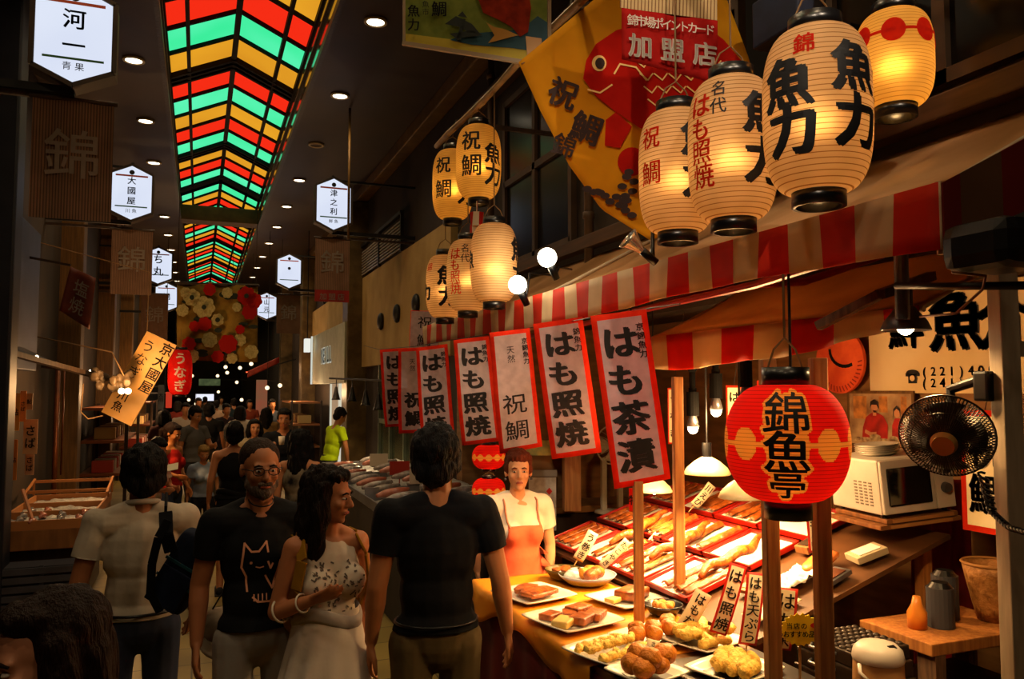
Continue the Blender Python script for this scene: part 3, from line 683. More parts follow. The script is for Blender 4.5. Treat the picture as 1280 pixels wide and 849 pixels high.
q = W(166, 288, 9.9); blind('bamboo blind 錦 under the second left sign', q.x, q.y, q.z, .46, .8, -1)
q = W(194, 368, 15); blind('narrow bamboo blind under the third left sign', q.x, q.y, q.z, .46, .85, -1)
q = W(416, 299, 10.9); blind('bamboo blind with a red strip under the nearest right sign', q.x, q.y, q.z, .46, .70, 1, '加盟店')
q = W(361, 369, 16.2); blind('bamboo blind under the dotted sign on the right', q.x, q.y, q.z, .46, .78, 1)
# ================================================================== cloths over the street
m_flagy = paper('yellow_flag_cloth', '#e0a01c', .4, '#c98612', 3); m_fishred = paper('red_fish_dye', '#c41a0c', .3, '#a81208', 6); m_fishd = mat('dark_red_dye', '#6e0c06'); m_fishl = mat('pale_dye', '#e8b86a')
FZ = 3.95
def fl(px, py, d=0):
    a = (px-648)/250; b = (py+60)/350
    return W(px, py, FZ+.10*math.sin(2.2*a+1.2*b)+.05*math.sin(5*a-3*b)-d)
fo = W(780, -80, FZ)
t = thing('hanging_fish_flag', 'big yellow flag with a red sea bream and 祝鯛 slung above the lanterns', 'flag', fo)
def flq(u, v):
    l = [V((648, 78)), V((676, 140)), V((712, 208)), V((752, 262)), V((812, 300))]
    r = [V((850, -90)), V((905, -10)), V((935, 70)), V((960, 150)), V((985, 225))]
    k = v*4; i = min(3, int(k)); w = k-i
    p = (l[i]*(1-w)+l[i+1]*w)*(1-u)+(r[i]*(1-w)+r[i+1]*w)*u
    return fl(p.x, p.y+10*math.sin(PI*u)*v)
V2 = V
bm = B(); sheet(bm, flq, 30, 30, .002); obj('cloth', bm, m_flagy, t, smooth=True)
ff = lambda d: (lambda u, v: fl(u, -v, d))
bm = B()
shape(bm, [(729, -98), (733, -75), (745, -55), (770, -38), (800, -28), (840, -22), (880, -30), (905, -50), (930, -80), (920, -110), (905, -150), (880, -170), (840, -172), (800, -160), (770, -140), (745, -120)], ff(.018), 12)
shape(bm, [(757, -150), (770, -140), (790, -158), (775, -185), (756, -182)], ff(.016), 12); shape(bm, [(905, -90), (960, -110), (955, -135), (900, -125)], ff(.018), 12)
shape(bm, circ(790, -202, 18), ff(.018), 12); obj('fish_figure', bm, m_fishred, t)
bm = B(); 
for k in range(5):
    for j in range(6): stroke(bm, [(790+j*18+k*5, -60-k*16), (800+j*18+k*5, -68-k*16), (806+j*18+k*5, -60-k*16)], 1.6, ff(.024))
stroke(bm, [(768, -92), (775, -80), (795, -84), (808, -100)], 2, ff(.024)); stroke(bm, [(735, -112), (750, -116), (765, -106)], 2, ff(.024)); shape(bm, circ(749, -79, 9, 10), ff(.022)); obj('fish_outline', bm, m_fishl, t)
bm = B(); shape(bm, circ(750, -79, 6, 7), ff(.028)); text(bm, '祝', ff(.02), 38, 704, -116, .03, cut=12, rot=-.35); text(bm, '鯛', ff(.02), 40, 733, -160, .03, cut=12, rot=-.35); text(bm, '錦', ff(.02), 30, 705, -182, .02, cut=12, rot=-.35)
for k in range(9): shape(bm, circ(735+6*k+random.uniform(-3, 3), -232-3*k+random.uniform(-6, 6), 6, 4), ff(.02), 8)
for k in range(10): shape(bm, circ(785+random.uniform(-8, 8), -215-6*k, 6, 4), ff(.02), 8)
obj('lettering', bm, m_fishd if False else mat('dark_brown_ink', '#2a1208', rough=.7), t)
bm = B()
for q in (W(652, 80, FZ), W(848, -85, FZ), W(975, 215, FZ)): tube(bm, [q, q+V((.5, .1, .35))], .004, 6)
obj('rope', bm, m_cord, t)
# picture sheet on rods, top centre
PZ = 4.2; a, b, c, d = W(505, 54, PZ), W(686, 82, PZ), W(686, -95, PZ), W(505, -110, PZ)
def pc(px, py, e=0): return W(px, py, PZ-e)
pf = lambda e: (lambda u, v: pc(u, -v, e))
t = thing('hanging_picture_sheet', 'green picture sheet of a red fish, a pine and blue water hung overhead', 'picture', (a+b)/2)
bm = B(); sheet(bm, lambda u, v: pc(505+181*u, (54+28*u)*(1-v)+v*(-110+15*u)), 6, 6, .003); obj('sheet', bm, paper('green_print', '#8f9a4a', .3, '#7c8a40'), t)
bm = B()
def ppoly(m, nm, polys, e=.006):
    bm = B()
    for p in polys: shape(bm, p, pf(e), 25)
    obj(nm, bm, m, t)
ppoly(mat('yellow_print', '#c8b43a', '#b8a22c'), 'yellow_band', [[(507, -52), (684, -79), (684, -64), (507, -42)]], .004)
ppoly(mat('blue_print', '#1d5068', '#17424f'), 'water', [[(562, -50), (585, -42), (640, -38), (660, -30), (672, -20), (684, -28), (684, -66), (640, -60), (590, -56)]], .006)
ppoly(paper('red_print', '#b83a1e', .3, '#8e2c18'), 'fish_figure', [[(594, 12), (604, -16), (622, -24), (640, -34), (650, -46), (660, -40), (664, -10), (660, 14)]], .009)
ppoly(mat('ochre_print', '#b8822c'), 'fish_tail', [[(608, -28), (618, -34), (630, -36), (648, -44), (632, -48), (610, -54), (618, -44)]], .011)
ppoly(mat('dark_pine_print', '#1c2422'), 'pine', [[(556, -30), (570, -20), (590, -30), (600, -42), (585, -40), (575, -34)], [(562, -42), (590, -38), (604, -44), (570, -48)], [(572, -20), (578, -14), (584, -22)], [(578, -24), (582, -24), (576, -50), (570, -50)]], .012)
ppoly(mat('seal_print', '#c89a68'), 'seal', [[(657, -45), (677, -48), (678, -74), (659, -70)]], .012)
bm = B(); text(bm, '魚力', pf(.013), 16, 517, -22, .02); text(bm, '鯛', pf(.013), 20, 549, -11, .02); text(bm, '魚市', pf(.013), 9, 532, -10, .01); obj('lettering', bm, m_ink, t)
bm = B(); bar(bm, pc(503, 54), pc(688, 83), .02, .02); bar(bm, pc(686, 83), pc(686, -95), .02, .02); bar(bm, pc(505, 54), pc(505, -110), .012, .012); cyl(bm, pc(505, -110), pc(686, -95), .012); obj('frame', bm, mat('pale_rod', '#9a8468', rough=.5), t)
bm = B(); 
for q in (pc(520, -108), pc(672, -96)): tube(bm, [q, V((q.x, q.y, ZC-.01))], .003, 6)
obj('cord', bm, m_cord, t)
# red cloth 加盟店 under a bamboo blind, in front of the flag
KZ = 3.3
def kf(e=0): return lambda u, v: W(u, -v, KZ-e)
t = thing('hanging_member_cloth', 'red cloth 加盟店 hanging below a bamboo blind, top right', 'banner', W(838, -60, KZ))
top = lambda x: -5+(x-776)*.12-5
bm = B(); sheet(bm, lambda u, v: W(777+120*u, (10+16*u)+(68+(-8+20)*u*.9-4*(1-u))*v, KZ-.01*math.sin(8*u)-.005), 20, 8, .002); obj('cloth', bm, paper('red_cloth', '#a81c18', .3, '#98140f'), t, smooth=True)
bm = B(); sheet(bm, lambda u, v: W(775+121*u, -90+(100+16*u)*v, KZ), 8, 8, .005); obj('slat_panel', bm, stripes('pale_bamboo_blind', '#b09468', '#6e4c2e', 75, 0, .7, .8, 0), t)
bm = B(); kt = lambda u, v: W(u, -v+(u-838)*.13, KZ-.028)
text(bm, '加盟店', kt, 31, 841, -62, .03, vertical=False, pitch=1.3, cut=8); text(bm, '錦市場ポイントカード', kt, 15, 839, -31, .012, vertical=False, pitch=.75, squeeze=.95, cut=8)
obj('lettering', bm, mat('grey_white_print', '#c0b0a0', rough=.8), t)
bm = B(); q0, q1 = W(772, -91, KZ), W(900, -91, KZ); cyl(bm, q0, q1, .012); 
for q in (q0, q1): tube(bm, [q, q+V((0, 0, .3)), V((XR, q.y+.9, q.z+.5))], .003, 6)
obj('top_rod', bm, m_wood_dk, t)
# flowered cloth across the arcade, far
m_fl = paper('gold_cloth', '#b08c3c', .25, '#7a5f26', 3)
FBZ = 14.5
def fb(e): return lambda u, v: W(u, -v, FBZ-e)
t = thing('hanging_flower_cloth', 'gold cloth with red and cream flowers hung across the arcade', 'cloth', W(272, 354, FBZ))
bm = B(); sheet(bm, lambda u, v: W(221+101*u, 354+96*v+3*u, FBZ+.03*math.sin(14*u)), 24, 6, .004); obj('cloth', bm, m_fl, t, smooth=True)
m_fr = paper('flower_red', '#a81c10', .2); m_fc = paper('flower_cream', '#c8b878', .2, '#a8985c', 30); m_fg = mat('leaf_dark', '#1c2414')
rs = random.Random(3); bmr, bmc, bmg = B(), B(), B()
def flower(b, x, y, r, e): shape(b, [(x+r*(.86+.16*abs(math.cos(3.5*a+x)))*math.cos(a), y+r*(.86+.16*abs(math.cos(3.5*a+x)))*math.sin(a)) for a in [2*PI*k/42 for k in range(42)]], fb(e))
for x, y, r in ((262, -362, 8), (308, -370, 12), (312, -390, 10), (256, -405, 9), (285, -430, 12), (243, -408, 7), (300, -412, 6), (236, -430, 9), (318, -376, 10), (272, -446, 8)): flower(bmr, x, y, r, .08)
for x, y, r in ((240, -372, 11), (255, -384, 14), (284, -366, 7), (272, -400, 8), (232, -366, 7), (300, -425, 8), (228, -388, 8), (296, -384, 6), (262, -425, 10), (240, -445, 9), (314, -440, 9), (290, -448, 7)): flower(bmc, x, y, r, .06)
for k in range(22): x, y = rs.uniform(224, 320), rs.uniform(-446, -360); shape(bmg, circ(x, y, rs.uniform(3, 8), rs.uniform(2, 4)), fb(.05))
for x, y in ((255, -384), (240, -372), (308, -370), (272, -400)): shape(bmg, circ(x, y, 3), fb(.11))
obj('red_flower', bmr, m_fr, t); obj('cream_flower', bmc, m_fc, t); obj('leaf_print', bmg, m_fg, t)
bm = B(); cyl(bm, W(219, 354, FBZ), W(324, 357, FBZ), .025); 
for q in (W(222, 354, FBZ), W(320, 357, FBZ)): tube(bm, [q, V((q.x, q.y, ZC-.01))], .006, 6)
obj('top_rod', bm, m_wood_dk, t)
# ================================================================== the fish stall
m_postw = mat('pine_post', '#b4783c', '#92592a', scale=5, rough=.5, bump=.12, stretch=(12, 12, .8))
m_cloth_y = mat('yellow_table_cloth', '#e8960c', '#dc8608', scale=2, rough=.6, bump=.15)
m_cloth_r = mat('dark_red_skirt', '#6a140c', '#4c0e08', scale=3, rough=.8, bump=.25)
m_white = mat('white_glaze', '#f0ead8', '#e4dcc6', scale=2, rough=.25, spec=.5)
m_bluew = mat('blue_white_glaze', '#c4c8d0', '#a8b0c0', scale=5, rough=.25)
m_lacq = mat('red_lacquer', '#b01c0e', '#92140a', rough=.3, spec=.5); m_lacqb = mat('black_tray_lacquer', '#140c0a', rough=.3)
m_liner = mat('white_liner_paper', '#f2ecdc', '#e6dec8', scale=3, rough=.8)
m_grill = mat('glazed_grilled_fish', '#c46824', '#74300c', scale=30, rough=.3, bump=.4, bscale=60, spec=.5)
m_grill2 = mat('glazed_fillet', '#b8622a', '#6e300e', scale=22, rough=.28, bump=.3, bscale=40, spec=.5)
m_temp = mat('tempura_batter', '#f6d468', '#e2a838', scale=25, rough=.6, bump=.6, bscale=70)
m_frit = mat('orange_fritter', '#e08a24', '#b85c10', scale=18, rough=.45, bump=.5, bscale=50)
m_tofu = mat('pale_tofu', '#e8c878', '#d8a848', scale=12, rough=.5)
m_garn = mat('green_leaf_garnish', '#4c5c1c', '#34420f', rough=.6)
m_stick = mat('bamboo_skewer', '#e0b878', '#c89a58', rough=.6)
TZ = 1.0
# table with its cloth
t = thing('stall_table', 'long display table under a dark red skirt at the front of the stall', 'table', (1.7, 2.8, 0))
bm = B(); box(bm, (1.70, 2.80, TZ-.028), (.66, 2.46, .05)); obj('tabletop', bm, mat('table_board', '#7a5228', scale=4), t)
bm = B()
for x in (1.42, 1.98):
    pass
sheet(bm, lambda u, v: V((1.372+.012*math.sin(u*70)*(1-v*.6), 1.58+2.45*u, .04+(TZ-.07)*v)), 120, 4, .004)
sheet(bm, lambda u, v: V((1.37+.66*u, 4.032+.01*math.sin(u*40)*(1-v*.6), .04+(TZ-.07)*v)), 40, 4, .004)
obj('skirt', bm, m_cloth_r, t, smooth=True)
for x in (1.44, 1.97):
    for y in (1.64, 3.96): bm = B(); bar(bm, (x, y, 0), (x, y, TZ-.06), .05); obj('leg', bm, m_postw, t)
bm = B()
def cl(u, v):          # u along the table, v across: the cloth hangs over the street edge
    y = 2.66+1.40*u; s = v*.86; hem = .10+.035*math.sin(u*9)+.02*math.sin(u*23+1)
    if s < hem: return V((1.352-.02*math.sin(u*17)*(1-s/hem)-.012, y, TZ+.002-(hem-s)))
    return V((1.352+min(.64, s-hem), y, TZ+.002+.002*math.sin(u*30+v*20)))
sheet(bm, cl, 60, 30, .003); single('table_cloth', bm, m_cloth_y, 'bright yellow cloth laid over the street edge of the stall table', 'tablecloth', (1.7, 3.36, TZ), smooth=True)
# near end of the table: dark trays edge on the left
bm = B(); box(bm, (1.70, 2.10, TZ+.006), (.6, .96, .012)); single('table_board', bm, m_lacqb, 'black board covering the near end of the stall table', 'board', (1.70, 2.10, TZ))
TB = TZ+.012
# ------------------------------------------------------------------ plates and food
def sqplate(label, px, py, s, rot, m=None, z0=TZ+.006, sx=1):
    c = AZ(px, py, z0+.01); M = Matrix.Translation((c.x, c.y, z0)) @ Matrix.Rotation(rot, 4, 'Z')
    t = thing('square_plate', label, 'plate', M=M, group='plates on the stall table')
    bm = B(); s = s*.64
    def f(u, v):
        x, y = (u-.5)*2, (v-.5)*2; e = max(abs(x), abs(y)); return V((x*s*sx*(1-.06*abs(y)**3), y*s*(1-.06*abs(x)**3), .004+.022*max(0, e-.62)/.38))
    sheet(bm, f, 14, 14, .006); obj('dish', bm, m or m_white, t, True, True)
    bm = B(); lathe(bm, [(s*.5, 0), (s*.55, 0), (s*.55, .005), (s*.5, .005)], seg=20); obj('foot_ring', bm, m or m_white, t, True, True)
    return M @ Matrix.Scale(1.22, 4)
def rdish(label, px, py, r, h, m, z0=TZ+.006, name='round_dish'):
    r *= 1.15; c = AZ(px, py, z0+h*.5); M = Matrix.Translation((c.x, c.y, z0))
    t = thing(name, label, 'dish', M=M, group='dishes on the stall table')
    bm = B(); lathe(bm, [(.001, .006), (r*.5, .008), (r*.8, h*.45), (r*.97, h*.95), (r, h), (r*.96, h*.82), (r*.7, h*.2), (r*.45, 0), (.001, 0)], seg=36); obj('bowl', bm, m, t, True, True)
    bm = B(); lathe(bm, [(r*.99, h), (r*1.015, h+.003), (r*.985, h+.004), (r*.975, h)], seg=36); obj('rim', bm, m, t, True, True)
    return M
rf = random.Random(11)
FN = {}
def food(kind, M, x, y, z, rot, s, label, group, m, tilt=0):
    s *= 1.12 if kind in ('roll', 'ball') else 1
    Mx = M @ Matrix.Translation((x, y, z)) @ Matrix.Rotation(rot, 4, 'Z') @ Matrix.Rotation(tilt, 4, 'Y')
    bm = B(); sd = rf.random()*50
    if kind == 'fillet':
        def f(u, v):
            a, b = u-.5, v-.5; w = 1-.25*abs(2*a)**3
            return V((a*s, b*s*.62*w, .010+.008*math.cos(a*PI)*math.cos(b*PI)+.0035*noise.noise(V((a*9+sd, b*9, 1)))))
        sheet(bm, f, 14, 10, .014)
    elif kind == 'block':
        box(bm, (0, 0, s*.16), (s, s*.72, s*.28), bevel=s*.07)
        for v in bm.verts: v.co += V((1, 1, 1))*.003*noise.noise(v.co*40+V((sd, 0, 0)))
    elif kind == 'roll':
        n = 12; pts = [V((s*(k/n-.5), .006*math.sin(k*.7+sd), s*.145+.003*math.sin(k*1.3+sd))) for k in range(n+1)]
        tube(bm, pts, [s*.145*(.55+.45*math.sin(PI*min(1, max(0, (k+.6)/(n+1.2))))**.5)*(1+.12*math.sin(k*2.4+sd)) for k in range(n+1)], 10)
        for v in bm.verts: v.co += V((noise.noise(v.co*60+V((sd, 0, 0))), noise.noise(v.co*60+V((0, sd, 0))), noise.noise(v.co*60+V((0, 0, sd)))))*.005
    elif kind == 'ball':
        ell(bm, (0, 0, s*.4), (s*.5, s*.45, s*.4), seg=14, rings=10)
        for v in bm.verts: v.co += v.co.normalized()*.006*noise.noise(v.co*45+V((sd, 0, 0)))
    bm.transform(Mx); return single(FN.get(kind, 'food'), bm, m, label, 'food', Mx.translation, group, True)
FN.update(fillet='grilled_fillet', block='grilled_block', roll='tempura_roll', ball='fritter')
M = sqplate('white square plate at the street corner of the yellow cloth, two fillets on it', 667, 744, .245, .25)
food('fillet', M, -.01, .035, .010, .6, .12, 'small grilled fillet at the far side of the corner plate', None, m_grill2); food('fillet', M, .0, -.035, .010, .15, .15, 'larger grilled fillet at the near side of the corner plate', None, m_grill)
M = sqplate('white square plate of brown blocks, second along the street edge', 716, 775, .26, .25)
G = 'glazed blocks on the second street edge plate'
for k, (x, y, r, s, m) in enumerate([(-.06, .05, .3, .075, m_grill2), (-.075, -.04, .5, .085, m_tofu), (.0, -.05, .4, .09, m_grill2), (.07, .05, .2, .09, m_grill), (.075, -.035, .5, .085, m_grill), (.01, .03, .9, .07, m_grill2)]):
    food('block', M, x, y, .010, r, s, ['brown block at the far left of its plate', 'pale tofu like block on the second street edge plate', 'broad glazed block at the near side of its plate', 'dark glazed block at the far right of its plate', 'glazed block at the near right of its plate', 'small glazed block in the middle of its plate'][k], G, m)
M = rdish('large blue white dish heaped with dark and orange pieces, far end of the table', 734, 724, .128, .05, m_bluew)
for k, (x, y) in enumerate([(.0, -.04), (.04, -.025), (.065, .01), (.025, .015), (-.015, .0)]):
    food('ball', M, x, y, .022+.006*(k % 2), k, .07, 'orange brown piece heaped in the large blue white dish', 'pieces in the large blue white dish', m_frit if k > 1 else m_grill)
bm = B(); ell(bm, (-.06, .03, .042), (.05, .045, .028), seg=20, rings=12)
for v in bm.verts: v.co += v.co.normalized()*.02*noise.noise(v.co*40)
bm.transform(M); single('plastic_wrap', bm, mat('crumpled_clear_wrap', '#d0d0cc', '#e8e4d8', scale=20, rough=.15, spec=.7, bump=.6), 'crumpled shiny wrap lying in the large blue white dish', 'wrapping', M.translation, smooth=True)
M = rdish('deep bowl of brown pieces and leaves beside the shopkeeper', 704, 718, .082, .055, mat('olive_glaze', '#6a5a2c', '#524418', rough=.3))
for k, (x, y) in enumerate([(-.025, 0), (.022, .015), (.0, -.022)]): food('fillet', M, x, y, .035, k*1.1, .065, 'brown piece in the olive bowl beside the shopkeeper', 'pieces in the olive bowl', m_grill2)
M = sqplate('white square plate with a dark brown slab, behind the second street edge plate', 783, 750, .23, .25)
food('block', M, .03, .0, .010, .35, .13, 'dark brown slab on the plate behind the street edge plates', None, m_grill2); food('block', M, -.07, .0, .010, .3, .06, 'pale cube left of the dark brown slab', None, m_tofu)
M = rdish('black bowl of reddish stew on the table behind the wooden stake', 829, 762, .075, .045, m_ring_blk)
for k in range(6): food('ball', M, .03*math.cos(k), .03*math.sin(k*1.05), .018, k, .045, 'reddish lump in the black bowl', 'lumps in the black bowl', m_frit)
M = sqplate('oblong plate of orange fried pieces left of the tempura', 820, 797, .2, .25, sx=1.25)
for k in range(8): food('ball', M, -.085+.024*k, .03*math.sin(k*2.1), .010+.006*(k % 2), k, .055, 'orange fried lump on the oblong plate', 'lumps on the oblong plate', m_frit)
M = sqplate('deep square plate stacked with yellow tempura rolls, nearest the street', 765, 815, .21, .3, sx=1.1)
for k in range(9):
    food('roll', M, [-.055, .015, .07][k % 3]-.01, [-.055, .0, .055][k//3], .010+(.012 if k//3 == 1 else 0), .12, .08, 'yellow tempura roll stacked on the street side plate', 'tempura rolls on the street side plate', m_temp)
M = sqplate('square plate heaped with pale tempura, in the middle of the near table', 880, 802, .19, .3, sx=1.1)
for k in range(8):
    food('roll', M, rf.uniform(-.05, .05), -.06+.017*k, .012+.02*abs(math.sin(k*1.4)), rf.uniform(-.5, .5), .105, 'pale tempura piece heaped on the middle plate', 'tempura on the middle plate', m_temp)
M = sqplate('shallow white plate of long tempura sticks at the right of the near table', 918, 838, .19, .3, sx=1.15)
for k in range(6): food('roll', M, .0+.01*(k % 2), -.055+.021*k, .010+.004*(k % 2), .35, .125, 'long tempura stick on the shallow plate', 'tempura sticks on the shallow plate', m_temp)
M = sqplate('white plate of orange fritters at the bottom edge of the picture', 808, 842, .17, .3)
for k in range(7): food('ball', M, -.045+.03*(k % 4), -.03+.045*(k//4), .012+.02*(k % 2), k, .065, 'round orange fritter on the lowest plate', 'fritters on the lowest plate', m_frit)
# red trays at the near end
for k, (px, py) in enumerate([(842, 836), (760, 848)]):
    pass
# ------------------------------------------------------------------ sloping rack with red trays of grilled skewers
def RK(x, y, d=0): return V((x, y, 1.03+.325*(x-2.03)+d))
RA = math.atan(.325)
t = thing('sloping_rack', 'sloping wooden rack rising behind the stall table', 'rack', (2.6, 3.6, 0))
bm = B(); sheet(bm, lambda u, v: RK(2.035+1.06*v, 2.62+2.05*u, -.012), 2, 2, .02); obj('board', bm, mat('rack_board', '#5c3818', '#40260e', scale=4), t)
for x, y in ((2.1, 2.7), (2.1, 4.6), (3.02, 2.7), (3.02, 4.6)): bm = B(); bar(bm, (x, y, 0), (x, y, RK(x, y).z-.045), .05); obj('leg', bm, m_postw, t)
TW, TD = .375, .325
rows = [2.04, 2.385, 2.73]; names_r = ['lowest', 'middle', 'top']; cols_n = ['nearest', 'second', 'third', 'farthest']
for i, x0 in enumerate(rows):
    for j in range(4):
        y0 = 3.10+.385*j
        M = Matrix.Translation(RK(x0+TD/2, y0+TW/2, .010)) @ Matrix.Rotation(-RA, 4, 'Y')
        empty = (j == 0 and i > 0)
        t = thing('lacquer_tray', ('bare white lined red tray, %s row of the rack, nearest end' if empty else 'red tray of grilled skewers in the %s row of the rack, ' + cols_n[j] + ' from the camera') % names_r[i], 'tray', M=M, group='red trays on the sloping rack')
        bm = B(); w, d = TW/2-.004, TD/2-.004
        box(bm, (0, 0, .004), (2*d, 2*w, .006))
        for s in (-1, 1): box(bm, (s*(d-.006), 0, .014), (.012, 2*w, .022), bevel=.002); box(bm, (0, s*(w-.006), .014), (2*d, .012, .022), bevel=.002)
        obj('tray_body', bm, m_lacq, t, True)
        bm = B(); sheet(bm, lambda u, v: V(((u-.5)*(2*d-.03), (v-.5)*(2*w-.03), .009+.002*math.sin(u*7+v*5))), 8, 8); obj('liner', bm, m_liner, t, True, True)
        if empty: continue
        n = [3, 3, 2, 3][(j+i) % 4]
        for k in range(n):
            yk = -w+.045+(2*w-.09)*(k+(.6 if n == 3 and j % 2 else 0))/(3.4 if n == 3 else 2.0); a = rf.uniform(-.12, .12); L = TD*.80
            Mk = M @ Matrix.Translation((0, yk, .02)) @ Matrix.Rotation(a, 4, 'Z')
            s = thing('grilled_skewer', 'grilled skewer lying in the %s tray of the %s row' % (cols_n[j], names_r[i]), 'skewer', M=Mk, group='skewers in the %s tray of the %s row' % (cols_n[j], names_r[i]))
            bm = B(); sd = rf.random()*40
            def f(u, v):
                x = (u-.5)*L; b = (v-.5); w_ = .031*(1+.35*noise.noise(V((u*6+sd, 0, 0)))); return V((x, b*2*w_, .006+.016*math.cos(b*PI)*(1+.4*noise.noise(V((u*8+sd, v*4, 2))))))
            sheet(bm, f, 18, 6, .004); obj('fish_meat', bm, m_grill if (k+j) % 3 else m_grill2, s, True, True)
            bm = B(); cyl(bm, (-L*.5-.012, 0, .008), (L*.5+.008, 0, .012), .0025, seg=6); obj('stick', bm, m_stick, s, True)
# long grilled fish laid over two rows
for k, (y, c) in enumerate([(3.2, 'nearest'), (3.62, 'middle'), (4.05, 'farthest')]):
    p = RK(2.38, y, .05)
    bm = B(); n = 14; tube(bm, [V((.22*(q/n*2-1), .02*math.sin(q*.5+k), .014+.02*math.sin(q*.6)**2)) for q in range(n+1)], [.028*(.35+.65*math.sin(PI*(q+.5)/(n+1))) for q in range(n+1)], 8)
    bm.transform(Matrix.Translation(p) @ Matrix.Rotation(-RA, 4, 'Y') @ Matrix.Rotation(.15, 4, 'Z'))
    single('grilled_eel', bm, m_grill, 'long grilled eel bridging the two lower tray rows, %s of three' % c, 'food', p, 'long eels across the trays', True)
# ------------------------------------------------------------------ price tags stuck in the food
m_tagp = mat('cream_tag_paper', '#f4e6c0', '#ead8a8', rough=.7)
m_tagred = mat('red_tag_edge', '#d42a18', '#bc2010', rough=.6)
def tagc(label, bl, tl, wpx, z, chars, red=False, size=.8, bottom=None):
    zc = z; A, Bp = W(*bl, zc), W(*tl, zc+.0)
    up = (Bp-A); h = up.length; e = up.normalized(); eu = RT - e*RT.dot(e); eu.normalize(); n = eu.cross(e); w = wpx*zc/1000
    t = thing('price_tag', label, 'price tag', A, group='price tags stuck upright in the food')
    o = A+e*h/2
    def f(u, v, d=0): return o+eu*u+e*v+n*(d+.012*math.sin(PI*(v/h+.5)))
    bm = B(); sheet(bm, lambda u, v: f((u-.5)*w, (v-.5)*h), 3, 12, .002); obj('card', bm, m_tagred if red else m_tagp, t, smooth=True)
    if red:
        bm = B(); sheet(bm, lambda u, v: f((u-.5)*w*.74, (v-.5)*h*.94, .003), 3, 12); obj('panel', bm, m_tagp, t, smooth=True)
    bm = B(); k = len(chars); s = min(w*size, h*.9/k); text(bm, chars, lambda u, v: f(u, v, .006), s, 0, 0, .02, pitch=h*.92/k/s, cut=.03); obj('lettering', bm, m_bink, t)
    bm = B(); cyl(bm, A-e*.05-n*.004, A+e*.03-n*.004, .003, seg=6); obj('stick', bm, m_stick, t)
tagc('red edged tag はも照焼 left of the other two tall red tags', (897, 792), (923, 706), 22, 3.05, 'はも照焼', True)
tagc('tall red edged tag はも天ぷら between the two wooden posts and the tempura', (934, 806), (945, 716), 23, 2.95, 'はも天ぷら', True)
tagc('red edged tag はも partly behind the wooden post', (975, 812), (984, 735), 27, 2.75, 'はも茶', True)
tagc('slanting cream tag with small letters beside the heaped tempura', (848, 795), (880, 740), 22, 3.2, 'はもかつ')
tagc('cream tag slanting up behind the olive bowl', (722, 700), (742, 665), 14, 4.4, 'う巻き')
tagc('long cream tag slanting over the large blue white dish', (752, 708), (785, 676), 11, 4.2, 'たこやき')
tagc('white tag standing at the back of the top tray row', (868, 632), (890, 606), 12, 4.6, '川えび')
tagc('cream tag in the fritters at the bottom edge', (812, 820), (817, 800), 16, 2.95, 'さつま')
tagc('cream tag standing in the third tray of the lowest row', (800, 690), (822, 668), 9, 4.5, '白焼')
tagc('slim red edged tag standing behind the red lantern', (1022, 690), (1012, 600), 22, 3.45, '鰻はも串', True)
# yellow starburst card
cc = W(1000, 787, 2.62); e1, e2 = RT, V((0, 0, 1)); n = e1.cross(e2)
t = thing('starburst_card', 'yellow starburst price card with a red hand mark by the wooden posts', 'price card', cc)
pts = [((.058+.008*(k % 2))*math.cos(2*PI*k/40)*1.0, (.046+.008*(k % 2))*math.sin(2*PI*k/40)) for k in range(40)]
M = Matrix((( e1.x, e2.x, n.x, cc.x), (e1.y, e2.y, n.y, cc.y), (e1.z, e2.z, n.z, cc.z), (0, 0, 0, 1)))
bm = B(); prism(bm, pts, M, .003); obj('card', bm, mat('yellow_card', '#f0d414', '#e4c80c'), t)
bm = B(); g = flat(cc, e1, e2, .005); text(bm, '当店の', g, .022, -.012, .012, .02, vertical=False, cut=.03); text(bm, 'おすすめ品', g, .022, -.005, -.014, .03, vertical=False, pitch=.95); obj('lettering', bm, m_bink, t)
bm = B(); shape(bm, circ(.05, .014, .018, .009), g); shape(bm, circ(.056, -.004, .01, .012), g); obj('hand_mark', bm, m_tagred, t)
bm = B(); cyl(bm, cc-e2*.17-n*.01, cc-n*.002, .004, seg=6); obj('stick', bm, m_stick, t)
# ------------------------------------------------------------------ wooden stakes and posts
def post(label, base, top, w, m=m_postw, name='wooden_post'):
    bm = B(); bar(bm, base, top, w, w, up=V((.3, 1, 0)), bevel=.004); return single(name, bm, m, label, 'post', base)
a = AZ(799, 778, TZ+.006); post('square wooden stake under the nearest paper banner', a, (a.x, a.y, W(798, 600, 3.5).z), .04)
a = AZ(850, 755, TZ+.006); post('square wooden stake right of the nearest paper banner', a, (a.x, a.y, 2.06), .046)
zc = 2.62; p = W(964, 700, zc); post('wooden post under the left side of the round red lantern', (p.x, p.y, TB), (p.x, p.y, 2.1), .046)
p = W(1028, 700, 2.5); post('wooden post under the right side of the round red lantern', (p.x, p.y, TZ-.01), (p.x, p.y, 2.1), .046)
bm = B(); cc = W(792, 625, 3.49); g = flat(cc, RT, V((0, 0, 1)), .003)
bm = B(); box(bm, cc, (.04, .01, .10), Matrix.Rotation(-YAW, 3, 'Z')); t = thing('stake_tag', 'small tag 物 tied to the stake under the nearest banner', 'tag', cc); obj('card', bm, m_bred, t)
bm = B(); text(bm, '物', flat(cc, RT, V((0, 0, 1)), .008), .045, 0, 0, .03); obj('lettering', bm, m_bink, t)
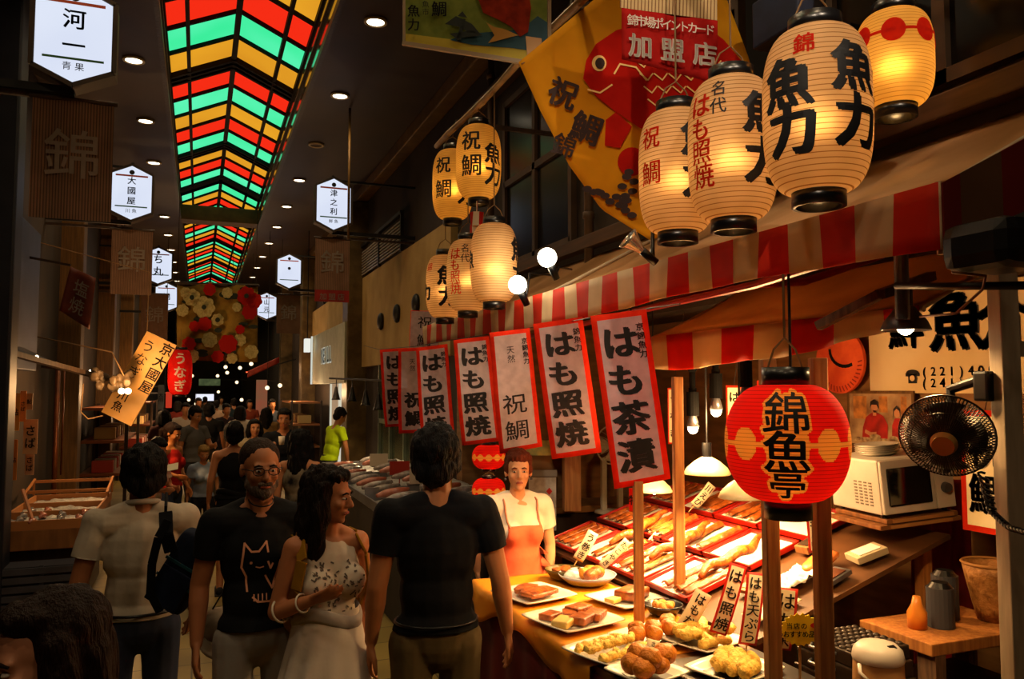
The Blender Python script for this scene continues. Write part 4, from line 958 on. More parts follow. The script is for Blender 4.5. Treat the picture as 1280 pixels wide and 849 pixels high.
# ------------------------------------------------------------------ stall lamps
m_cream = mat('cream_enamel', '#e8d8a8', '#dcc890', rough=.3, spec=.5); m_warm = emis('warm_bulb', (1, .78, .42, 1), 25)
def under(c): return (2.262+.36*(c.x-2.2)/.7-.04 if c.x > 2.2 and 1.9 < c.y < 3.66 else (2.54 if c.x > 2.75 else 2.56+.46*(c.x-1.9)-.13))
def shade(label, px, py, zc, r, h, energy, m=m_cream, hang=None, trans=0):
    c = W(px, py, zc); hang = hang or under(c); t = thing('pendant_lamp', label, 'lamp', (c.x, c.y, c.z))
    bm = B(); lathe(bm, [(.022, h), (.03, h*.95), (r*.55, h*.72), (r*.86, h*.34), (r, 0), (r*.985, -.004), (r*.84, h*.3), (r*.53, h*.68), (.022, h*.9)], seg=32); obj('lamp_shade', bm, m, t, True, True)
    bm = B(); cyl(bm, (0, 0, h*.9), (0, 0, h+.07), .024, seg=14); obj('socket', bm, m_blackp, t, True)
    bm = B(); ell(bm, (0, 0, h*.35), (.032, .032, .045), seg=12, rings=8); obj('bulb', bm, m_warm, t, True, True)
    bm = B(); cyl(bm, (0, 0, h+.06), (0, 0, hang-c.z), .005, seg=6); obj('cord', bm, m_blackp, t, True)
    lamp(t, c+V((0, 0, h*.1)), energy, (1, .60, .24), .045, spot=2.7, tgt=c+V((-.05, 0, -1)), blend=.5)
shade('cream domed lamp hanging over the trays left of the red lantern', 884, 592, 4.05, .118, .085, E_STALL)
shade('cream domed lamp hanging behind the nearest paper banner', 818, 614, 4.4, .10, .075, E_STALL)
shade('cream lamp half hidden behind the red lantern', 926, 622, 3.6, .10, .08, E_STALL)
shade('grey domed lamp on the pipe below the awning end', 1132, 412, 2.55, .075, .075, E_STALL*.8, mat('grey_enamel', '#6a6a70', '#55555a', rough=.35, metal=.4), 2.38)
shade('cream lamp over the plates, hidden behind the nearest paper banner', 790, 560, 4.05, .085, .07, E_STALL)  # extra lamp, placed out of sight to light the plates
shade('small cream lamp over the near plates behind the red lantern', 990, 545, 2.78, .06, .055, E_STALL*.55)  # added behind the lantern to light the nearest plates
m_matte = mat('matte_black', '#060606', rough=.85, spec=.08)
def socket(label, px, py, zc, energy):
    c = W(px, py, zc); t = thing('hanging_lamp_holder', label, 'lamp', c, group='black lamp holders under the inner awning')
    bm = B(); cyl(bm, (0, 0, .0), (0, 0, .12), .031, seg=14); cyl(bm, (0, 0, .12), (0, 0, .14), .02, seg=12); cyl(bm, (0, 0, .13), (0, 0, .24), .016, seg=10); ell(bm, (0, 0, .24), .026, seg=12, rings=8); cyl(bm, (0, 0, .23), (0, 0, under(c)-c.z), .006, seg=8); obj('holder', bm, m_matte, t, True, False)
    bm = B(); lathe(bm, [(.018, .0), (.024, -.02), (.032, -.055), (.03, -.055), (.022, -.02), (.016, 0)], seg=20); obj('collar', bm, m_steel, t, True, True)
    bm = B(); ell(bm, (0, 0, -.06), (.026, .026, .03), seg=12, rings=8); obj('bulb', bm, m_warm, t, True, True)
    lamp(t, c+V((0, 0, -.1)), energy*.32, (1, .56, .22), .04)  # bulbs lit and light added to brighten the stall's back wall
socket('black lamp holder with silver collar nearest the paper banners', 866, 520, 4.0, E_STALL*.8); socket('black lamp holder with silver collar between the narrow back banners', 895, 498, 3.88, E_STALL*.8); socket('black lamp holder just left of the red lantern top', 932, 484, 3.68, E_STALL*.8)
# bulbs on the long awning's roof
for lab, px, py, zc in (('bare white globe lamp higher on the awning roof, right of the lantern cluster', 684, 322, 4.6), ('bare white globe lamp lower, touching the lower far lanterns', 647, 356, 4.82)):
    c = W(px, py, zc); t = thing('hanging_globe_lamp', lab, 'lamp', c, group='globe lamps on the awning')
    bm = B(); ell(bm, c, .056, seg=20, rings=14); obj('globe', bm, emis('white_globe', (1, .9, .68, 1), 10), t, smooth=True)
    bm = B(); e = V((.3, .1, -.5)).normalized(); cyl(bm, c+e*.05, c+e*.14, .025, .02, 12); tube(bm, [c+e*.12, V((c.x+.12, c.y+.1, max(2.72, c.z-.16))), V((AX0+.2, c.y+.2, 2.73))], .007, 6); obj('socket', bm, m_blackp, t, smooth=True)
    lamp(t, c-e*.08, 7, (1, .76, .45), .05)
c = W(794, 306, 3.4); t = thing('hanging_clip_lamp', 'unlit silver reflector lamp clipped below the farthest large lantern', 'lamp', c)
d = V((-.55, .1, .45)).normalized(); Mx = Matrix.Translation(c) @ frame(d)
bm = B(); lathe(bm, [(.015, -.05), (.018, -.03), (.03, 0), (.044, .03), (.05, .045), (.047, .045), (.03, .01), (.014, -.02)], Mx, 24); obj('reflector', bm, mat('bright_reflector', '#d8c8b0', rough=.2, metal=.8), t, smooth=True)
bm = B(); cyl(bm, c-d*.12, c-d*.04, .018, seg=14); tube(bm, [c-d*.1, c-d*.1+V((.03, .05, .06)), V((1.85, c.y+.08, 2.70)), V((AX0+.12, c.y+.1, 2.70))], .01, 8); obj('clip', bm, m_blackp, t, smooth=True)
# ------------------------------------------------------------------ back of the stall
m_board = mat('cream_sign_board', '#e8cfa0', '#dcbc84', scale=1.5, rough=.6)
BXW = 3.60
o = AX(1092, 440, BXW); o2 = AX(1255, 430, BXW)
t = thing('shop_sign_board', 'cream shop sign 鮮魚 with two telephone numbers on the stall back wall', 'sign', (BXW, (o.y+o2.y)/2, 2.25))
y0, y1 = o.y+.02, o2.y-.35; ztop = 2.53
bm = B(); box(bm, (BXW, (y0+y1)/2, (1.98+ztop)/2), (.03, y0-y1, ztop-1.98), bevel=.004); obj('board', bm, m_board, t)
g = flat((BXW-.016, y0, 0), (0, -1, 0), (0, 0, 1), .003)
def gu(px, py): q = AX(px, py, BXW-.016); return y0-q.y, q.z
bm = B(); u, v = gu(1132, 412); text(bm, '鮮', g, .24, u, v+.01, .04); u, v = gu(1195, 400); text(bm, '魚', g, .33, u, v, .05); u, v = gu(1243, 400); text(bm, '介', g, .3, u+.05, v, .04)
for s, px, py in (('(221)4001', 1203, 463), ('(241)1062', 1203, 478)):
    u, v = gu(px, py); text(bm, s, g, .064, u-.005, v, .022, vertical=False, pitch=.86)
u, v = gu(1141, 470)
shape(bm, rect(u-.028, v-.04, u+.028, v+.01), g); shape(bm, circ(u, v+.018, .04, .016), g); shape(bm, rect(u-.045, v-.002, u-.028, v+.016), g); shape(bm, rect(u+.028, v-.002, u+.045, v+.016), g)
obj('lettering', bm, m_ink, t); bm = B(); shape(bm, circ(u, v-.012, .016), flat((BXW-.016, y0, 0), (0, -1, 0), (0, 0, 1), .005)); obj('dial', bm, m_board, t)
# round orange fish board
q = AX(1052, 452, BXW-.05); t = thing('round_fish_board', 'round orange red board with a black arc beside the cream shop sign', 'sign', q)
Mx = Matrix(((0, 0, -1, q.x), (-1, 0, 0, q.y), (0, 1, 0, q.z), (0, 0, 0, 1)))
bm = B(); prism(bm, circ(0, 0, .19, .19, 40), Mx, .02); obj('board', bm, mat('orange_red_board', '#e8602c', '#d44820', scale=10), t)
g = flat((q.x-.02, q.y, q.z), (0, -1, 0), (0, 0, 1), .003)
bm = B(); stroke(bm, [(.05+.12*math.cos(a), .07+.10*math.sin(a)) for a in [PI*1.0+k*.2 for k in range(11)]], .02, g); obj('arc_mark', bm, m_ink, t)
bm = B()
for k in range(18): a = -2.6+k*.15; stroke(bm, [(.15*math.cos(a), .15*math.sin(a)), (.178*math.cos(a+.05), .178*math.sin(a+.05))], .008, g)
obj('scale_marks', bm, mat('dark_red_paint', '#8a1c0c'), t)
# photograph poster
q0 = AX(1062, 492, BXW-.02); q1 = AX(1142, 560, BXW-.02)
t = thing('photo_poster', 'poster photograph of two people in red on the stall back wall', 'poster', (q0.x, (q0.y+q1.y)/2, (q0.z+q1.z)/2)); w, h = q0.y-q1.y, q0.z-q1.z; oc = V((q0.x, (q0.y+q1.y)/2, (q0.z+q1.z)/2))
bm = B(); box(bm, oc, (.006, w, h)); obj('print', bm, mat('poster_ground', '#b89a70', '#7c5a3c', scale=9), t)
bm = B(); box(bm, oc-V((0, 0, h/2+.008)), (.012, w+.03, .016)); box(bm, oc+V((0, 0, h/2+.008)), (.012, w+.03, .016)); box(bm, oc-V((0, w/2+.008, 0)), (.012, .016, h)); box(bm, oc+V((0, w/2+.008, 0)), (.012, .016, h)); obj('frame', bm, m_yellowwood, t)
g = flat(oc-V((.003, 0, 0)), (0, -1, 0), (0, 0, 1), .002); g2 = flat(oc-V((.003, 0, 0)), (0, -1, 0), (0, 0, 1), .004)
def pposter(nm, polys, m, gg):
    bm = B()
    for q in polys: shape(bm, q, gg)
    obj(nm, bm, m, t)
g3 = flat(oc-V((.003, 0, 0)), (0, -1, 0), (0, 0, 1), .006)
pposter('print_wall', [rect(-.19, .0, -.09, .13), rect(.0, .04, .06, .13), rect(.15, .03, .19, .13)], mat('print_orange', '#c8843c', '#8a5a2c', scale=20), g)
pposter('print_red_clothes', [[(-.13, -.13), (.055, -.13), (.06, -.03), (.03, .02), (-.005, .035), (-.055, .035), (-.095, .01), (-.12, -.05)], [(.085, -.13), (.175, -.13), (.17, -.02), (.145, .01), (.11, .01), (.09, -.03)]], mat('print_red', '#b8241a', '#8c1610', scale=18), g2)
pposter('print_skin', [circ(-.03, .066, .023, .03), circ(.127, .04, .02, .027), rect(-.042, .02, -.018, .05), [(-.10, -.06), (-.06, -.075), (-.02, -.07), (-.02, -.085), (-.07, -.095), (-.105, -.08)]], mat('print_skin', '#c88a60'), g3)
pposter('print_hair', [[(-.062, .06), (-.056, .1), (-.03, .112), (-.004, .1), (.0, .06), (-.012, .082), (-.048, .082)], [(.1, .0), (.104, .06), (.127, .08), (.15, .06), (.154, .0), (.145, .05), (.127, .062), (.11, .05)]], mat('print_black', '#1c120e'), flat(oc-V((.003, 0, 0)), (0, -1, 0), (0, 0, 1), .008))
pposter('print_table', [rect(-.19, -.13, .19, -.105), circ(-.03, -.098, .04, .014), circ(.1, -.1, .03, .012)], mat('print_table', '#d8c090', '#6a4a34', scale=30), g3)
# narrow red edged banners at the back
def backstrip(label, px, py, zc, wpx, hpx, chars):
    c = W(px, py, zc); w, h = wpx*zc/1000, hpx*zc/1000
    t = thing('hanging_strip', label, 'banner', c+V((0, 0, h/2)), group='narrow paper strips at the stall back')
    fw = flat(c, RT, V((0, 0, 1)), 0); n = RT.cross(V((0, 0, 1)))
    bm = B(); sheet(bm, lambda u, v: fw((u-.5)*w, (v-.5)*h), 2, 6, .002); obj('paper', bm, m_bred, t)
    bm = B(); sheet(bm, lambda u, v: fw((u-.5)*w*.8, (v-.5)*h*.94)+n*.003, 2, 6); obj('panel', bm, m_tagp, t)
    bm = B(); text(bm, chars, flat(c, RT, V((0, 0, 1)), .005), min(w*.72, h*.9/len(chars)), 0, 0, .035, pitch=h*.92/len(chars)/min(w*.72, h*.9/len(chars))); obj('lettering', bm, m_bink, t)
    bm = B(); tube(bm, [c+V((0, 0, h/2)), V((c.x+.1, c.y, 2.55))], .002, 5); obj('string', bm, m_wire, t)
backstrip('narrow paper strip はもカツ at the stall back, left of two', 918, 528, 4.3, 20, 92, 'はもカツ'); backstrip('narrow paper strip はも天 at the stall back behind the red lantern', 957, 522, 4.2, 20, 92, 'はも天'); backstrip('narrow yellowish paper strip at the stall back beside the nearest banner', 842, 520, 4.9, 15, 70, 'うなぎ')
# red panel 鯛 on the right
c = AX(1234, 590, 3.0); t = thing('hanging_strip', 'red edged paper 祝鯛 behind the cage fan', 'banner', c)
fw = flat(c, (0, -1, 0), (0, 0, 1), 0); bm = B(); sheet(bm, lambda u, v: fw((u-.5)*.24, (v-.5)*.5), 2, 6, .002); obj('paper', bm, m_bred, t); bm = B(); sheet(bm, lambda u, v: fw((u-.5)*.19, (v-.5)*.45)+V((-.003, 0, 0)), 2, 6); obj('panel', bm, m_tagp, t); bm = B(); text(bm, '祝鯛', flat(c, (0, -1, 0), (0, 0, 1), .006), .17, 0, 0, .03); obj('lettering', bm, m_bink, t)
bm = B(); tube(bm, [c+V((0, 0, .25)), V((c.x+.2, c.y, 2.55))], .002, 5); obj('string', bm, m_wire, t)
# ------------------------------------------------------------------ microwave on boxes
O = V((2.80, 2.71, 1.435)); ex = V((.35, -.06, .03)).normalized(); ey = (V((.1, .39, 0))-ex*V((.1, .39, 0)).dot(ex)).normalized(); ez = ex.cross(ey)
MM = Matrix(((ex.x, ey.x, ez.x, O.x), (ex.y, ey.y, ez.y, O.y), (ex.z, ey.z, ez.z, O.z), (0, 0, 0, 1)))
t = thing('microwave_oven', 'white microwave oven on wooden boxes, bowls stacked on it', 'microwave', M=MM)
mw, md, mh = .37, .36, .25
m_mw = mat('white_appliance', '#c8c0b4', '#bcb4a8', rough=.35)
bm = B(); box(bm, (mw/2, md/2, mh/2+.008), (mw, md, mh-.01), bevel=.01); obj('body', bm, m_mw, t, True)
bm = B(); box(bm, (mw*.37, -.008, mh/2+.008), (mw*.72, .02, mh*.94), bevel=.008); dr = obj('door', bm, m_mw, t, True)
bm = B(); box(bm, (mw*.37, -.019, mh/2+.008), (mw*.58, .004, mh*.66), bevel=.006); obj('window_glass', bm, mat('dark_glass', '#0a0a0c', rough=.1, spec=.6), dr, True)
bm = B(); box(bm, (mw*.87, -.006, mh/2+.008), (mw*.25, .014, mh*.94), bevel=.004); obj('control_panel', bm, mat('pale_panel', '#cfc8ba'), t, True)
for z in (.42, .75): bm = B(); cyl(bm, (mw*.87, -.012, mh*z), (mw*.87, -.034, mh*z), .024, .02, 20); obj('knob', bm, m_blackp if z > .5 else mat('grey_knob', '#4a4a4c'), t, True)
bm = B()
for r in range(8):
    for c_ in range(4): box(bm, (-.001, .06+.035*c_, .05+.014*r), (.003, .02, .006))
tag(obj('vent_slots', bm, mat('slot_dark', '#6a6458'), t, True), 'dark vent slots', kind='stuff')
for x, y in ((.03, .03), (mw-.03, .03), (.03, md-.03), (mw-.03, md-.03)): bm = B(); cyl(bm, (x, y, -.004), (x, y, .01), .012, seg=10); obj('foot', bm, m_blackp, t, True)
zt = O+ez*(mh+.005)
for k in range(5):
    M2 = MM @ Matrix.Translation((.14, .18, mh+.004+.009*k)); bm = B(); lathe(bm, [(.001, .003), (.06, .004), (.095, .014), (.098, .015), (.065, 0), (.001, 0)], M2, 28)
    single('shallow_bowl', bm, mat('grey_white_bowl', '#c8c0b0', '#b4ac9c', rough=.3), 'shallow bowl stacked on the microwave, ' + ['bottom', 'second from bottom', 'middle', 'second from top', 'top'][k] + ' of its stack', 'bowl', M2.translation, 'bowls stacked on the microwave', True)
# boxes that level the microwave
bz = RK(2.78, 2.9).z
for k, (z0, z1, lab) in enumerate(((1.386, 1.406, 'thin wooden box on the rack, lower of two under the microwave'), (1.409, 1.43, 'thin wooden box directly under the microwave'))):
    bm = B(); Mx = MM @ Matrix.Translation((mw*.5+.01*k, md*.5, (z0+z1)/2-1.435)); b2 = B(); box(b2, (0, 0, 0), (mw+.04-.05*k, md+.02, z1-z0), bevel=.004); b2.transform(Mx); tt = thing('wooden_box', lab, 'box', M=Mx); obj('body', b2, mat('box_wood', '#8a5a30', '#6a4220', scale=6, stretch=(1, 6, 1)), tt); b3 = B(); box(b3, (0, -(md+.02)/2-.003, 0), (mw-.06, .004, (z1-z0)*.7)); obj('lip', b3, mat('box_lip', '#a4723e'), tt, True)
# papers and a packet on the near end of the rack
def sloped(x, y, d=.012): return Matrix.Translation(RK(x, y, d)) @ Matrix.Rotation(-RA, 4, 'Y')
bm = B(); sd = 3; sheet(bm, lambda u, v: V(((u-.5)*.2, (v-.5)*.14, .02+.022*noise.noise(V((u*5, v*5, 2)))+.012*noise.noise(V((u*14, v*14, 7))))), 24, 18, .002); bm.transform(sloped(2.42, 2.84)); single('crumpled_paper', bm, m_liner, 'crumpled cream paper at the near end of the rack', 'paper', RK(2.42, 2.84), smooth=True)
bm = B(); ell(bm, (0, 0, .028), (.10, .05, .026), seg=20, rings=12); bm.transform(sloped(2.58, 2.84)); 
for v in bm.verts: v.co += V((1, 1, 1))*.008*noise.noise(v.co*25)
single('orange_packet', bm, mat('orange_packet', '#d07838', '#b45c20', scale=8, rough=.25), 'orange plastic packet below the microwave boxes', 'packet', RK(2.58, 2.84), smooth=True)
bm = B(); sheet(bm, lambda u, v: V(((u-.5)*.22, (v-.5)*.12, .004+.004*math.sin(6*u))), 8, 4, .002); bm.transform(sloped(2.22, 2.74)); single('paper_sheet', bm, m_tagp, 'flat cream sheet lying at the low corner of the rack', 'paper', RK(2.22, 2.74), smooth=True)
def rackbox(name, label, x, y, sx, sy, h, m, rot=0, lidm=None):
    M = sloped(x, y, .011) @ Matrix.Rotation(rot, 4, 'Z'); t = thing(name, label, 'packet', M=M)
    bm = B(); box(bm, (0, 0, h/2), (sx, sy, h), bevel=.004); obj('body', bm, m, t, True)
    bm = B(); box(bm, (0, 0, h+.002), (sx*.7, sy*.7, .004)); obj('label_patch', bm, lidm or m_liner, t, True)
rackbox('flat_carton', 'flat brown carton lying left of the crumpled paper, near end of the rack', 2.30, 2.95, .13, .10, .018, mat('carton', '#8a6238', '#7a5430'), .2, mat('carton_tape', '#b89058'))
rackbox('paper_packet', 'pale paper packet beside the orange packet', 2.74, 2.74, .15, .10, .03, mat('kraft_white', '#b8a888', '#a89878'), -.2)
rackbox('foil_tray', 'small silver foil tray at the near edge of the rack', 2.52, 2.71, .14, .09, .02, m_steel, .1, mat('brown_sauce', '#5a2c10'))
rackbox('stacked_tray', 'dark wooden tray leaning flat left of the microwave boxes', 2.68, 3.03, .10, .08, .035, mat('box_wood', '#8a5a30'), .1, m_wood_dk)
# griddle boxes and hot water pot below
m_iron = mat('cast_iron', '#2a221c', '#3a2e24', scale=10, rough=.5, metal=.4, bump=.3)
st = thing('low_bench', 'low wooden bench below the rack, cookers on it', 'bench', (2.24, 2.25, 0))
bm = B(); box(bm, (2.24, 2.2, .88), (.36, .66, .04), bevel=.004); obj('seat', bm, m_postw, st)
for x in (2.1, 2.38):
    for y in (1.92, 2.48): bm = B(); bar(bm, (x, y, 0), (x, y, .86), .05); obj('leg', bm, m_postw, st)
def cooker(z0, h, label, w=.34, d=.26, bumps=False):
    t = thing('griddle_box', label, 'griddle', (2.26, 2.34, z0)); bm = B(); box(bm, (2.26, 2.34, z0+h/2), (w, d, h), bevel=.006); obj('body', bm, m_iron, t)
    bm = B(); tube(bm, [(2.26-w/2-.0, 2.34-.06, z0+h*.6), (2.26-w/2-.03, 2.34-.04, z0+h*.6), (2.26-w/2-.03, 2.34+.04, z0+h*.6), (2.26-w/2-.0, 2.34+.06, z0+h*.6)], .006, 6); obj('handle', bm, m_steel, t, smooth=True)
    if bumps:
        bm = B()
        for i in range(9):
            for j in range(7): ell(bm, (2.26-w*.42+w*.84*i/8, 2.34-d*.4+d*.8*j/6, z0+h), (.014, .014, .009), seg=8, rings=6)
        tag(obj('griddle_dimples', bm, m_iron, t, smooth=True), kind='stuff')
cooker(.90, .075, 'dark iron griddle box on the low bench, bottom of its stack', .29, .30); cooker(.976, .06, 'dark iron griddle box in the middle of its stack', .28, .28); cooker(1.037, .05, 'dimpled iron griddle on top of its stack', .27, .26, True)
c = W(1098, 838, 2.7); PZt = .90; t = thing('hot_water_pot', 'cream electric hot water pot on the low bench', 'pot', (c.x, c.y, PZt))
hp = c.z-PZt+.075
bm = B(); lathe(bm, [(.001, 0), (.072, 0), (.08, .015), (.082, hp*.5), (.080, hp*.8), (.076, hp*.84), (.001, hp*.84)], seg=32); obj('body', bm, mat('tan_enamel', '#b08450', '#9c7040'), t, True, True)
bm = B(); lathe(bm, [(.081, hp*.82), (.084, hp*.86), (.078, hp*.98), (.06, hp*1.06), (.03, hp*1.09), (.001, hp*1.10)], seg=32); ld = obj('lid', bm, m_mw, t, True, True)
bm = B(); box(bm, (.01, -.05, hp*1.055), (.03, .018, .008), Matrix.Rotation(.35, 3, 'X'), .002); obj('button', bm, m_blackp, ld, True)
bm = B(); tube(bm, [(-.082, 0, hp*.8), (-.1, -.02, hp*.72), (-.09, -.05, hp*.62)], .007, 8); obj('handle', bm, m_mw, t, True, True)
# right side: post, cabinet, table, basket
m_wpost = mat('whitewashed_post', '#a08c74', '#8a7862', scale=5, rough=.6, stretch=(8, 8, 1))
p = W(1262, 600, 2.33); post('whitewashed post at the right end of the stall', (p.x, p.y, 0), (p.x, p.y, 2.42), .058, m_wpost)
for z, nm in ((1.80, 'upper'), (1.52, 'middle'), (2.12, 'top')):
    a = (p.x+.03, p.y, z); bm = B(); bar(bm, a, (p.x+.2, p.y-.02, z), .045, .045); single('post_block', bm, m_wpost, '%s short wooden block fixed to the whitewashed post' % nm, 'block', a)
bm = B(); box(bm, (2.62, 1.62, 1.25), (.4, .03, 2.5)); single('grey_door_panel', bm, mat('grey_panel', '#6c6a72', '#5a5860', rough=.5), 'grey upright panel at the right edge behind the whitewashed post', 'panel', (2.62, 1.62, 0))
t = thing('side_table', 'rough wooden side table right of the hot water pot', 'table', (2.75, 2.36, 0))
bm = B(); box(bm, (2.76, 2.36, 1.06), (.56, .34, .045), bevel=.004); obj('tabletop', bm, m_postw, t)
for x in (2.52, 3.0):
    for y in (2.23, 2.49): bm = B(); bar(bm, (x, y, 0), (x, y, 1.04), .08, .05); obj('leg', bm, MATS['grey_weathered_wood'], t)
bm = B(); lathe(bm, [(.001, 0), (.035, 0), (.036, .06), (.02, .09), (.014, .12), (.001, .12)], Matrix.Translation((2.60, 2.36, 1.084)), 16); single('sauce_bottle', bm, mat('orange_plastic', '#d8822c', rough=.3), 'squat orange sauce bottle on the rough side table', 'bottle', (2.60, 2.36, 1.084), smooth=True)
for k, (x, y, h) in enumerate(((2.70, 2.34, .15), (2.82, 2.42, .17))):
    t = thing('dark_canister', ('shorter', 'taller')[k] + ' dark canister on the rough side table', 'canister', (x, y, 1.084)); bm = B(); cyl(bm, (0, 0, 0), (0, 0, h), .05, seg=20); obj('body', bm, mat('slate_plastic', '#3a3a40'), t, True); bm = B(); cyl(bm, (0, 0, h), (0, 0, h+.02), .046, .03, 20); obj('lid', bm, m_blackp, t, True)
bm = B(); sheet(bm, lambda u, v: V((3.22+.38*u, 2.95+.02*math.sin(u*18), .6+.95*v)), 40, 8, .006); single('hanging_red_cloth', bm, mat('deep_red_cloth', '#8c140c', '#6e0e08', rough=.8), 'deep red cloth hanging behind the microwave and side table', 'cloth', (3.4, 2.95, 1.1), smooth=True)
t = thing('dark_cabinet', 'dark wooden cabinet below the side table', 'cabinet', (2.76, 2.36, 0))
bm = B(); box(bm, (2.76, 2.37, .45), (.38, .26, .88), bevel=.006); obj('body', bm, m_wood_dk, t)
for s in (-1, 1): bm = B(); box(bm, (2.76+s*.09, 2.233, .45), (.17, .012, .8), bevel=.004); d_ = obj('door', bm, m_wood_dk, t); bm = B(); ell(bm, (2.76+s*.02, 2.222, .5), .010, seg=10, rings=8); obj('knob', bm, m_steel, d_, smooth=True)
t = thing('wicker_basket', 'tan wicker basket against the whitewashed post', 'basket', (2.97, 2.33, 1.084))
def wv(th, z): return 1+.015*math.sin(th*24+z*160)
bm = B(); lathe(bm, [(.001, .0), (.055, 0), (.07, .06), (.095, .17), (.105, .22), (.099, .22), (.088, .17), (.063, .06), (.05, .01), (.001, .01)], seg=72, fold=wv); bm.transform(Matrix.Rotation(.0, 4, 'X')); obj('body', bm, mat('wicker', '#b07a40', '#8a5a28', scale=40, bump=.5), t, True, True)
bm = B(); lathe(bm, [(.105, .216), (.111, .223), (.105, .230), (.099, .223)], seg=48); obj('rim', bm, mat('wicker_rim', '#9a6a34'), t, True, True)
# cage fan clamped to the post
fc = W(1183, 545, 2.36); fdir = (V((0, 0, 1.35))+V((.75, -.3, 0))-fc).normalized(); fdir = V((-.80, -.50, -.36)).normalized()
t = thing('wall_fan', 'black cage fan with tan hub clamped to the whitewashed post', 'fan', fc); Mx = Matrix.Translation(fc) @ frame(fdir); FR = .128
bm = B()
for k in range(84):
    a = 2*PI*k/84; ca, sa = math.cos(a), math.sin(a)
    tube(bm, [Mx @ V((r*ca, r*sa, z)) for r, z in ((.03, .055), (.07, .052), (.105, .036), (FR, 0))], .0017, 4)
    tube(bm, [Mx @ V((r*ca, r*sa, z)) for r, z in ((.03, -.06), (.08, -.055), (FR, 0))], .0017, 4)
for r, z in ((FR, 0), (.09, .044), (.06, .053)): tube(bm, [Mx @ V((r*math.cos(a), r*math.sin(a), z)) for a in [2*PI*k/36 for k in range(36)]], .003 if r == FR else .0013, 6, True)
tag(obj('cage', bm, mat('dark_wire', '#2c2118', '#1c140e', rough=.35, metal=.4), t), kind='stuff')
bm = B(); cyl(bm, Mx @ V((0, 0, .046)), Mx @ V((0, 0, .076)), .04, .03, 24); obj('hub_cap', bm, mat('tan_hub', '#b8863c', '#a07030'), t, smooth=False)
for k in range(4):
    bm = B(); a0 = k*PI/2
    sheet(bm, lambda u, v: Mx @ (Matrix.Rotation(a0+(v-.5)*(.7+.4*u), 4, 'Z') @ V((.02+.088*u, 0, (v-.5)*.03))), 6, 5, .002); obj('blade', bm, mat('smoky_blade', '#4a3a2c', '#3a2c22', rough=.3), t, smooth=True)
bm = B(); cyl(bm, Mx @ V((0, 0, -.05)), Mx @ V((0, 0, -.15)), .04, .034, 20); cyl(bm, Mx @ V((0, 0, -.02)), Mx @ V((0, 0, .046)), .008, seg=8); mo = obj('motor', bm, m_blackp, t)
q = Mx @ V((0, 0, -.13)); bm = B(); tube(bm, [q, q+V((.02, .02, .09)), V((p.x-.02, p.y+.03, q.z+.13)), V((p.x, p.y+.03, q.z+.10))], .016, 8); box(bm, (p.x-.005, p.y+.045, q.z+.1), (.09, .05, .09), bevel=.008); obj('clamp_arm', bm, m_blackp, t)
# coiled cord from the fan
cd = [W(1228, 592, 2.3), W(1240, 640, 2.3), W(1262, 660, 2.2), W(1290, 668, 2.1)]
bm = B(); pts = []
for k in range(140):
    s = k/139*3; i = min(2, int(s)); w = s-i; c_ = cd[i].lerp(cd[i+1], w); pts.append(c_+V((.012*math.cos(k*.9), .012*math.sin(k*.9), .006*math.sin(k*.9))))
tube(bm, pts, .004, 5); single('hanging_coiled_cord', bm, m_blackp, 'black coiled cord dropping from the fan past the post', 'cord', cd[0], smooth=True)
# dark roller hardware at the awning end
q = W(1245, 300, 2.0); t = thing('hanging_roller_box', 'dark bulky awning box at the right edge of the picture', 'box', q)
bm = B(); box(bm, q+V((.09, .06, .0)), (.2, .2, .13), bevel=.04); obj('housing', bm, m_blackp, t, smooth=False)
bm = B(); tube(bm, [W(1120, 357, 2.45), W(1180, 358, 2.3), W(1280, 357, 2.05)], .011, 8); obj('rod', bm, m_black, t, smooth=True)
bm = B(); tube(bm, [W(1190, 340, 2.1), W(1232, 345, 2.1), W(1228, 362, 2.15), W(1195, 392, 2.25), W(1150, 396, 2.4)], .004, 6); obj('cable', bm, mat('rusty_cable', '#6a3a1c'), t, smooth=True)
bm = B(); a = W(1126, 316, 2.5); cyl(bm, a, a-V((0, 0, .21)), .021, seg=16); single('hanging_lamp_pipe', bm, m_steel, 'grey pipe stub carrying the grey lamp below the awning', 'pipe', a)
# wooden counter, calendar and floor fan behind the shopkeeper
m_ctr = mat('counter_wood', '#8a5a28', '#6e4418', scale=4, rough=.5, stretch=(1, 8, 1))
a = AZ(683, 668, 1.06); b_ = AZ(800, 645, 1.06)
t = thing('wooden_counter', 'wooden counter behind the shopkeeper at the far end of the stall', 'counter', (2.75, 6.0, 0))
bm = B(); box(bm, (2.9, 6.15, 1.03), (1.3, .5, .05), bevel=.006); obj('worktop', bm, m_ctr, t); bm = B(); box(bm, (2.92, 6.18, .5), (1.2, .42, 1.0)); obj('body', bm, m_wood_dk, t)
p = W(713, 600, 6.3); post('wooden pillar standing on the counter behind the shopkeeper', (p.x, p.y-.02, 1.056), (p.x, p.y-.02, 2.5), .13, m_postw)
p = W(765, 640, 6.15); t = thing('stand_fan', 'pale desk fan standing on the counter behind the shopkeeper', 'fan', (p.x, p.y, 1.056)); m_pale = mat('pale_fan_plastic', '#b0a48c', '#a09478')
bm = B(); lathe(bm, [(.001, .03), (.05, .028), (.13, .014), (.135, 0), (.001, 0)], seg=28); obj('base', bm, m_pale, t, True, True)
bm = B(); box(bm, (-.07, 0, .22), (.04, .03, .4)); box(bm, (.07, 0, .22), (.04, .03, .4)); obj('stem', bm, m_pale, t, True)
bm = B()
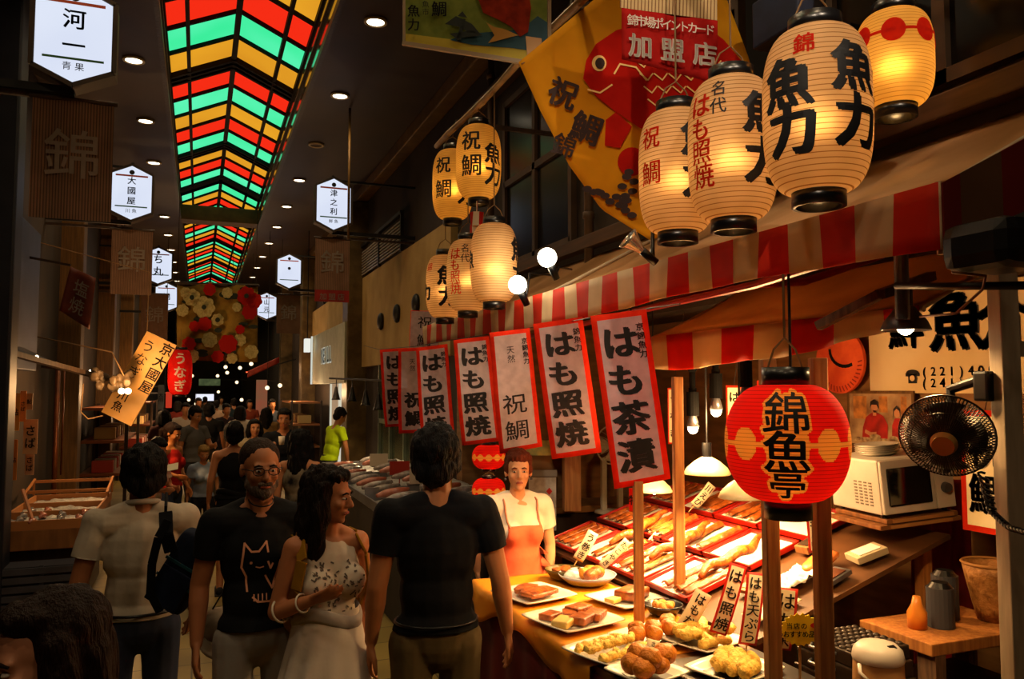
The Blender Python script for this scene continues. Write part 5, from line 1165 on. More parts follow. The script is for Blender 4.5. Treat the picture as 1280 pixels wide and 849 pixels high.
for k in range(24):
    a = 2*PI*k/24; tube(bm, [V((r*math.cos(a), -.03-z, .52+r*math.sin(a))) for r, z in ((.03, .05), (.1, .045), (.15, .0))], .002, 4)
tube(bm, [V((.15*math.cos(a), -.03, .52+.15*math.sin(a))) for a in [2*PI*k/30 for k in range(30)]], .006, 6, True); tag(obj('cage', bm, m_pale, t, True), kind='stuff')
bm = B(); cyl(bm, (0, .06, .52), (0, -.07, .52), .04, seg=18); obj('motor', bm, m_pale, t, True)
for k in range(4):
    bm = B(); a0 = k*PI/2; sheet(bm, lambda u, v: V((0, -.03, .52))+Matrix.Rotation(a0+(v-.5)*1.1, 3, 'Y') @ V((.03+.1*u, (v-.5)*.03, 0)), 5, 4, .002); obj('blade', bm, m_pale, t, True, True)
p = W(678, 630, 6.4); w_, h_ = .22, .42; t = thing('wall_calendar', 'white calendar sheet with a red diamond right of the shopkeeper', 'calendar', (p.x, p.y, p.z)); ce = flat(p, RT, V((0, 0, 1)), 0)
bm = B(); sheet(bm, lambda u, v: ce((u-.5)*w_, (v-.5)*h_), 2, 2, .004); obj('sheet', bm, mat('calendar_paper', '#d8d0c0', '#a89c88', scale=12), t); bm = B(); shape(bm, [(.03, .10), (.055, .13), (.08, .10), (.055, .07)], flat(p, RT, V((0, 0, 1)), .006)); obj('red_mark', bm, m_tagred, t)
bm = B(); box(bm, p+V((0, .03, h_/2+.03)), (.26, .03, .05), Matrix.Rotation(-YAW, 3, 'Z')); bm2 = bm; obj('top_bar', bm, mat('grey_bar', '#8a8478'), t)
bm = B(); pb = p+RT*0; box(bm, (p.x+.25, p.y+.12, 1.8), (.9, .04, 1.4)); single('partition_board', bm, MATS['tan_boards'] if 'tan_boards' in MATS else m_ctr, 'tan upright board behind the calendar and pillar', 'board', (p.x+.25, p.y+.12, 1.8))
p = W(672, 560, 6.45); bm = B(); box(bm, p, (.34, .02, .12), Matrix.Rotation(-YAW, 3, 'Z')); single('hanging_notice', bm, mat('yellow_notice', '#c8a43c', '#8a8a4c', scale=14), 'yellow notice above the calendar', 'notice', p)
# ================================================================== people
def skin(c): return mat('skin_'+c.lstrip('#'), c, None, rough=.5, spec=.3, scale=12, bump=.05)
def fabric(c, c2=None, sc=7): return mat('fabric_'+c.lstrip('#')+(c2 or '').lstrip('#'), c, c2 or c, scale=sc, rough=.85, bump=.35, bscale=9, spec=.15, sheen=.0)
def hairm(c, c2=None): return mat('hair_'+c.lstrip('#'), c, c2 or c, scale=30, rough=.62, bump=.6, bscale=60, stretch=(3, 3, .5), spec=.15)
m_eye = mat('eye_white', '#d8cfc4', rough=.2); m_iris = mat('dark_iris', '#1c120c', rough=.15, spec=.6); m_lip = mat('lip', '#a85848', rough=.4)
def cutz(b, co, no, keep_pos=True):
    r = bmesh.ops.bisect_plane(b, geom=b.verts[:]+b.edges[:]+b.faces[:], plane_co=V(co), plane_no=V(no), clear_inner=keep_pos, clear_outer=not keep_pos)
    es = [e for e in r['geom_cut'] if isinstance(e, bmesh.types.BMEdge)]
    try: bmesh.ops.holes_fill(b, edges=es, sides=0)
    except Exception: pass
def hand(b, w, d, n, a, s, curl=.35, fine=True):
    """w wrist, d towards the fingers, n out of the palm, a towards the thumb"""
    d, n, a = d.normalized(), n.normalized(), a.normalized()
    for i in range(4):
        off = (.030-.020*i)*s; k0 = w+d*.012*s+a*off*.55; k1 = w+d*(.088-.004*abs(i-1))*s+a*off
        cap(b, k0, k1, .0150*s, .0115*s, 10)
        L = [.074, .082, .076, .060][i]*s; p = k1; ang = curl*.6
        for q, fr in enumerate((.45, .30, .25)):
            e = p+(d*math.cos(ang)+n*math.sin(ang))*L*fr; cap(b, p, e, (.0094-.0008*q)*s, (.0088-.0009*q)*s, 8); p = e; ang += curl
    t0 = w+d*.02*s+a*.018*s; t1 = w+d*.052*s+a*.050*s+n*.014*s; t2 = t1+d*.032*s+a*.010*s+n*.006*s; t3 = t2+d*.026*s-a*.002*s+n*.006*s
    cap(b, t0, t1, .0155*s, .0118*s, 8); cap(b, t1, t2, .0112*s, .010*s, 8); cap(b, t2, t3, .0098*s, .0078*s, 8)
def person(label, px, py, zc, h, face=0, sex='m', skin_c='#b07850', top=('#141416', None, 'tee'), bottom=('#4a4a50', 'pants'), hair=('#0e0b0a', 'short'), turn=0, tilt=0, arms=None, vox=.008, lean=0, build=1.0, extra=None, group=None, xy=None, curl=.35, stride=.05, shoes='#1c1a1a'):
    P0 = W(px, py, zc) if xy is None else V((*xy, 0)); s = h/1.75
    t = thing('person', label, 'person', (P0.x, P0.y, 0), face, group=group); Mt = WM[t]
    f = sex == 'f'; wq = build
    sh = (.165 if f else .19)*wq; hipx = .095
    def L(v): # lean the upper body forward
        v = V(v)*s
        if lean and v.z > .95*s: v.y -= lean*(v.z-.95*s)
        return v
    J = {}
    for sd, nm in ((-1, 'R'), (1, 'L')):
        A = (arms or {}).get(nm) or ((.055, .02, -.268), (.07, -.045, -.488))
        S = V((sd*sh, .012, 1.425)); J['S'+nm] = S; J['E'+nm] = S+V((sd*A[0][0], A[0][1], A[0][2])); J['W'+nm] = S+V((sd*A[1][0], A[1][1], A[1][2]))
        J['H'+nm] = V((sd*hipx, .01, .92)); J['K'+nm] = V((sd*(hipx+.01), -.012+sd*stride*.6, .50)); J['A'+nm] = V((sd*(hipx+.015), .02+sd*stride, .085))
    b = B()
    ell(b, L((0, .01, .96)), V((.150*wq+(.012 if f else 0), .108*wq, .13))*s); ell(b, L((0, .005, 1.10)), V((.125*wq-(.012 if f else 0), .092*wq, .15))*s); ell(b, L((0, .008, 1.29)), V((.150*wq-(.01 if f else 0), .105*wq, .19))*s)
    cap(b, L((-sh*.86, .015, 1.415)), L((sh*.86, .015, 1.415)), .058*s); cap(b, L((0, .02, 1.42)), L((0, .0, 1.555)), (.050 if f else .060)*s, (.046 if f else .056)*s)
    for q in (-1, 1): cap(b, L((q*.04, .022, 1.475)), L((q*sh*.8, .018, 1.425)), .040*s, .045*s)
    if f:
        for q in (-1, 1): ell(b, L((q*.07, -.075, 1.27)), .062*s)
    for nm, sd in (('R', -1), ('L', 1)):
        S, E_, Wr = J['S'+nm], J['E'+nm], J['W'+nm]; k = .88 if f else 1
        cap(b, L(S), L(E_), .053*s*k*wq, .040*s*k); cap(b, L(E_), L(E_.lerp(Wr, .3)), .040*s*k, .041*s*k); cap(b, L(E_.lerp(Wr, .3)), L(Wr), .041*s*k, .026*s*k)
        d = (L(Wr)-L(E_)).normalized(); n_ = (arms or {}).get('n'+nm) or V((-sd, 0, 0)); n_ = V(n_); n_ = (n_-d*n_.dot(d)).normalized()
        a = n_.cross(d) if sd < 0 else d.cross(n_)
        if (arms or {}).get('flip'+nm): a = -a
        hand(b, L(Wr), d, n_, a, s*(.92 if f else 1), curl)
        Hh, K, A_ = J['H'+nm], J['K'+nm], J['A'+nm]
        cap(b, V(Hh)*s, V(K)*s, .082*s*wq, .054*s); cap(b, V(K)*s, V(A_)*s, .052*s, .036*s); cap(b, V(K)*s+V((0, .02, -.09))*s, V(K).lerp(V(A_), .55)*s+V((0, .012, 0))*s, .050*s, .040*s)
        cap(b, V(A_)*s+V((0, .035, -.045))*s, V(A_)*s+V((sd*.012, -.13, -.055))*s, .036*s, .030*s)
    # head
    hc = L((0, -.012, 1.635)); MH = Matrix.Translation(hc) @ Matrix.Rotation(turn, 4, 'Z') @ Matrix.Rotation(tilt, 4, 'X') @ Matrix.Scale(s*1.02, 4)
    hb = B()
    ell(hb, (0, .014, .032), (.075, .092, .084), seg=24, rings=16); ell(hb, (0, -.018, -.018), (.063, .070, .085), seg=24, rings=16); ell(hb, (0, -.026, -.068), (.048 if f else .054, .052, .044)); ell(hb, (0, -.062, -.096), (.021, .018, .016))
    cap(hb, (0, -.086, .010), (0, -.104, -.028), .0075, .0115); ell(hb, (0, -.092, -.034), (.017, .012, .008)); cap(hb, (-.036, -.072, .022), (.036, -.072, .022), .012)
    for q in (-1, 1): ell(hb, (q*.037, -.062, -.024), .022); ell(hb, (q*.076, .010, -.004), (.010, .019, .031), Matrix.Rotation(q*.25, 3, 'Z'))
    ell(hb, (0, -.078, -.062), (.022, .012, .012))
    hb.transform(MH); me = D.meshes.new('t'); hb.to_mesh(me); hb.free(); b.from_mesh(me); D.meshes.remove(me)
    bb = remesh(b, vox, 4 if vox < .01 else 2, fac=.45); body = obj('body', bb, skin(skin_c), t, True, True, normals=False)
    # face
    near = zc < 12
    if near:
        for q in (-1, 1):
            e = B(); ell(e, MH @ V((q*.029, -.0795, .002)), V((.0112, .010, .0050))*s, seg=14, rings=8); obj('eye', e, m_eye, t, True, True)
            ey = [o for o in t.children][-1]
            e = B(); ell(e, MH @ V((q*.029, -.0868, .002)), .0052*s, seg=10, rings=8); obj('iris', e, m_iris, ey, True, True)
            e = B(); tube(e, [MH @ V((q*x, y, z)) for x, y, z in ((.014, -.0905, .021), (.03, -.0885, .026), (.046, -.077, .019))], [.0035*s, .0048*s, .003*s], 6); obj('eyebrow', e, hairm(hair[0]), t, True, True)
        e = B(); cap(e, MH @ V((-.017, -.0855, -.064)), MH @ V((.017, -.0855, -.064)), .0050*s); cap(e, MH @ V((-.012, -.087, -.059)), MH @ V((.012, -.087, -.059)), .0042*s); obj('lips', e, m_lip, t, True, True)
    # hair
    hr = B(); st = hair[1]
    if st != 'none':
        ell(hr, (0, .030, .046), (.084, .094, .086), seg=24, rings=16); ell(hr, (0, .058, -.012), (.074, .056, .075))
        if st == 'crop': pass
        for q in (-1, 1):
            if st != 'crop': ell(hr, (q*.064, .012, .03), (.022, .05, .05))
        if st in ('short', 'full'): ell(hr, (0, -.035, .085), (.062, .045, .035)); ell(hr, (0, .03, .07), (.086, .09, .075))
        if st == 'full':
            ell(hr, (0, .045, .05), (.098, .1, .092)); ell(hr, (0, .075, -.03), (.082, .05, .075))
            for q in (-1, 1): ell(hr, (q*.078, .025, .0), (.022, .05, .065))
        if st in ('long', 'bob', 'pony'):
            ell(hr, (0, -.02, .09), (.07, .055, .035)); ell(hr, (0, .04, .05), (.094, .095, .085))
        if st in ('long', 'bob'):
            z2 = -.24 if st == 'long' else -.11
            for q in (-1, 1):
                cap(hr, V((q*.075, .0, .04)), V((q*.088, -.005, z2*.5)), .036, .040); cap(hr, V((q*.088, -.005, z2*.5)), V((q*.090, .0, z2)), .040, .026)
            cap(hr, V((0, .07, .0)), V((0, .085, z2)), .072, .055); cap(hr, V((-.05, .06, .0)), V((-.06, .06, z2)), .05, .04); cap(hr, V((.05, .06, .0)), V((.06, .06, z2)), .05, .04)
        if st == 'pony': cap(hr, V((0, .10, .03)), V((0, .16, -.02)), .03, .035); cap(hr, V((0, .16, -.02)), V((0, .15, -.16)), .034, .015)
        hr.transform(MH); hb2 = remesh(hr, max(vox, .006), 3, 0)
        amp = {'crop': .003, 'full': .012, 'short': .009, 'long': .014}.get(st, .006)*s; hb2.normal_update()
        for v_ in hb2.verts: q_ = MH.inverted() @ v_.co; v_.co += v_.normal*amp*(noise.noise(V((q_.x*42, q_.y*42, q_.z*13)))+.5*noise.noise(V((q_.x*110, q_.y*110, q_.z*24))))
        if st in ('long', 'bob', 'short', 'pony', 'full', 'crop'):
            pass
        obj('hair', hb2, hairm(*((hair[0], hair[2]) if len(hair) > 2 else (hair[0],))), t, True, True, normals=False)
    # upper clothing
    tc, tc2, kind = top; infl = .016
    if kind:
        c = B(); hem = .975 if kind != 'tuck' else 1.03
        ell(c, L((0, .008, .96)), V((.160*wq+(.010 if f else 0)+infl, .112*wq+infl, .14))*s); ell(c, L((0, .005, 1.10)), V((.138*wq-(.012 if f else 0)+infl, .100*wq+infl, .17))*s); ell(c, L((0, .008, 1.28)), V((.158*wq-(.008 if f else 0)+infl, .108*wq+infl, .19))*s)
        if f:
            for q in (-1, 1): ell(c, L((q*.07, -.072, 1.27)), (.066+infl*.6)*s)
        if kind in ('tee', 'tuck', 'long'):
            cap(c, L((-sh*.86, .015, 1.415)), L((sh*.86, .015, 1.415)), .072*s); 
            for q in (-1, 1): cap(c, L((q*.062, .026, 1.470)), L((q*sh*.85, .02, 1.428)), .046*s, .056*s)
            for nm in 'RL':
                S, E_, Wr = J['S'+nm], J['E'+nm], J['W'+nm]
                e = L(S.lerp(E_, .62)) if kind != 'long' else L(E_); cap(c, L(S), e, .066*s*wq, .060*s)
                if kind == 'long': cap(c, L(E_), L(E_.lerp(Wr, .9)), .055*s, .042*s)
        else: # sleeveless
            for q in (-1, 1): cap(c, L((q*.085, -.05, 1.36)), L((q*.10, .02, 1.462)), .026*s, .020*s); cap(c, L((q*.10, .02, 1.462)), L((q*.085, .075, 1.36)), .020*s, .026*s)
        cb = remesh(c, max(vox, .007), 6, .010*s, 9)
        cutz(cb, (0, 0, hem*s), (0, 0, 1))
        if kind in ('tee', 'tuck'):
            for nm in 'RL':
                S, E_ = L(J['S'+nm]), L(J['E'+nm]); dd = (E_-S).normalized(); cc_ = S.lerp(E_, .56)
                sx = 1 if nm == 'L' else -1
                # trim the sleeve end square to the arm
                sel = [v for v in cb.verts if (v.co-cc_).dot(dd) > 0 and (v.co-E_.lerp(S, .35)).length < .13*s and sx*v.co.x > sx*(S.x)-.03*s]
                for v in sel:
                    v.co -= dd*((v.co-cc_).dot(dd))
        obj({'tee': 'shirt', 'tuck': 'shirt', 'long': 'long_sleeved_shirt', 'tank': 'sleeveless_top'}[kind], cb, fabric(tc, tc2), t, True, True, normals=False)
    bc, bk = bottom[0], bottom[1]
    if bk in ('pants', 'shorts'):
        c = B(); ell(c, V((0, .01, .955))*s, V((.158*wq+(.01 if f else 0), .116*wq, .16))*s)
        for nm in 'RL':
            Hh, K, A_ = V(J['H'+nm])*s, V(J['K'+nm])*s, V(J['A'+nm])*s
            cap(c, Hh, K, .094*s*wq, .070*s)
            if bk == 'pants': cap(c, K, A_, .070*s, .058*s)
        cb = remesh(c, max(vox, .008), 4, .006*s, 9); cutz(cb, (0, 0, 1.06*s), (0, 0, 1), False)
        if bk == 'pants': cutz(cb, (0, 0, .075*s), (0, 0, 1))
        else: cutz(cb, (0, 0, .5*s), (0, 0, 1))
        obj('trousers' if bk == 'pants' else 'shorts', cb, fabric(bc, None, 5), t, True, True, normals=False)
    elif bk in ('skirt', 'dress'):
        c = B(); zt = bottom[4] if len(bottom) > 4 else 1.06; zb = bottom[2] if len(bottom) > 2 else .52
        lathe(c, [((.142*wq+.10*min(1, (zt-zb)/.5)*((zt-z)/(zt-zb))**1.1)*s, z*s) for z in [zb+(zt-zb)*k/14 for k in range(15)]], None, 72, fold=lambda th, z: 1+.05*math.sin(th*11+1.5*math.sin(z*9/s))*((zt*s-z)/((zt-zb)*s))); c.transform(Matrix.Diagonal((1.08, .82, 1, 1)))
        obj('skirt', c, fabric(bc), t, True, True)
        c = B(); tube(c, [(.146*wq*s*math.cos(a)*1.08, .122*wq*s*math.sin(a), (zt-.03)*s+.012*s*math.sin(2*a)) for a in [2*PI*k/32 for k in range(32)]], .013*s, 8, True); c.transform(Matrix.Translation((0, 0, (zt-.03)*s)) @ Matrix.Diagonal((1, 1, 2.4, 1)) @ Matrix.Translation((0, 0, -(zt-.03)*s))); obj('waistband', c, fabric(bottom[3] if len(bottom) > 3 else bc), t, True, True)
    if near:
        for nm, sd in (('R', -1), ('L', 1)):
            A_ = V(J['A'+nm])*s; c = B(); cap(c, A_+V((0, .04, -.042))*s, A_+V((sd*.012, -.14, -.050))*s, .042*s, .036*s); box(c, A_+V((sd*.005, -.045, -.078))*s, V((.085, .27, .02))*s, bevel=.006); obj('shoe', c, fabric(shoes), t, True, True)
    t['_'] = 0; del t['_']
    return t, MH, J, L, s
# ---- the four in front
t, MH, J, L, s = person('man in glasses and a black cat print T-shirt walking towards the camera', 325, 600, 3.5, 1.77, .12, 'm', '#a86c48', ('#101114', '#16171b', 'tee'), ('#8a847e', 'pants'), ('#2a1c14', 'crop'), vox=.006, tilt=.04, turn=.05,
    arms={'R': ((.05, .03, -.27), (.065, -.03, -.49)), 'L': ((.03, .04, -.27), (.02, .0, -.49))}, build=.95)
def on_body(o, strict=False):    # where a shirt's front lies, seen along the local y axis
    me = o.data; from mathutils.bvhtree import BVHTree
    tr = BVHTree.FromPolygons([v.co for v in me.vertices], [tuple(p.vertices) for p in me.polygons])
    def f(u, v):
        h_ = tr.ray_cast(V((u, -1, v)), V((0, 1, 0)))
        return None if strict and not h_[0] else (h_[0] or V((u, -.13, v)))+V((0, -.004, 0))
    return f
def child(t, nm): return next(c for c in t.children if c.name.split('.')[0] == nm)
sf = on_body(child(t, 'shirt')); z0 = 1.20*s
cat = [[(-.083, .08), (-.076, .14), (-.05, .105), (-.02, .105), (.012, .143), (.018, .10)], [(-.083, .08), (-.086, .04), (-.066, .0), (-.062, -.06)], [(.018, .06), (.03, .03), (.038, .05)], [(.01, .0), (.04, -.055), (.075, .0), (.085, .05), (.11, .07), (.098, .085), (.07, .06), (.055, .0), (.04, -.055)], [(-.04, -.085), (-.02, -.105), (.03, -.108), (.06, -.08), (.085, -.03), (.10, .03)]]
b = B()
for k in cat:
    for a_, c_ in zip(k, k[1:]):
        n = 4; stroke(b, [(a_[0]+(c_[0]-a_[0])*i/n+0, z0+a_[1]+(c_[1]-a_[1])*i/n) for i in range(n+1)], .008, sf)
for x in (-.035, -.018, -.001, .016): stroke(b, [(x, z0-.10), (x, z0-.075)], .005, sf)
shape(b, circ(-.05, z0+.058, .006), sf); stroke(b, [(-.03, z0+.04), (-.015, z0+.036), (.0, z0+.04)], .005, sf)
obj('cat_outline_print', b, mat('pale_orange_print', '#f0a884', rough=.8), t, True)
b = B()    # beard and moustache
ell(b, (0, -.030, -.078), (.057, .056, .042)); ell(b, (0, -.062, -.092), (.034, .028, .030))
for q in (-1, 1): cap(b, (q*.052, -.008, -.01), (q*.050, -.022, -.06), .013, .022)
cap(b, (-.024, -.0865, -.052), (.024, -.0865, -.052), .0085); b.transform(MH); bb = remesh(b, .005, 3, .004, 60); obj('beard', bb, hairm('#4a3c34', '#6a5c52'), t, True, True, normals=False)
b = B()
for q in (-1, 1): tube(b, [MH @ V((q*.031+.023*math.cos(a)*1.0, -.098, .002+.0165*math.sin(a))) for a in [2*PI*k/20 for k in range(20)]], .0022, 6, True); tube(b, [MH @ V((q*.054, -.097, .006)), MH @ V((q*.078, -.05, .008)), MH @ V((q*.080, .01, .004))], .0022, 6)
tube(b, [MH @ V((-.008, -.099, .006)), MH @ V((0, -.102, .008)), MH @ V((.008, -.099, .006))], .0022, 6); obj('glasses', b, m_blackp, t, True, True)
for nm, sd in (('R', -1), ('L', 1)):
    K = V(J['K'+nm])*s; b = B(); cap(b, K+V((0, -.004, .03))*s, K+V((0, .004, -.2))*s, .0755*s, .068*s); obj('knee_panel', b, fabric('#2c2a2c'), t, True, True)
b = B(); tube(b, [V((.05*math.cos(a), -.03+.062*math.sin(a), 1.505+.02*math.sin(a)))*s for a in [2*PI*k/28 for k in range(28)]], .003, 6, True); obj('neck_cord', b, m_blackp, t, True, True)
# white cap hanging from a strap beside him
hw = W(274, 786, 3.62); tt = thing('white_cap', 'off white cap hanging by a black strap beside the bearded man', 'cap', hw-V((0, 0, .14)))
b = B(); Mx = Matrix.Translation(hw) @ Matrix.Rotation(.5, 4, 'Y') @ Matrix.Rotation(.3, 4, 'X'); lathe(b, [(.001, .09), (.05, .082), (.082, .05), (.092, .0), (.09, -.02)], Mx, 32, fold=lambda th, z: 1+.03*math.sin(th*5+z*40)); obj('crown', b, fabric('#8c7a68', '#7c6a58'), tt, smooth=True)
b = B(); sheet(b, lambda u, v: Mx @ V(((.09+.07*v*math.sin(PI*u))*math.cos(-2.3+1.6*u), (.09+.07*v*math.sin(PI*u))*math.sin(-2.3+1.6*u), -.02-.025*v)), 16, 5, .004); obj('brim', b, fabric('#8c7a68', '#7c6a58'), tt, smooth=True)
b = B(); sheet(b, lambda u, v: (W(262, 770, 3.62)*(1-u)+W(281, 738, 3.60)*u)+V((.012*v, .0, .03*v)), 6, 2, .003); obj('strap', b, fabric('#101012'), tt, smooth=True)
# ---- woman with the white top
t, MH, J, L, s = person('dark haired woman in a patterned white top and white skirt, hand on her chest', 411, 620, 3.36, 1.665, .22, 'f', '#b4744e', ('#cfc0ae', '#cfc0ae', 'tank'), ('#d4c8bc', 'skirt', .84, '#a8a09c', 1.15), ('#170e0a', 'long', '#24140c'), turn=.78, tilt=.10, vox=.006,
    arms={'R': ((.065, .02, -.27), (-.03, -.17, -.19)), 'nR': (0, .9, .3), 'L': ((.055, .06, -.26), (.06, .03, -.48))}, build=.92, curl=.3)
tf = on_body(child(t, 'sleeveless_top'), True); rs = random.Random(5); b = B()
for k in range(110):
    u, v = rs.uniform(-.13, .13), rs.uniform(1.12, 1.36)*s; a = rs.uniform(0, PI)
    if any(tf(u+du, v+dv) is None for du in (-.018, .018) for dv in (-.018, .018)) or abs(tf(u+.012, v).y-tf(u-.012, v).y) > .03: continue
    stroke(b, [(u, v), (u+.010*math.cos(a), v+.010*math.sin(a))], .006, tf)
tag(obj('leaf_print', b, mat('grey_leaf_print', '#5a4c44', rough=.8), t, True), kind='stuff')
b = B(); Wr = L(J['WR']); E_ = L(J['ER']); q = E_.lerp(Wr, .72); d = (Wr-E_).normalized(); M2 = Matrix.Translation(q) @ frame(d); tube(b, [M2 @ V((.036*math.cos(a), .036*math.sin(a), 0)) for a in [2*PI*k/20 for k in range(20)]], .004, 6, True); q = E_.lerp(Wr, .15); M2 = Matrix.Translation(q) @ frame(d); tube(b, [M2 @ V((.046*math.cos(a), .046*math.sin(a), 0)) for a in [2*PI*k/20 for k in range(20)]], .005, 6, True); obj('bracelet', b, mat('pale_bangle', '#d8ccb8', rough=.3), t, True, True)
b = B(); Wr, E_ = L(J['WL']), L(J['EL']); q = E_.lerp(Wr, .9); d = (Wr-E_).normalized(); M2 = Matrix.Translation(q) @ frame(d); tube(b, [M2 @ V((.031*math.cos(a), .031*math.sin(a), 0)) for a in [2*PI*k/20 for k in range(20)]], .006, 6, True); obj('watch', b, m_blackp, t, True, True)
Mw = WM[t]; tt = thing('yellow_backpack', 'mustard yellow backpack worn by the woman in the white skirt', 'backpack', M=Mw @ Matrix.Translation((0, .20*s, 1.02*s)))
b = B(); ell(b, (0, -.01, .17), (.14, .065, .20)); ell(b, (0, -.01, .05), (.13, .065, .09)); bb = remesh(b, .01, 4); obj('body', bb, fabric('#a87818', '#8c6210'), tt, True, True, normals=False)
for q in (-1, 1):
    b = B(); pts = [V((q*.12, -.06, .30)), V((q*.125, -.135, .435)), V((q*.13, -.21, .43)), V((q*.145, -.28, .36)), V((q*.165, -.27, .24)), V((q*.165, -.17, .12)), V((q*.14, -.05, .08))]
    for i in range(len(pts)-1): bar(b, pts[i]*s, pts[i+1]*s, .05, .010, up=V((q, -.6, .1)), bevel=.003)
    obj('strap', b, fabric('#a87818', '#8c6210'), tt, True)
# ---- man seen from behind in black
t, MH, J, L, s = person('man in a black T-shirt seen from behind at the stall corner', 546, 610, 3.36, 1.83, PI-.12, 'm', '#b4764c', ('#0c0d11', '#121318', 'tee'), ('#54462c', 'pants'), ('#0a0808', 'full'), vox=.006, tilt=-.02, turn=-.25,
    arms={'R': ((.07, .01, -.275), (.115, -.05, -.50)), 'L': ((.05, .02, -.275), (.065, -.05, -.50))}, build=.98)
b = B(); tube(b, [V((.163*math.cos(a), .01+.128*math.sin(a), 1.005))*s for a in [2*PI*k/28 for k in range(28)]], .006, 6, True); obj('belt', b, m_blackp, t, True, True)
# ---- man with a shoulder bag
t, MH, J, L, s = person('man in a white shirt and jeans walking away with a navy bag', 178, 620, 3.75, 1.72, PI+.1, 'm', '#9c6440', ('#b0a494', '#a49888', 'tee'), ('#2e3448', 'pants'), ('#0c0a0a', 'full'), vox=.006, turn=.1,
    arms={'L': ((.07, .02, -.29), (.10, -.05, -.53)), 'R': ((.07, -.02, -.28), (.06, -.14, -.48))}, build=1.0)
b = B(); tube(b, [V((.070*math.cos(a), .015+.068*math.sin(a), 1.50+.012*math.sin(a)))*s for a in [2*PI*k/28 for k in range(28)]], .013, 8, True); obj('collar', b, fabric('#a49a8c'), t, True, True)
b = B(); tube(b, [V((.166*math.cos(a), .01+.13*math.sin(a), 1.0))*s for a in [2*PI*k/28 for k in range(28)]], .007, 6, True); obj('belt', b, m_blackp, t, True, True)
b = B(); Wr, E_ = L(J['WL']), L(J['EL']); q = E_.lerp(Wr, .93); d = (Wr-E_).normalized(); M2 = Matrix.Translation(q) @ frame(d); tube(b, [M2 @ V((.032*math.cos(a), .032*math.sin(a), 0)) for a in [2*PI*k/20 for k in range(20)]], .008, 6, True); obj('watch', b, m_blackp, t, True, True)
c = W(228, 718, 3.58); tt = thing('shoulder_bag', 'navy blue bag slung from one shoulder of the man in the white shirt', 'bag', c-V((0, 0, .2))); Mx = Matrix.Translation(c) @ Matrix.Rotation(-YAW, 4, 'Z') @ Matrix.Rotation(.52, 4, 'Y')
b = B(); box(b, (0, 0, .02), (.19, .12, .36), bevel=.045); ell(b, (0, -.05, -.05), (.08, .03, .10)); b.transform(Mx); bb = remesh(b, .008, 5, .006, 10); obj('body', bb, fabric('#0e1424', '#151c30'), tt, smooth=True, normals=False)
b = B(); box(b, (.0, -.082, -.05), (.15, .012, .17), bevel=.005); b.transform(Mx); obj('front_pocket', b, fabric('#141c34', '#0e1424'), tt)
b = B()
for z in (-.02, .06): box(b, (0, -.074, z), (.17, .006, .012))
b.transform(Mx); obj('zip', b, mat('teal_zip', '#1c4a58', rough=.4), tt)
b = B(); sp = [W(208, 622, 3.66), W(207, 640, 3.5), W(208, 668, 3.44), W(214, 690, 3.46)]
for i in range(3): bar(b, sp[i], sp[i+1], .055, .012, up=V((0, 1, .3)), bevel=.004)
sp = [W(210, 650, 3.45), W(198, 672, 3.42), W(190, 705, 3.42), W(188, 742, 3.44), W(200, 765, 3.46)]
for i in range(4): bar(b, sp[i], sp[i+1], .035, .010, up=V((0, 1, .3)), bevel=.003)
obj('strap', b, fabric('#0a0c12'), tt)
# ---- the shopkeeper
t, MH, J, L, s = person('shopkeeper woman in a white T-shirt and salmon apron behind the table', 647, 610, 4.66, 1.63, .0, 'f', '#e0a070', ('#f0dcc0', '#e6d0b2', 'tee'), ('#6a4a3a', 'pants'), ('#5a2410', 'short', '#7a3216'), turn=-.30, tilt=-.06, vox=.006,
    arms={'R': ((.08, .07, -.25), (.03, .17, -.42)), 'L': ((.07, .04, -.26), (.06, .02, -.50))}, build=1.05)
af = on_body(child(t, 'shirt')); b = B()
sheet(b, lambda u, v: (lambda z, w: af((u-.5)*2*w, z)+V((0, -.006-.02*(1-v)*(0 if z > 1 else 1), 0)))((.62+.70*v)*s, (.165-.055*max(0, (v-.55)/.45)**1.0)*s), 18, 24, .004); obj('apron', b, fabric('#f07048', '#e06038'), t, True, True)
for q in (-1, 1):
    b = B(); pts = [af(q*(.10+.002*k)*s, (1.31+.03*k)*s)+V((0, -.004, 0)) for k in range(6)]+[V((q*.10, .03, 1.497))*s]
    tube(b, pts, .006, 6); obj('apron_strap', b, fabric('#c8805c'), t, True, True)
for q in (-1, 1): b = B(); ell(b, MH @ V((q*.080, .0, -.044)), .008*s, seg=10, rings=8); obj('earring', b, m_steel, t, True, True)
# ---- foreground head, bottom left
t, MH, J, L, s = person('brown haired person close to the camera, only the head in the bottom left corner', 62, 810, 1.52, 1.60, -1.05, 'f', '#c88a6a', ('#2a2022', None, 'tee'), ('#2a2a30', 'pants'), ('#1c0e08', 'bob', '#2c160c'), vox=.006, tilt=.12)
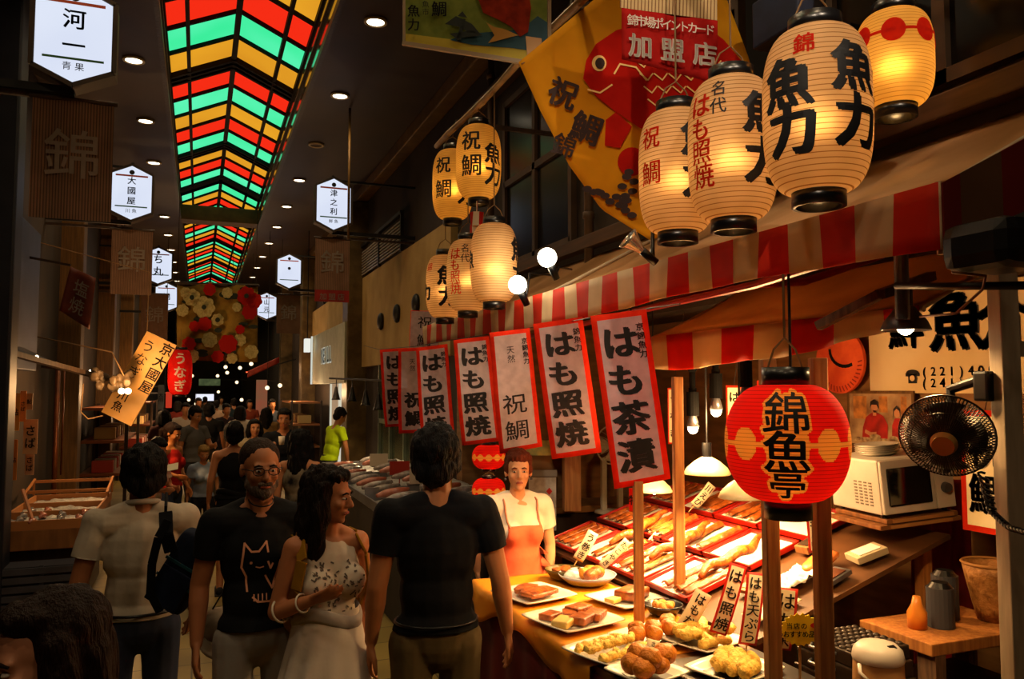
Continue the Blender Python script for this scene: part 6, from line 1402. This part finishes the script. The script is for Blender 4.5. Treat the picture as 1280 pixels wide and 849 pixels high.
# ---- people farther along the street
person('woman in a red sleeveless top and denim shorts with a dark ponytail', 215, 560, 9.2, 1.60, 1.0, 'f', '#b0703e', ('#a01810', None, 'tank'), ('#2c3448', 'shorts'), ('#1c0e08', 'pony'), tilt=.35, vox=.011, arms={'R': ((.06, -.05, -.26), (.0, -.2, -.30)), 'L': ((.06, .02, -.27), (.06, -.1, -.48))}, shoes='#c03018')
person('person in red and white bending over an open booklet by the left counter', 187, 585, 8.0, 1.50, .9, 'f', '#b87850', ('#b02018', '#c8b8a0', 'tee'), ('#301c18', 'pants'), ('#120c0a', 'short'), tilt=.4, lean=.15, vox=.011, arms={'R': ((.06, -.08, -.25), (-.04, -.26, -.24)), 'L': ((.06, -.08, -.25), (-.04, -.26, -.24))})
c = W(207, 592, 7.7); b = B()
for q in (-1, 1): sheet(b, lambda u, v: c+V((q*.11*u, -.05+.14*v, .02+.05*v+.02*u)), 3, 3, .004)
single('open_booklet', b, mat('booklet_paper', '#d8c8a8'), 'pale open booklet held by the person in red and white', 'booklet', c)
person('child in a striped pale shirt and a yellow hat, standing in the crowd', 254, 590, 9.5, 1.32, .2, 'f', '#b87c50', ('#8a94a0', '#6c7686', 'tee'), ('#1c1c20', 'shorts'), ('#8a6a34', 'short'), tilt=.3, vox=.011, shoes='#c83020')
person('woman in a black sleeveless dress seen from behind, hair pinned up', 292, 560, 8.0, 1.66, PI, 'f', '#b4764e', ('#0c0a0a', None, 'tank'), ('#0c0a0a', 'skirt', .5), ('#0e0a08', 'full'), vox=.011)
person('woman in a black and cream flowered dress behind the bearded man', 376, 565, 7.0, 1.64, PI-.6, 'f', '#b4764e', ('#14100e', '#8c7c64', 'tank'), ('#14100e', 'skirt', .5), ('#0c0908', 'long'), vox=.011, arms={'R': ((.10, -.02, -.25), (.14, -.15, -.40))})
person('man in dark clothes raising a pale cup above the bearded man', 355, 545, 10.0, 1.74, -.15, 'm', '#a86c44', ('#12141a', None, 'tee'), ('#1c1c22', 'pants'), ('#0c0908', 'short'), vox=.012, arms={'R': ((.06, -.08, -.25), (-.03, -.26, -.13))})
c = W(352, 556, 9.65); b = B(); lathe(b, [(.001, 0), (.03, 0), (.04, .10), (.036, .10), (.027, .01), (.001, .01)], Matrix.Translation(c), 16); single('paper_cup', b, mat('paper_cup_white', '#e0d4c0'), 'pale cup in the hand of the man in dark clothes', 'cup', c, smooth=True)
person('woman in a cream blouse facing the camera, left of the man with a cup', 318, 550, 10.4, 1.60, .1, 'f', '#b87c54', ('#b0a080', '#9c8c6c', 'tee'), ('#2a2a2c', 'skirt', .5), ('#0e0a08', 'bob'), vox=.012)
person('man in a grey shirt looking down, left side of the crowd', 243, 540, 11.5, 1.74, .8, 'm', '#a06840', ('#4c4a48', None, 'tee'), ('#222226', 'pants'), ('#0e0b0a', 'short'), tilt=.3, vox=.012, arms={'L': ((.06, -.08, -.25), (-.03, -.24, -.22))})
person('man in a bright yellow green shirt leaning over the far right stall', 412, 560, 12.0, 1.70, PI/2+.35, 'm', '#a86c44', ('#b4d010', '#a0bc0c', 'tee'), ('#16161a', 'pants'), ('#0e0b0a', 'short'), tilt=.5, lean=.24, vox=.012, arms={'R': ((.03, -.12, -.26), (.0, -.22, -.48)), 'L': ((.03, -.12, -.26), (.0, -.22, -.48))})
far = [(205, 13, 1.66, '#3a1c18', 'f', 'bob', 'dark brown top at the left edge of the crowd'), (232, 15.5, 1.72, '#b8b0a4', 'm', 'short', 'white shirt far back on the left'), (262, 14, 1.74, '#141414', 'm', 'full', 'black shirt behind the child with the hat'), (283, 16, 1.70, '#2c2024', 'f', 'short', 'dark plum top in the middle of the far crowd'), (300, 15, 1.68, '#c4b8a8', 'f', 'bob', 'white blouse in the middle of the far crowd'), (333, 14.5, 1.66, '#8a6a40', 'f', 'long', 'tan top with long hair, right of the far crowd'), (340, 19, 1.75, '#343c48', 'm', 'short', 'slate shirt near the right shops'), (222, 20, 1.7, '#5c2018', 'f', 'bob', 'maroon top below the tall red lantern'), (248, 21, 1.76, '#202428', 'm', 'short', 'charcoal shirt far along the middle of the street'), (270, 22, 1.68, '#b89c84', 'f', 'short', 'beige blouse far along the middle of the street'), (292, 23, 1.72, '#1c2c34', 'm', 'short', 'teal black shirt far back'), (312, 22, 1.7, '#6a2c1c', 'm', 'full', 'rust shirt far back on the right'), (256, 29, 1.72, '#3a3430', 'm', 'short', 'grey brown shirt, smallest and farthest left'), (276, 30, 1.7, '#a09484', 'f', 'bob', 'pale top, smallest and farthest right')]
for k, (px, zc, h, c_, sx, hs, lab) in enumerate(far):
    person('person in a '+lab, px, 520, zc, h, [PI, .1, PI-.3, .3, PI+.2][k % 5], sx, ['#a87048', '#b88058', '#9c6440'][k % 3], (c_, None, 'tee'), (['#1c1c22', '#2a2a30', '#3a3228'][k % 3], 'pants'), ('#0e0b09', hs), vox=.016)
# ================================================================== left side of the street
m_copper = mat('copper_pipe', '#7a4424', '#5c321a', rough=.4, metal=.5); m_crate = mat('grey_crate', '#4a4a54', '#3a3a42', rough=.6)
m_wetfish = mat('wet_fish', '#a89a90', '#6a6462', scale=14, rough=.2, spec=.6); m_pinkfish = mat('pink_fish', '#c07a64', '#98543e', scale=12, rough=.25, spec=.5)
m_ice = mat('crushed_ice', '#b8b4ac', '#8c8a86', scale=30, rough=.35, bump=.6, bscale=50)
p = AX(30, 335, XL+.03); bm = B(); box(bm, (XL+.05, 9.0, 2.95), (.1, 2.0, 1.5), bevel=.01); single('wall_shutter_panel', bm, mat('slate_panel', '#34384a', '#2c3040', rough=.5), 'dark slate blue panel high on the left wall', 'panel', (XL+.05, 9.0, 2.95))
t = thing('display_counter', 'wooden fishmonger counter at the left edge, shallow boxes on top', 'counter', (-1.2, 8.9, 0))
bm = B(); box(bm, (-1.22, 8.85, .72), (.72, 1.9, .17), bevel=.006); obj('worktop', bm, mat('counter_pine', '#8a5c30', '#6c4420', scale=4, rough=.5, stretch=(3, 3, .8)), t)
bm = B(); box(bm, (-1.25, 8.9, .33), (.6, 1.7, .6)); obj('base', bm, m_wood_dk, t)
bm = B()
for x in (-1.575, -.865): box(bm, (x, 8.85, .845), (.02, 1.9, .08))
for y in (7.91, 8.5, 9.1, 9.79): box(bm, (-1.22, y, .845), (.70, .02, .08))
obj('divider', bm, mat('orange_wood', '#a46a38'), t)  # one even orange-brown wood colour
rl = random.Random(2)
bm = B(); sheet(bm, lambda u, v: V((-1.56+.68*u, 7.93+1.84*v, .825+.03*noise.noise(V((u*9, v*20, 1)))+.015*math.sin(u*3))), 24, 50); obj('ice', bm, m_ice, t, smooth=True)
for k in range(10):
    x, y = -1.45+.16*(k % 4)+rl.uniform(-.03, .03), 8.05+.2*(k//4)*1.5+rl.uniform(-.04, .04); bm = B()
    tube(bm, [V((x+.0+.02*math.sin(q*.6), y-.12+.03*q, .87+.01*math.sin(q))) for q in range(9)], [.028*(.3+.7*math.sin(PI*(q+.6)/9.2)) for q in range(9)], 8)
    single('pale_fish', bm, m_pinkfish if k % 2 else m_wetfish, 'fish lying on the ice of the left counter', 'fish', (x, y, .85), 'fish on the left counter', True)
p = W(52, 640, 6.75); bm = B(); bar(bm, (-1.30, 8.0, .86), (-1.40, 8.05, 1.14), .03, .015); single('wooden_scoop', bm, mat('pinkish_wood', '#c88a64'), 'pale wooden paddle leaning up out of the left counter', 'paddle', (-1.3, 8.0, .86))
bm = B(); box(bm, (-1.22, 9.35, .965), (.74, .02, .03)); box(bm, (-1.22, 9.75, 1.03), (.74, .02, .03)); bar(bm, (-1.59, 9.2, .95), (-1.59, 9.8, 1.05), .02); bar(bm, (-.85, 9.2, .95), (-.85, 9.8, 1.05), .02)
for x in (-1.59, -.85): bar(bm, (x, 9.35, .89), (x, 9.35, .97), .02); bar(bm, (x, 9.75, .89), (x, 9.75, 1.03), .02)
single('counter_rack', bm, mat('orange_wood'), 'low wooden rack standing on the far half of the left counter', 'rack', (-1.2, 9.5, .95)) if False else single('counter_rack', bm, MATS['orange_wood'], 'low wooden rack standing on the far half of the left counter', 'rack', (-1.2, 9.5, .88))
t = thing('slatted_crate', 'grey slatted crate in front of the left counter', 'crate', (-1.15, 7.7, 0))
bm = B()
for k in range(5): box(bm, (-1.15, 7.50, .26+.07*k), (.62, .015, .05))
for x in (-1.45, -1.15, -.85): box(bm, (x, 7.52, .40), (.03, .02, .36))
obj('slats', bm, m_crate, t); bm = B(); box(bm, (-1.15, 7.66, .40), (.60, .27, .34)); obj('body', bm, mat('crate_body', '#2c2c34'), t)
for x in (-1.42, -.88): bm = B(); cyl(bm, (x, 7.56, .05), (x, 7.56, .23), .012, seg=8); cyl(bm, (x-.012, 7.56, .035), (x+.012, 7.56, .035), .035, seg=16); obj('caster', bm, m_steel, t)
bm = B(); box(bm, (-1.35, 7.95, .02), (.6, 2.8, .03)); single('floor_board', bm, mat('terracotta_board', '#7a3a1c', '#5c2a14'), 'terracotta boards on the floor under the left crate', 'board', (-1.35, 7.95, .005))
bm = B(); q = AX(70, 540, XL+.12); cyl(bm, (q.x, q.y, .02), (q.x, q.y, 2.3), .03, seg=12); cyl(bm, (q.x, q.y+.5, .9), (q.x, q.y+.5, 2.3), .012, seg=8); single('copper_pipe', bm, m_copper, 'copper coloured pipe standing against the left wall', 'pipe', (q.x, q.y, 0), smooth=True)
for k, (px, py, w_, h_, c_, lab) in enumerate([(19, 515, .09, .36, '#d88838', 'long orange lit paper strip on the left wall, leftmost'), (29, 508, .06, .30, '#c8783c', 'narrow paper strip on the left wall, second from left'), (37, 502, .06, .16, '#a87850', 'short paper strip high on the left wall beside the pipe'), (38, 546, .14, .34, '#c89468', 'white price paper with red and black letters on the left wall'), (17, 575, .07, .40, '#c87830', 'long orange paper low on the left wall'), (37, 580, .09, .22, '#b88c6c', 'small price paper low on the left wall')]):  # orange light falling on the papers is put into their colours
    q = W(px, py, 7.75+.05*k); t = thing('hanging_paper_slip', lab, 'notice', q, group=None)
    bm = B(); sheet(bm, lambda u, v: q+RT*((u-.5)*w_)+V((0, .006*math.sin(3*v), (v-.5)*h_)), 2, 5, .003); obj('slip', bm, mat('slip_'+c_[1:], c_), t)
    bm = B(); text(bm, 'さば' if k % 2 else '鮎', lambda u, v: q+RT*u+V((0, -.012, v)), min(w_*.8, h_*.4), 0, 0, .02); obj('lettering', bm, m_bink, t)
# eave rod with tiny bulbs, and the hanging lamp cluster
t = thing('hanging_eave', 'dark little shop eave with three tiny bulbs on the left', 'eave', (XL, 9.2, 2.3))
a, b_ = W(8, 440, 7.4), W(135, 474, 9.6); bm = B(); bar(bm, a, b_, .07, .05); bar(bm, a+V((0, 0, .04)), V((XL, a.y+.2, a.z+.15)), .03); bar(bm, b_+V((0, 0, .04)), V((XL, b_.y+.2, b_.z+.15)), .03); sheet(bm, lambda u, v: a.lerp(b_, u)*(1-v)+(V((XL, a.y, a.z+.22)).lerp(V((XL, b_.y, b_.z+.22)), u))*v, 8, 3, .01); obj('board', bm, m_wood_dk, t)
for px, py, zc in ((46, 446, 7.9), (77, 460, 8.5), (113, 464, 9.1)): bm = B(); ell(bm, W(px, py, zc), .016, seg=10, rings=8); obj('bulb', bm, emis('tiny_bulb', (1, .8, .55, 1), 6), t, smooth=True)
t = thing('hanging_lamp_cluster', 'two bright bulbs among dark dried bundles in front of the tilted board', 'lamp', W(155, 480, 9.0)); bm = B()
for k in range(16): q = W(125+rl.uniform(-8, 38), 470+rl.uniform(-6, 14), 9.0+rl.uniform(-.1, .1)); ell(bm, q, (.05, .03, .06), seg=8, rings=6)
bb = remesh(bm, .015, 2, .02, 20); obj('dried_bundle', bb, mat('dried_bundle', '#3a2c1c', '#4c3a22', scale=20), t, smooth=True, normals=False)
for px in (152, 160): bm = B(); q = W(px, 489, 8.85); ell(bm, q, .034, seg=14, rings=10); obj('bulb', bm, emis('hot_bulb', (1, .72, .35, 1), 18), t, smooth=True)
lamp(t, W(156, 486, 8.7), 55, (1, .55, .22), .05)
bm = B(); tube(bm, [W(155, 470, 9.0), W(140, 440, 9.2), V((XL, W(140, 440, 9.2).y, 2.6))], .008, 6); tube(bm, [W(104, 480, 8.8), W(101, 515, 8.8), W(110, 524, 8.8), W(128, 520, 9.0)], .008, 6); obj('cord', bm, m_cord, t, smooth=True)
BZ = 9.4; P4 = [W(x, y, BZ) for x, y in ((184, 413), (221, 431), (163, 536), (127, 514))]
t = thing('hanging_tilted_board', 'long cream board with brush letters hung askew on the left', 'sign', P4[0])
eu, ev = (P4[1]-P4[0]), (P4[0]-P4[3]); hh, ww = ev.length, eu.length; n = eu.cross(ev).normalized(); cc = sum(P4, V((0, 0, 0)))/4
Mx = frame(-n, ev); ex_ = eu.normalized(); ey_ = ev.normalized()
bm = B(); M4 = Matrix(((ex_.x, ey_.x, n.x, cc.x), (ex_.y, ey_.y, n.y, cc.y), (ex_.z, ey_.z, n.z, cc.z), (0, 0, 0, 1))); prism(bm, rect(-ww/2, -hh/2, ww/2, hh/2), M4 @ Matrix.Translation((0, 0, -.02)), .02); obj('board', bm, mat('cream_board', '#e0b070', '#cc9850', scale=3, rough=.6), t)
g = flat(cc, ex_, ey_, .004); bm = B(); text(bm, '京大國屋', g, .155, .12, .20, .02); text(bm, 'うなぎ', g, .16, -.09, .22, .0); text(bm, '川魚', g, .13, -.06, -.33, .02); obj('lettering', bm, m_bink, t)
bm = B(); tube(bm, [P4[0], P4[0]+V((.0, .1, .7)), V((XL, P4[0].y+.2, P4[0].z+1.0))], .006, 6); obj('cord', bm, m_cord, t)
P5 = [W(x, y, 8.3) for x, y in ((88, 333), (120, 348), (112, 412), (74, 388))]
bm = B(); sheet(bm, lambda u, v: (P5[0].lerp(P5[1], u)).lerp(P5[3].lerp(P5[2], u), v)+V((0, .03*math.sin(6*u), 0)), 10, 8, .004); t = thing('hanging_brown_flag', 'red brown shop flag with pale letters on the left wall', 'flag', P5[0]); obj('cloth', bm, mat('rust_cloth', '#6a2c14', '#54200e'), t, smooth=True)
bm = B(); e1 = (P5[1]-P5[0]).normalized(); e2 = (P5[0]-P5[3]).normalized(); text(bm, '塩焼', flat((P5[0]+P5[2])/2-V((0, .05, 0)), e1, e2, .01), .17, 0, 0, .01); obj('lettering', bm, m_blind_t, t); bm = B(); bar(bm, P5[0]+V((0, 0, .01)), V((XL, P5[0].y+.1, P5[0].z+.1)), .025); obj('pole', bm, m_wood_dk, t)
# ================================================================== right side, next shop
t = thing('fish_counter', 'long fishmonger counter beyond the stall, fish on ice', 'counter', (2.1, 8.8, 0))
bm = B(); box(bm, (2.1, 8.9, .42), (1.0, 4.6, .84)); obj('base', bm, mat('dark_counter_body', '#2c241e', '#201a16'), t); bm = B(); sheet(bm, lambda u, v: V((1.58+1.05*u, 6.6+4.6*v, .865+.16*u+.02*noise.noise(V((u*8, v*40, 1))))), 16, 70, .02); obj('ice', bm, m_ice, t, smooth=True)
for k, y in enumerate((6.6, 8.1, 9.6, 11.1)): bm = B(); box(bm, (2.1, y, .93), (1.04, .025, .17)); obj('divider', bm, m_steel, t)
bm = B(); box(bm, (1.575, 8.85, .90), (.02, 4.6, .09)); obj('front_rim', bm, m_steel, t)
for k in range(26):
    i, j = k % 13, k//13; x = 1.78+.42*j+rl.uniform(-.03, .03); y = 6.75+.34*i; z = .965+.16*(x-1.58)/1.05; bm = B(); L_ = .32
    tube(bm, [V((x-L_/2+L_*q/10, y+.02*math.sin(q*.7), z+.16*(-.5+q/10)*L_)) for q in range(11)], [.045*(.25+.75*math.sin(PI*(q+.8)/11.5)) for q in range(11)], 8)
    single('counter_fish', bm, m_wetfish if (i+j) % 3 else m_pinkfish, 'fish lying on the ice of the counter beyond the stall', 'fish', (x, y, z), 'fish on the counter beyond the stall', True)
for k, (y, c_, lab) in enumerate(((7.2, '#c8a838', 'yellow price card'), (7.9, '#c8bca8', 'white price card'), (8.8, '#a82c1c', 'red price card'), (9.9, '#c8bca8', 'second white price card'))):
    bm = B(); box(bm, (2.1, y, 1.13), (.22, .012, .15), Matrix.Rotation(-.2, 3, 'Z')); cyl(bm, (2.1, y, .96), (2.1, y, 1.06), .006, seg=6); single('counter_card', bm, mat('card_'+c_[1:], c_), lab+' standing among the fish beyond the stall', 'price card', (2.1, y, .95))
# hanging row of small spot lamps over that counter
t = thing('hanging_lamp_rail', 'dark rail with four small bell lamps over the far fish counter', 'lamp', W(450, 470, 12))
bm = B(); a, b_ = W(412, 473, 13.5), W(480, 476, 10.5); tube(bm, [a, b_], .015, 8); tube(bm, [b_, V((XR, b_.y, b_.z+.1))], .012, 6); obj('rail', bm, m_black, t)
for px, py, zc in ((420, 500, 13.4), (440, 502, 12.4), (457, 507, 11.5), (473, 513, 10.8)):
    q = W(px, py, zc); bm = B(); Mx = Matrix.Translation(q); lathe(bm, [(.02, .22), (.03, .16), (.06, .04), (.075, 0), (.07, 0), (.05, .04), (.02, .15)], Mx, 20); cyl(bm, q+V((0, 0, .2)), V((q.x, q.y, W(px, 474, zc).z)), .008, seg=6); sh_ = obj('lamp_shade', bm, m_ring_blk if px > 430 else m_steel, t, smooth=True); bm = B(); lathe(bm, [(.001, .012), (.066, .010), (.066, .002), (.001, .0)], Mx, 18); obj('bulb', bm, emis('lamp_disc', (1, .86, .5, 1), 4), sh_)
    lamp(t, q-V((0, 0, .06)), 25, (1, .7, .38), .05, spot=2.4, tgt=q-V((.25, 0, 1)))
# marble pier, window and small dark wall lamps
bm = B(); fr = B(); tw = tag(D.objects.new('window_4', None), kind='structure'); COL.objects.link(tw); WM[tw] = Matrix.Identity(4)
box(bm, (XR-.03, 11.6, 1.5), (.02, 2.6, 1.9)); obj('pane', bm, mat('greenish_glass', '#3c4030', '#2c3024', rough=.15, spec=.6), tw)
for y in (10.3, 11.2, 12.1, 12.9): box(fr, (XR-.05, y, 1.5), (.06, .07, 2.0))
for z in (.55, 1.5, 2.45): box(fr, (XR-.05, 11.6, z), (.06, 2.7, .07))
obj('frame', fr, mat('grey_green_frame', '#5c6450', '#4c5444', rough=.5), tw)
for k, (px, py) in enumerate(((476, 402), (496, 392), (520, 380))):
    q = AX(px, py, XR-.12); bm = B(); ell(bm, q, (.06, .10, .14), seg=14, rings=10); cyl(bm, q, q+V((.05, 0, 0)), .03, seg=8); single('wall_sconce', bm, m_black, 'small dark oval fixture on the ochre wall, %s of three' % ('farthest', 'middle', 'nearest')[k], 'fixture', q, smooth=True)
t = thing('balcony_railing', 'black slatted balcony railing above the ochre wall', 'railing', (XR-.08, 13.6, 4.0))
bm = B(); y0, y1 = 11.3, 19
for k in range(9): box(bm, (XR-.10, (y0+y1)/2, 4.06+.05*k), (.02, y1-y0, .022))
tag(obj('slats', bm, mat('grey_slats', '#a89c8c', '#8c8274', rough=.4, metal=.3), t), kind=None)
for k in range(6): y = y0+(y1-y0)*k/5; bm = B(); bar(bm, (XR-.10, y, 4.0), (XR-.10, y, 4.58), .05); obj('post', bm, m_black, t)
bm = B(); box(bm, (XR-.10, (y0+y1)/2, 4.58), (.06, y1-y0, .05)); obj('handrail', bm, m_black, t)
# white shop sign and lit opening farther along on the right
q0, q1 = AX(391, 420, 2.42), AX(431, 404, 2.42); yb_, ya_ = q0.y, q1.y; zt_, zb_ = 3.22, 2.12
t = thing('hanging_shop_sign', 'white shop sign with dark block letters, edge lit, far on the right', 'sign', (2.5, (ya_+yb_)/2, zt_))
bm = B(); box(bm, (2.52, (ya_+yb_)/2, (zt_+zb_)/2), (.2, yb_-ya_, zt_-zb_), bevel=.01); obj('board', bm, mat('grey_white_board', '#a8a890', '#969680'), t)
bm = B(); box(bm, (2.41, yb_+.01, (zt_+zb_)/2), (.05, .04, zt_-zb_)); obj('edge_light', bm, emis('edge_light', (.9, .92, .8, 1), .7), t)
g = flat((2.415, (ya_+yb_)/2, 0), (0, -1, 0), (0, 0, 1), .006); bm = B(); text(bm, 'NEILL', g, .42, 0, 2.72, .03, vertical=False, pitch=.62*1.1); obj('lettering', bm, mat('dark_olive', '#2c2e20'), t); bm = B(); text(bm, 'NEILL', flat((2.415, (ya_+yb_)/2, 0), (0, -1, 0), (0, 0, 1), .003), .46, .0, 2.72, .06, vertical=False, pitch=.62); obj('letter_glow', bm, emis('letter_glow', (.8, .8, .66, 1), .6), t)
bm = B(); box(bm, (2.68, (ya_+yb_)/2, zt_-.2), (.24, .1, .1)); obj('bracket', bm, m_black, t)
t = thing('lit_doorway_panel', 'bright cream lit doorway behind the man in yellow green', 'doorway', (XR-.03, 15.6, 0)); q = AX(421, 520, XR-.03); bm = B(); box(bm, (XR-.03, q.y, 1.25), (.05, 1.1, 1.9)); obj('panel', bm, emis('doorway_glow', (.62, .38, .2, 1), .55, (.72, .48, .28, 1)), t)
bm = B()
for dy in (-.58, .58): box(bm, (XR-.05, q.y+dy, 1.25), (.08, .06, 2.0))
obj('frame', bm, emis('doorway_edge', (.9, .85, .65, 1), .7), t); lamp(t, (2.3, q.y, 1.9), 10, (1, .75, .45), .1)
bm = B(); q = AX(384, 432, 2.25); box(bm, q, (.12, .25, .3)); t = thing('hanging_box_lamp', 'small white box lamp left of the white shop sign', 'lamp', q); obj('diffuser', bm, emis('box_lamp', (.95, .95, .85, 1), .9), t); bm = B(); bar(bm, q+V((0, 0, .15)), (q.x, q.y, ZC-.01), .02); obj('rod', bm, m_black, t)
# ================================================================== distant shops
def far_card(name, lab, cat_, px, py, zc, w, h, m, chars=None, size=.2, group=None, depth=.06):
    c = W(px, py, zc); t = thing(name, lab, cat_, c, group=group); bm = B(); box(bm, c, (w, depth, h), bevel=.01); obj('panel', bm, m, t)
    bm = B()
    side = XL if c.x < .4 else XR
    bar(bm, c+V((0, .05, h*.5-.03)), V((side, c.y+.05, c.z+h*.5-.03)), .03); obj('arm', bm, m_black, t)
    if chars: bm = B(); text(bm, chars, flat(c-V((0, depth/2, 0)), (1, 0, 0), (0, 0, 1), .01), size, 0, 0, .02, vertical=h > w); obj('lettering', bm, m_ink if chars != 'うどん' else m_white, t)
far_card('hanging_screen', 'small bright white lit sign far down the middle of the street', 'sign', 256, 497, 40, .85, .34, emis('far_white', (.85, .88, 1, 1), 1.0))
far_card('hanging_green_sign', 'dim green sign high over the far crowd', 'sign', 262, 478, 36, .9, .3, emis('far_green', (.05, .07, .03, 1), .6, (.12, .15, .06, 1), 6))
far_card('hanging_blue_sign', 'narrow blue grey vertical sign left of the tall red lantern', 'sign', 201, 497, 16, .11, .5, mat('blue_grey_sign', '#6a727a', '#4a525c'), '大川', .09)
far_card('hanging_red_sign', 'small glowing red sign low beside the tall red lantern', 'sign', 211, 500, 20, .14, .4, emis('far_red', (.7, .05, .02, 1), .7), None)
far_card('hanging_pale_sign', 'pale vertical sign with a red patch far on the right', 'sign', 327, 500, 26, .35, 1.3, emis('far_pale', (.25, .13, .06, 1), .6, (.4, .1, .05, 1), 2), None)
c = W(333, 460, 24); bm = B(); sheet(bm, lambda u, v: V((c.x-.55+.9*u, c.y-.2+.9*v*0, c.z-.3+.45*u+.18*v)), 6, 4, .02); sheet(bm, lambda u, v: V((c.x-.55+.9*u, c.y+1.2*v, c.z-.12+.45*u)), 4, 4, .02); t = thing('hanging_red_awning', 'small red awning over a shop far on the right', 'awning', c); obj('cloth', bm, mat('dull_red_cloth', '#98301c', '#7a2010'), t, smooth=True); bm = B(); bar(bm, c+V((.3, .6, .1)), V((XR, c.y+.6, c.z+.3)), .04); obj('frame', bm, m_black, t)
for k, (px, py, zc) in enumerate([(218, 475, 22), (240, 470, 28), (284, 466, 27), (296, 478, 31), (300, 460, 24), (314, 455, 21), (334, 485, 18), (350, 482, 19), (205, 520, 18), (236, 500, 33), (245, 505, 36), (273, 490, 38), (289, 446, 20), (282, 459, 24), (272, 470, 30), (302, 500, 27)]):
    q = W(px, py, zc); bm = B(); ell(bm, q, .03+.001*zc, seg=10, rings=8)
    t = thing('hanging_shop_bulb', 'tiny warm bulb among the far shops', 'bulb', q, group='bulbs of the far shops'); obj('bulb', bm, emis('far_bulb', (1, .74, .42, 1), 2.2), t, smooth=True); bm = B(); tube(bm, [q+V((0, 0, .04)), V((q.x, q.y, ZC-.0))], .006, 5); obj('cord', bm, m_black, t)
    if k % 4 == 0: lamp(t, q-V((0, 0, .15)), 30, (1, .58, .28), .08)
for k, (x, y, c_, lab) in enumerate(((-1.35, 15, '#8a4a20', 'warm lit stall shelf on the left behind the red topped woman'), (-1.3, 21, '#7a3c1c', 'warm lit stall shelf farther along on the left'), (2.3, 20, '#8a5428', 'warm lit stall shelf far on the right'))):
    t = thing('shop_shelf', lab, 'shelf', (x, y, 0), group=None); bm = B()
    for z in (.7, 1.2, 1.7): box(bm, (x, y, z), (.6, 2.6, .04))
    obj('board', bm, mat('shelf_'+c_[1:], c_), t)
    for yy in (y-1.28, y+1.28):
        for xx in (x-.33, x+.33): bm = B(); bar(bm, (xx, yy, 0), (xx, yy, 1.75), .05); obj('post', bm, m_wood_dk, t)
    lamp(t, (x+(.3 if x < 0 else -.3), y-.6, 1.95), 45, (1, .55, .24), .1)  # added light without a fixture, warms the crowd and shelf
    for q in range(12):
        z = (.72, 1.22)[q % 2]; yy = y-1.1+.2*q; bm = B(); box(bm, (x, yy, z+.095), (.3, .15, .18), bevel=.01)
        single('goods_box', bm, mat('goods_%d' % (q % 4), ['#b8402a', '#c8a868', '#d8c8b0', '#7a5030'][q % 4]), 'boxed goods on a %s' % lab.replace('warm lit ', ''), 'box', (x, yy, z), 'goods on '+lab)
# ================================================================== upper right facade
for k, (y, z0, lab) in enumerate(((3.1, 3.0, 'nearest'), (5.4, 2.95, 'middle'), (7.6, 2.8, 'farthest'))):
    bm = B(); cyl(bm, (XR-.06, y, z0), (XR-.06, y, ZC-.02), .035, seg=12)
    for z in (3.3, 4.3, 5.2): cyl(bm, (XR-.06, y, z), (XR-.06, y, z+.05), .045, seg=12)
    single('hanging_drain_pipe', bm, mat('rusty_pipe', '#5a3e24', '#42301e', rough=.6), '%s rusty upright pipe on the dark right facade' % lab, 'pipe', (XR-.06, y, z0), smooth=True)
wn = 5
for y, z0, z1, w in ((2.3, 3.25, 4.7, 1.2), (4.3, 3.3, 4.9, 1.4), (6.5, 3.2, 4.8, 1.5)):
    tw = tag(D.objects.new('window_%d' % wn, None), kind='structure'); COL.objects.link(tw); WM[tw] = Matrix.Identity(4); wn += 1
    bm = B(); box(bm, (XR-.01, y, (z0+z1)/2), (.03, w, z1-z0)); obj('pane', bm, mat('black_window', '#0e0c0a', '#16120e', rough=.2), tw); bm = B()
    for dy in (-w/2, 0, w/2): box(bm, (XR-.03, y+dy, (z0+z1)/2), (.05, .06, z1-z0+.06))
    for z in (z0, (z0+z1)/2, z1): box(bm, (XR-.03, y, z), (.05, w, .06))
    obj('frame', bm, mat('weathered_frame', '#4a3520', '#38281a', scale=5), tw)
bm = B()
for z in (3.12, 5.05): box(bm, (XR-.05, 4.4, z), (.1, 8.2, .1), bevel=.008)
struct('trim_3', bm, mat('brown_beam', '#4a3018', '#38240f', scale=4, stretch=(6, .6, 6)))
q = W(437, 170, 10.2); bm = B(); cyl(bm, (q.x, q.y, 3.9), (q.x, q.y, ZC-.01), .016, seg=8); single('hanging_conduit', bm, MATS['worn_gilt_cornice'], 'thin tan rod hanging from the ceiling behind the nearest right sign', 'rod', (q.x, q.y, ZC), smooth=True)
bm = B(); a, b_ = W(1000, 12, 3.4), W(960, 20, 3.7); box(bm, W(985, 20, 3.6), (.16, .3, .22), bevel=.01); q = W(985, 20, 3.6); bar(bm, q, (XR, q.y, q.z), .04); single('hanging_blue_box', bm, mat('dull_blue_box', '#26304a', '#1c2438'), 'dull blue box on the facade above the nearest lantern', 'box', q)
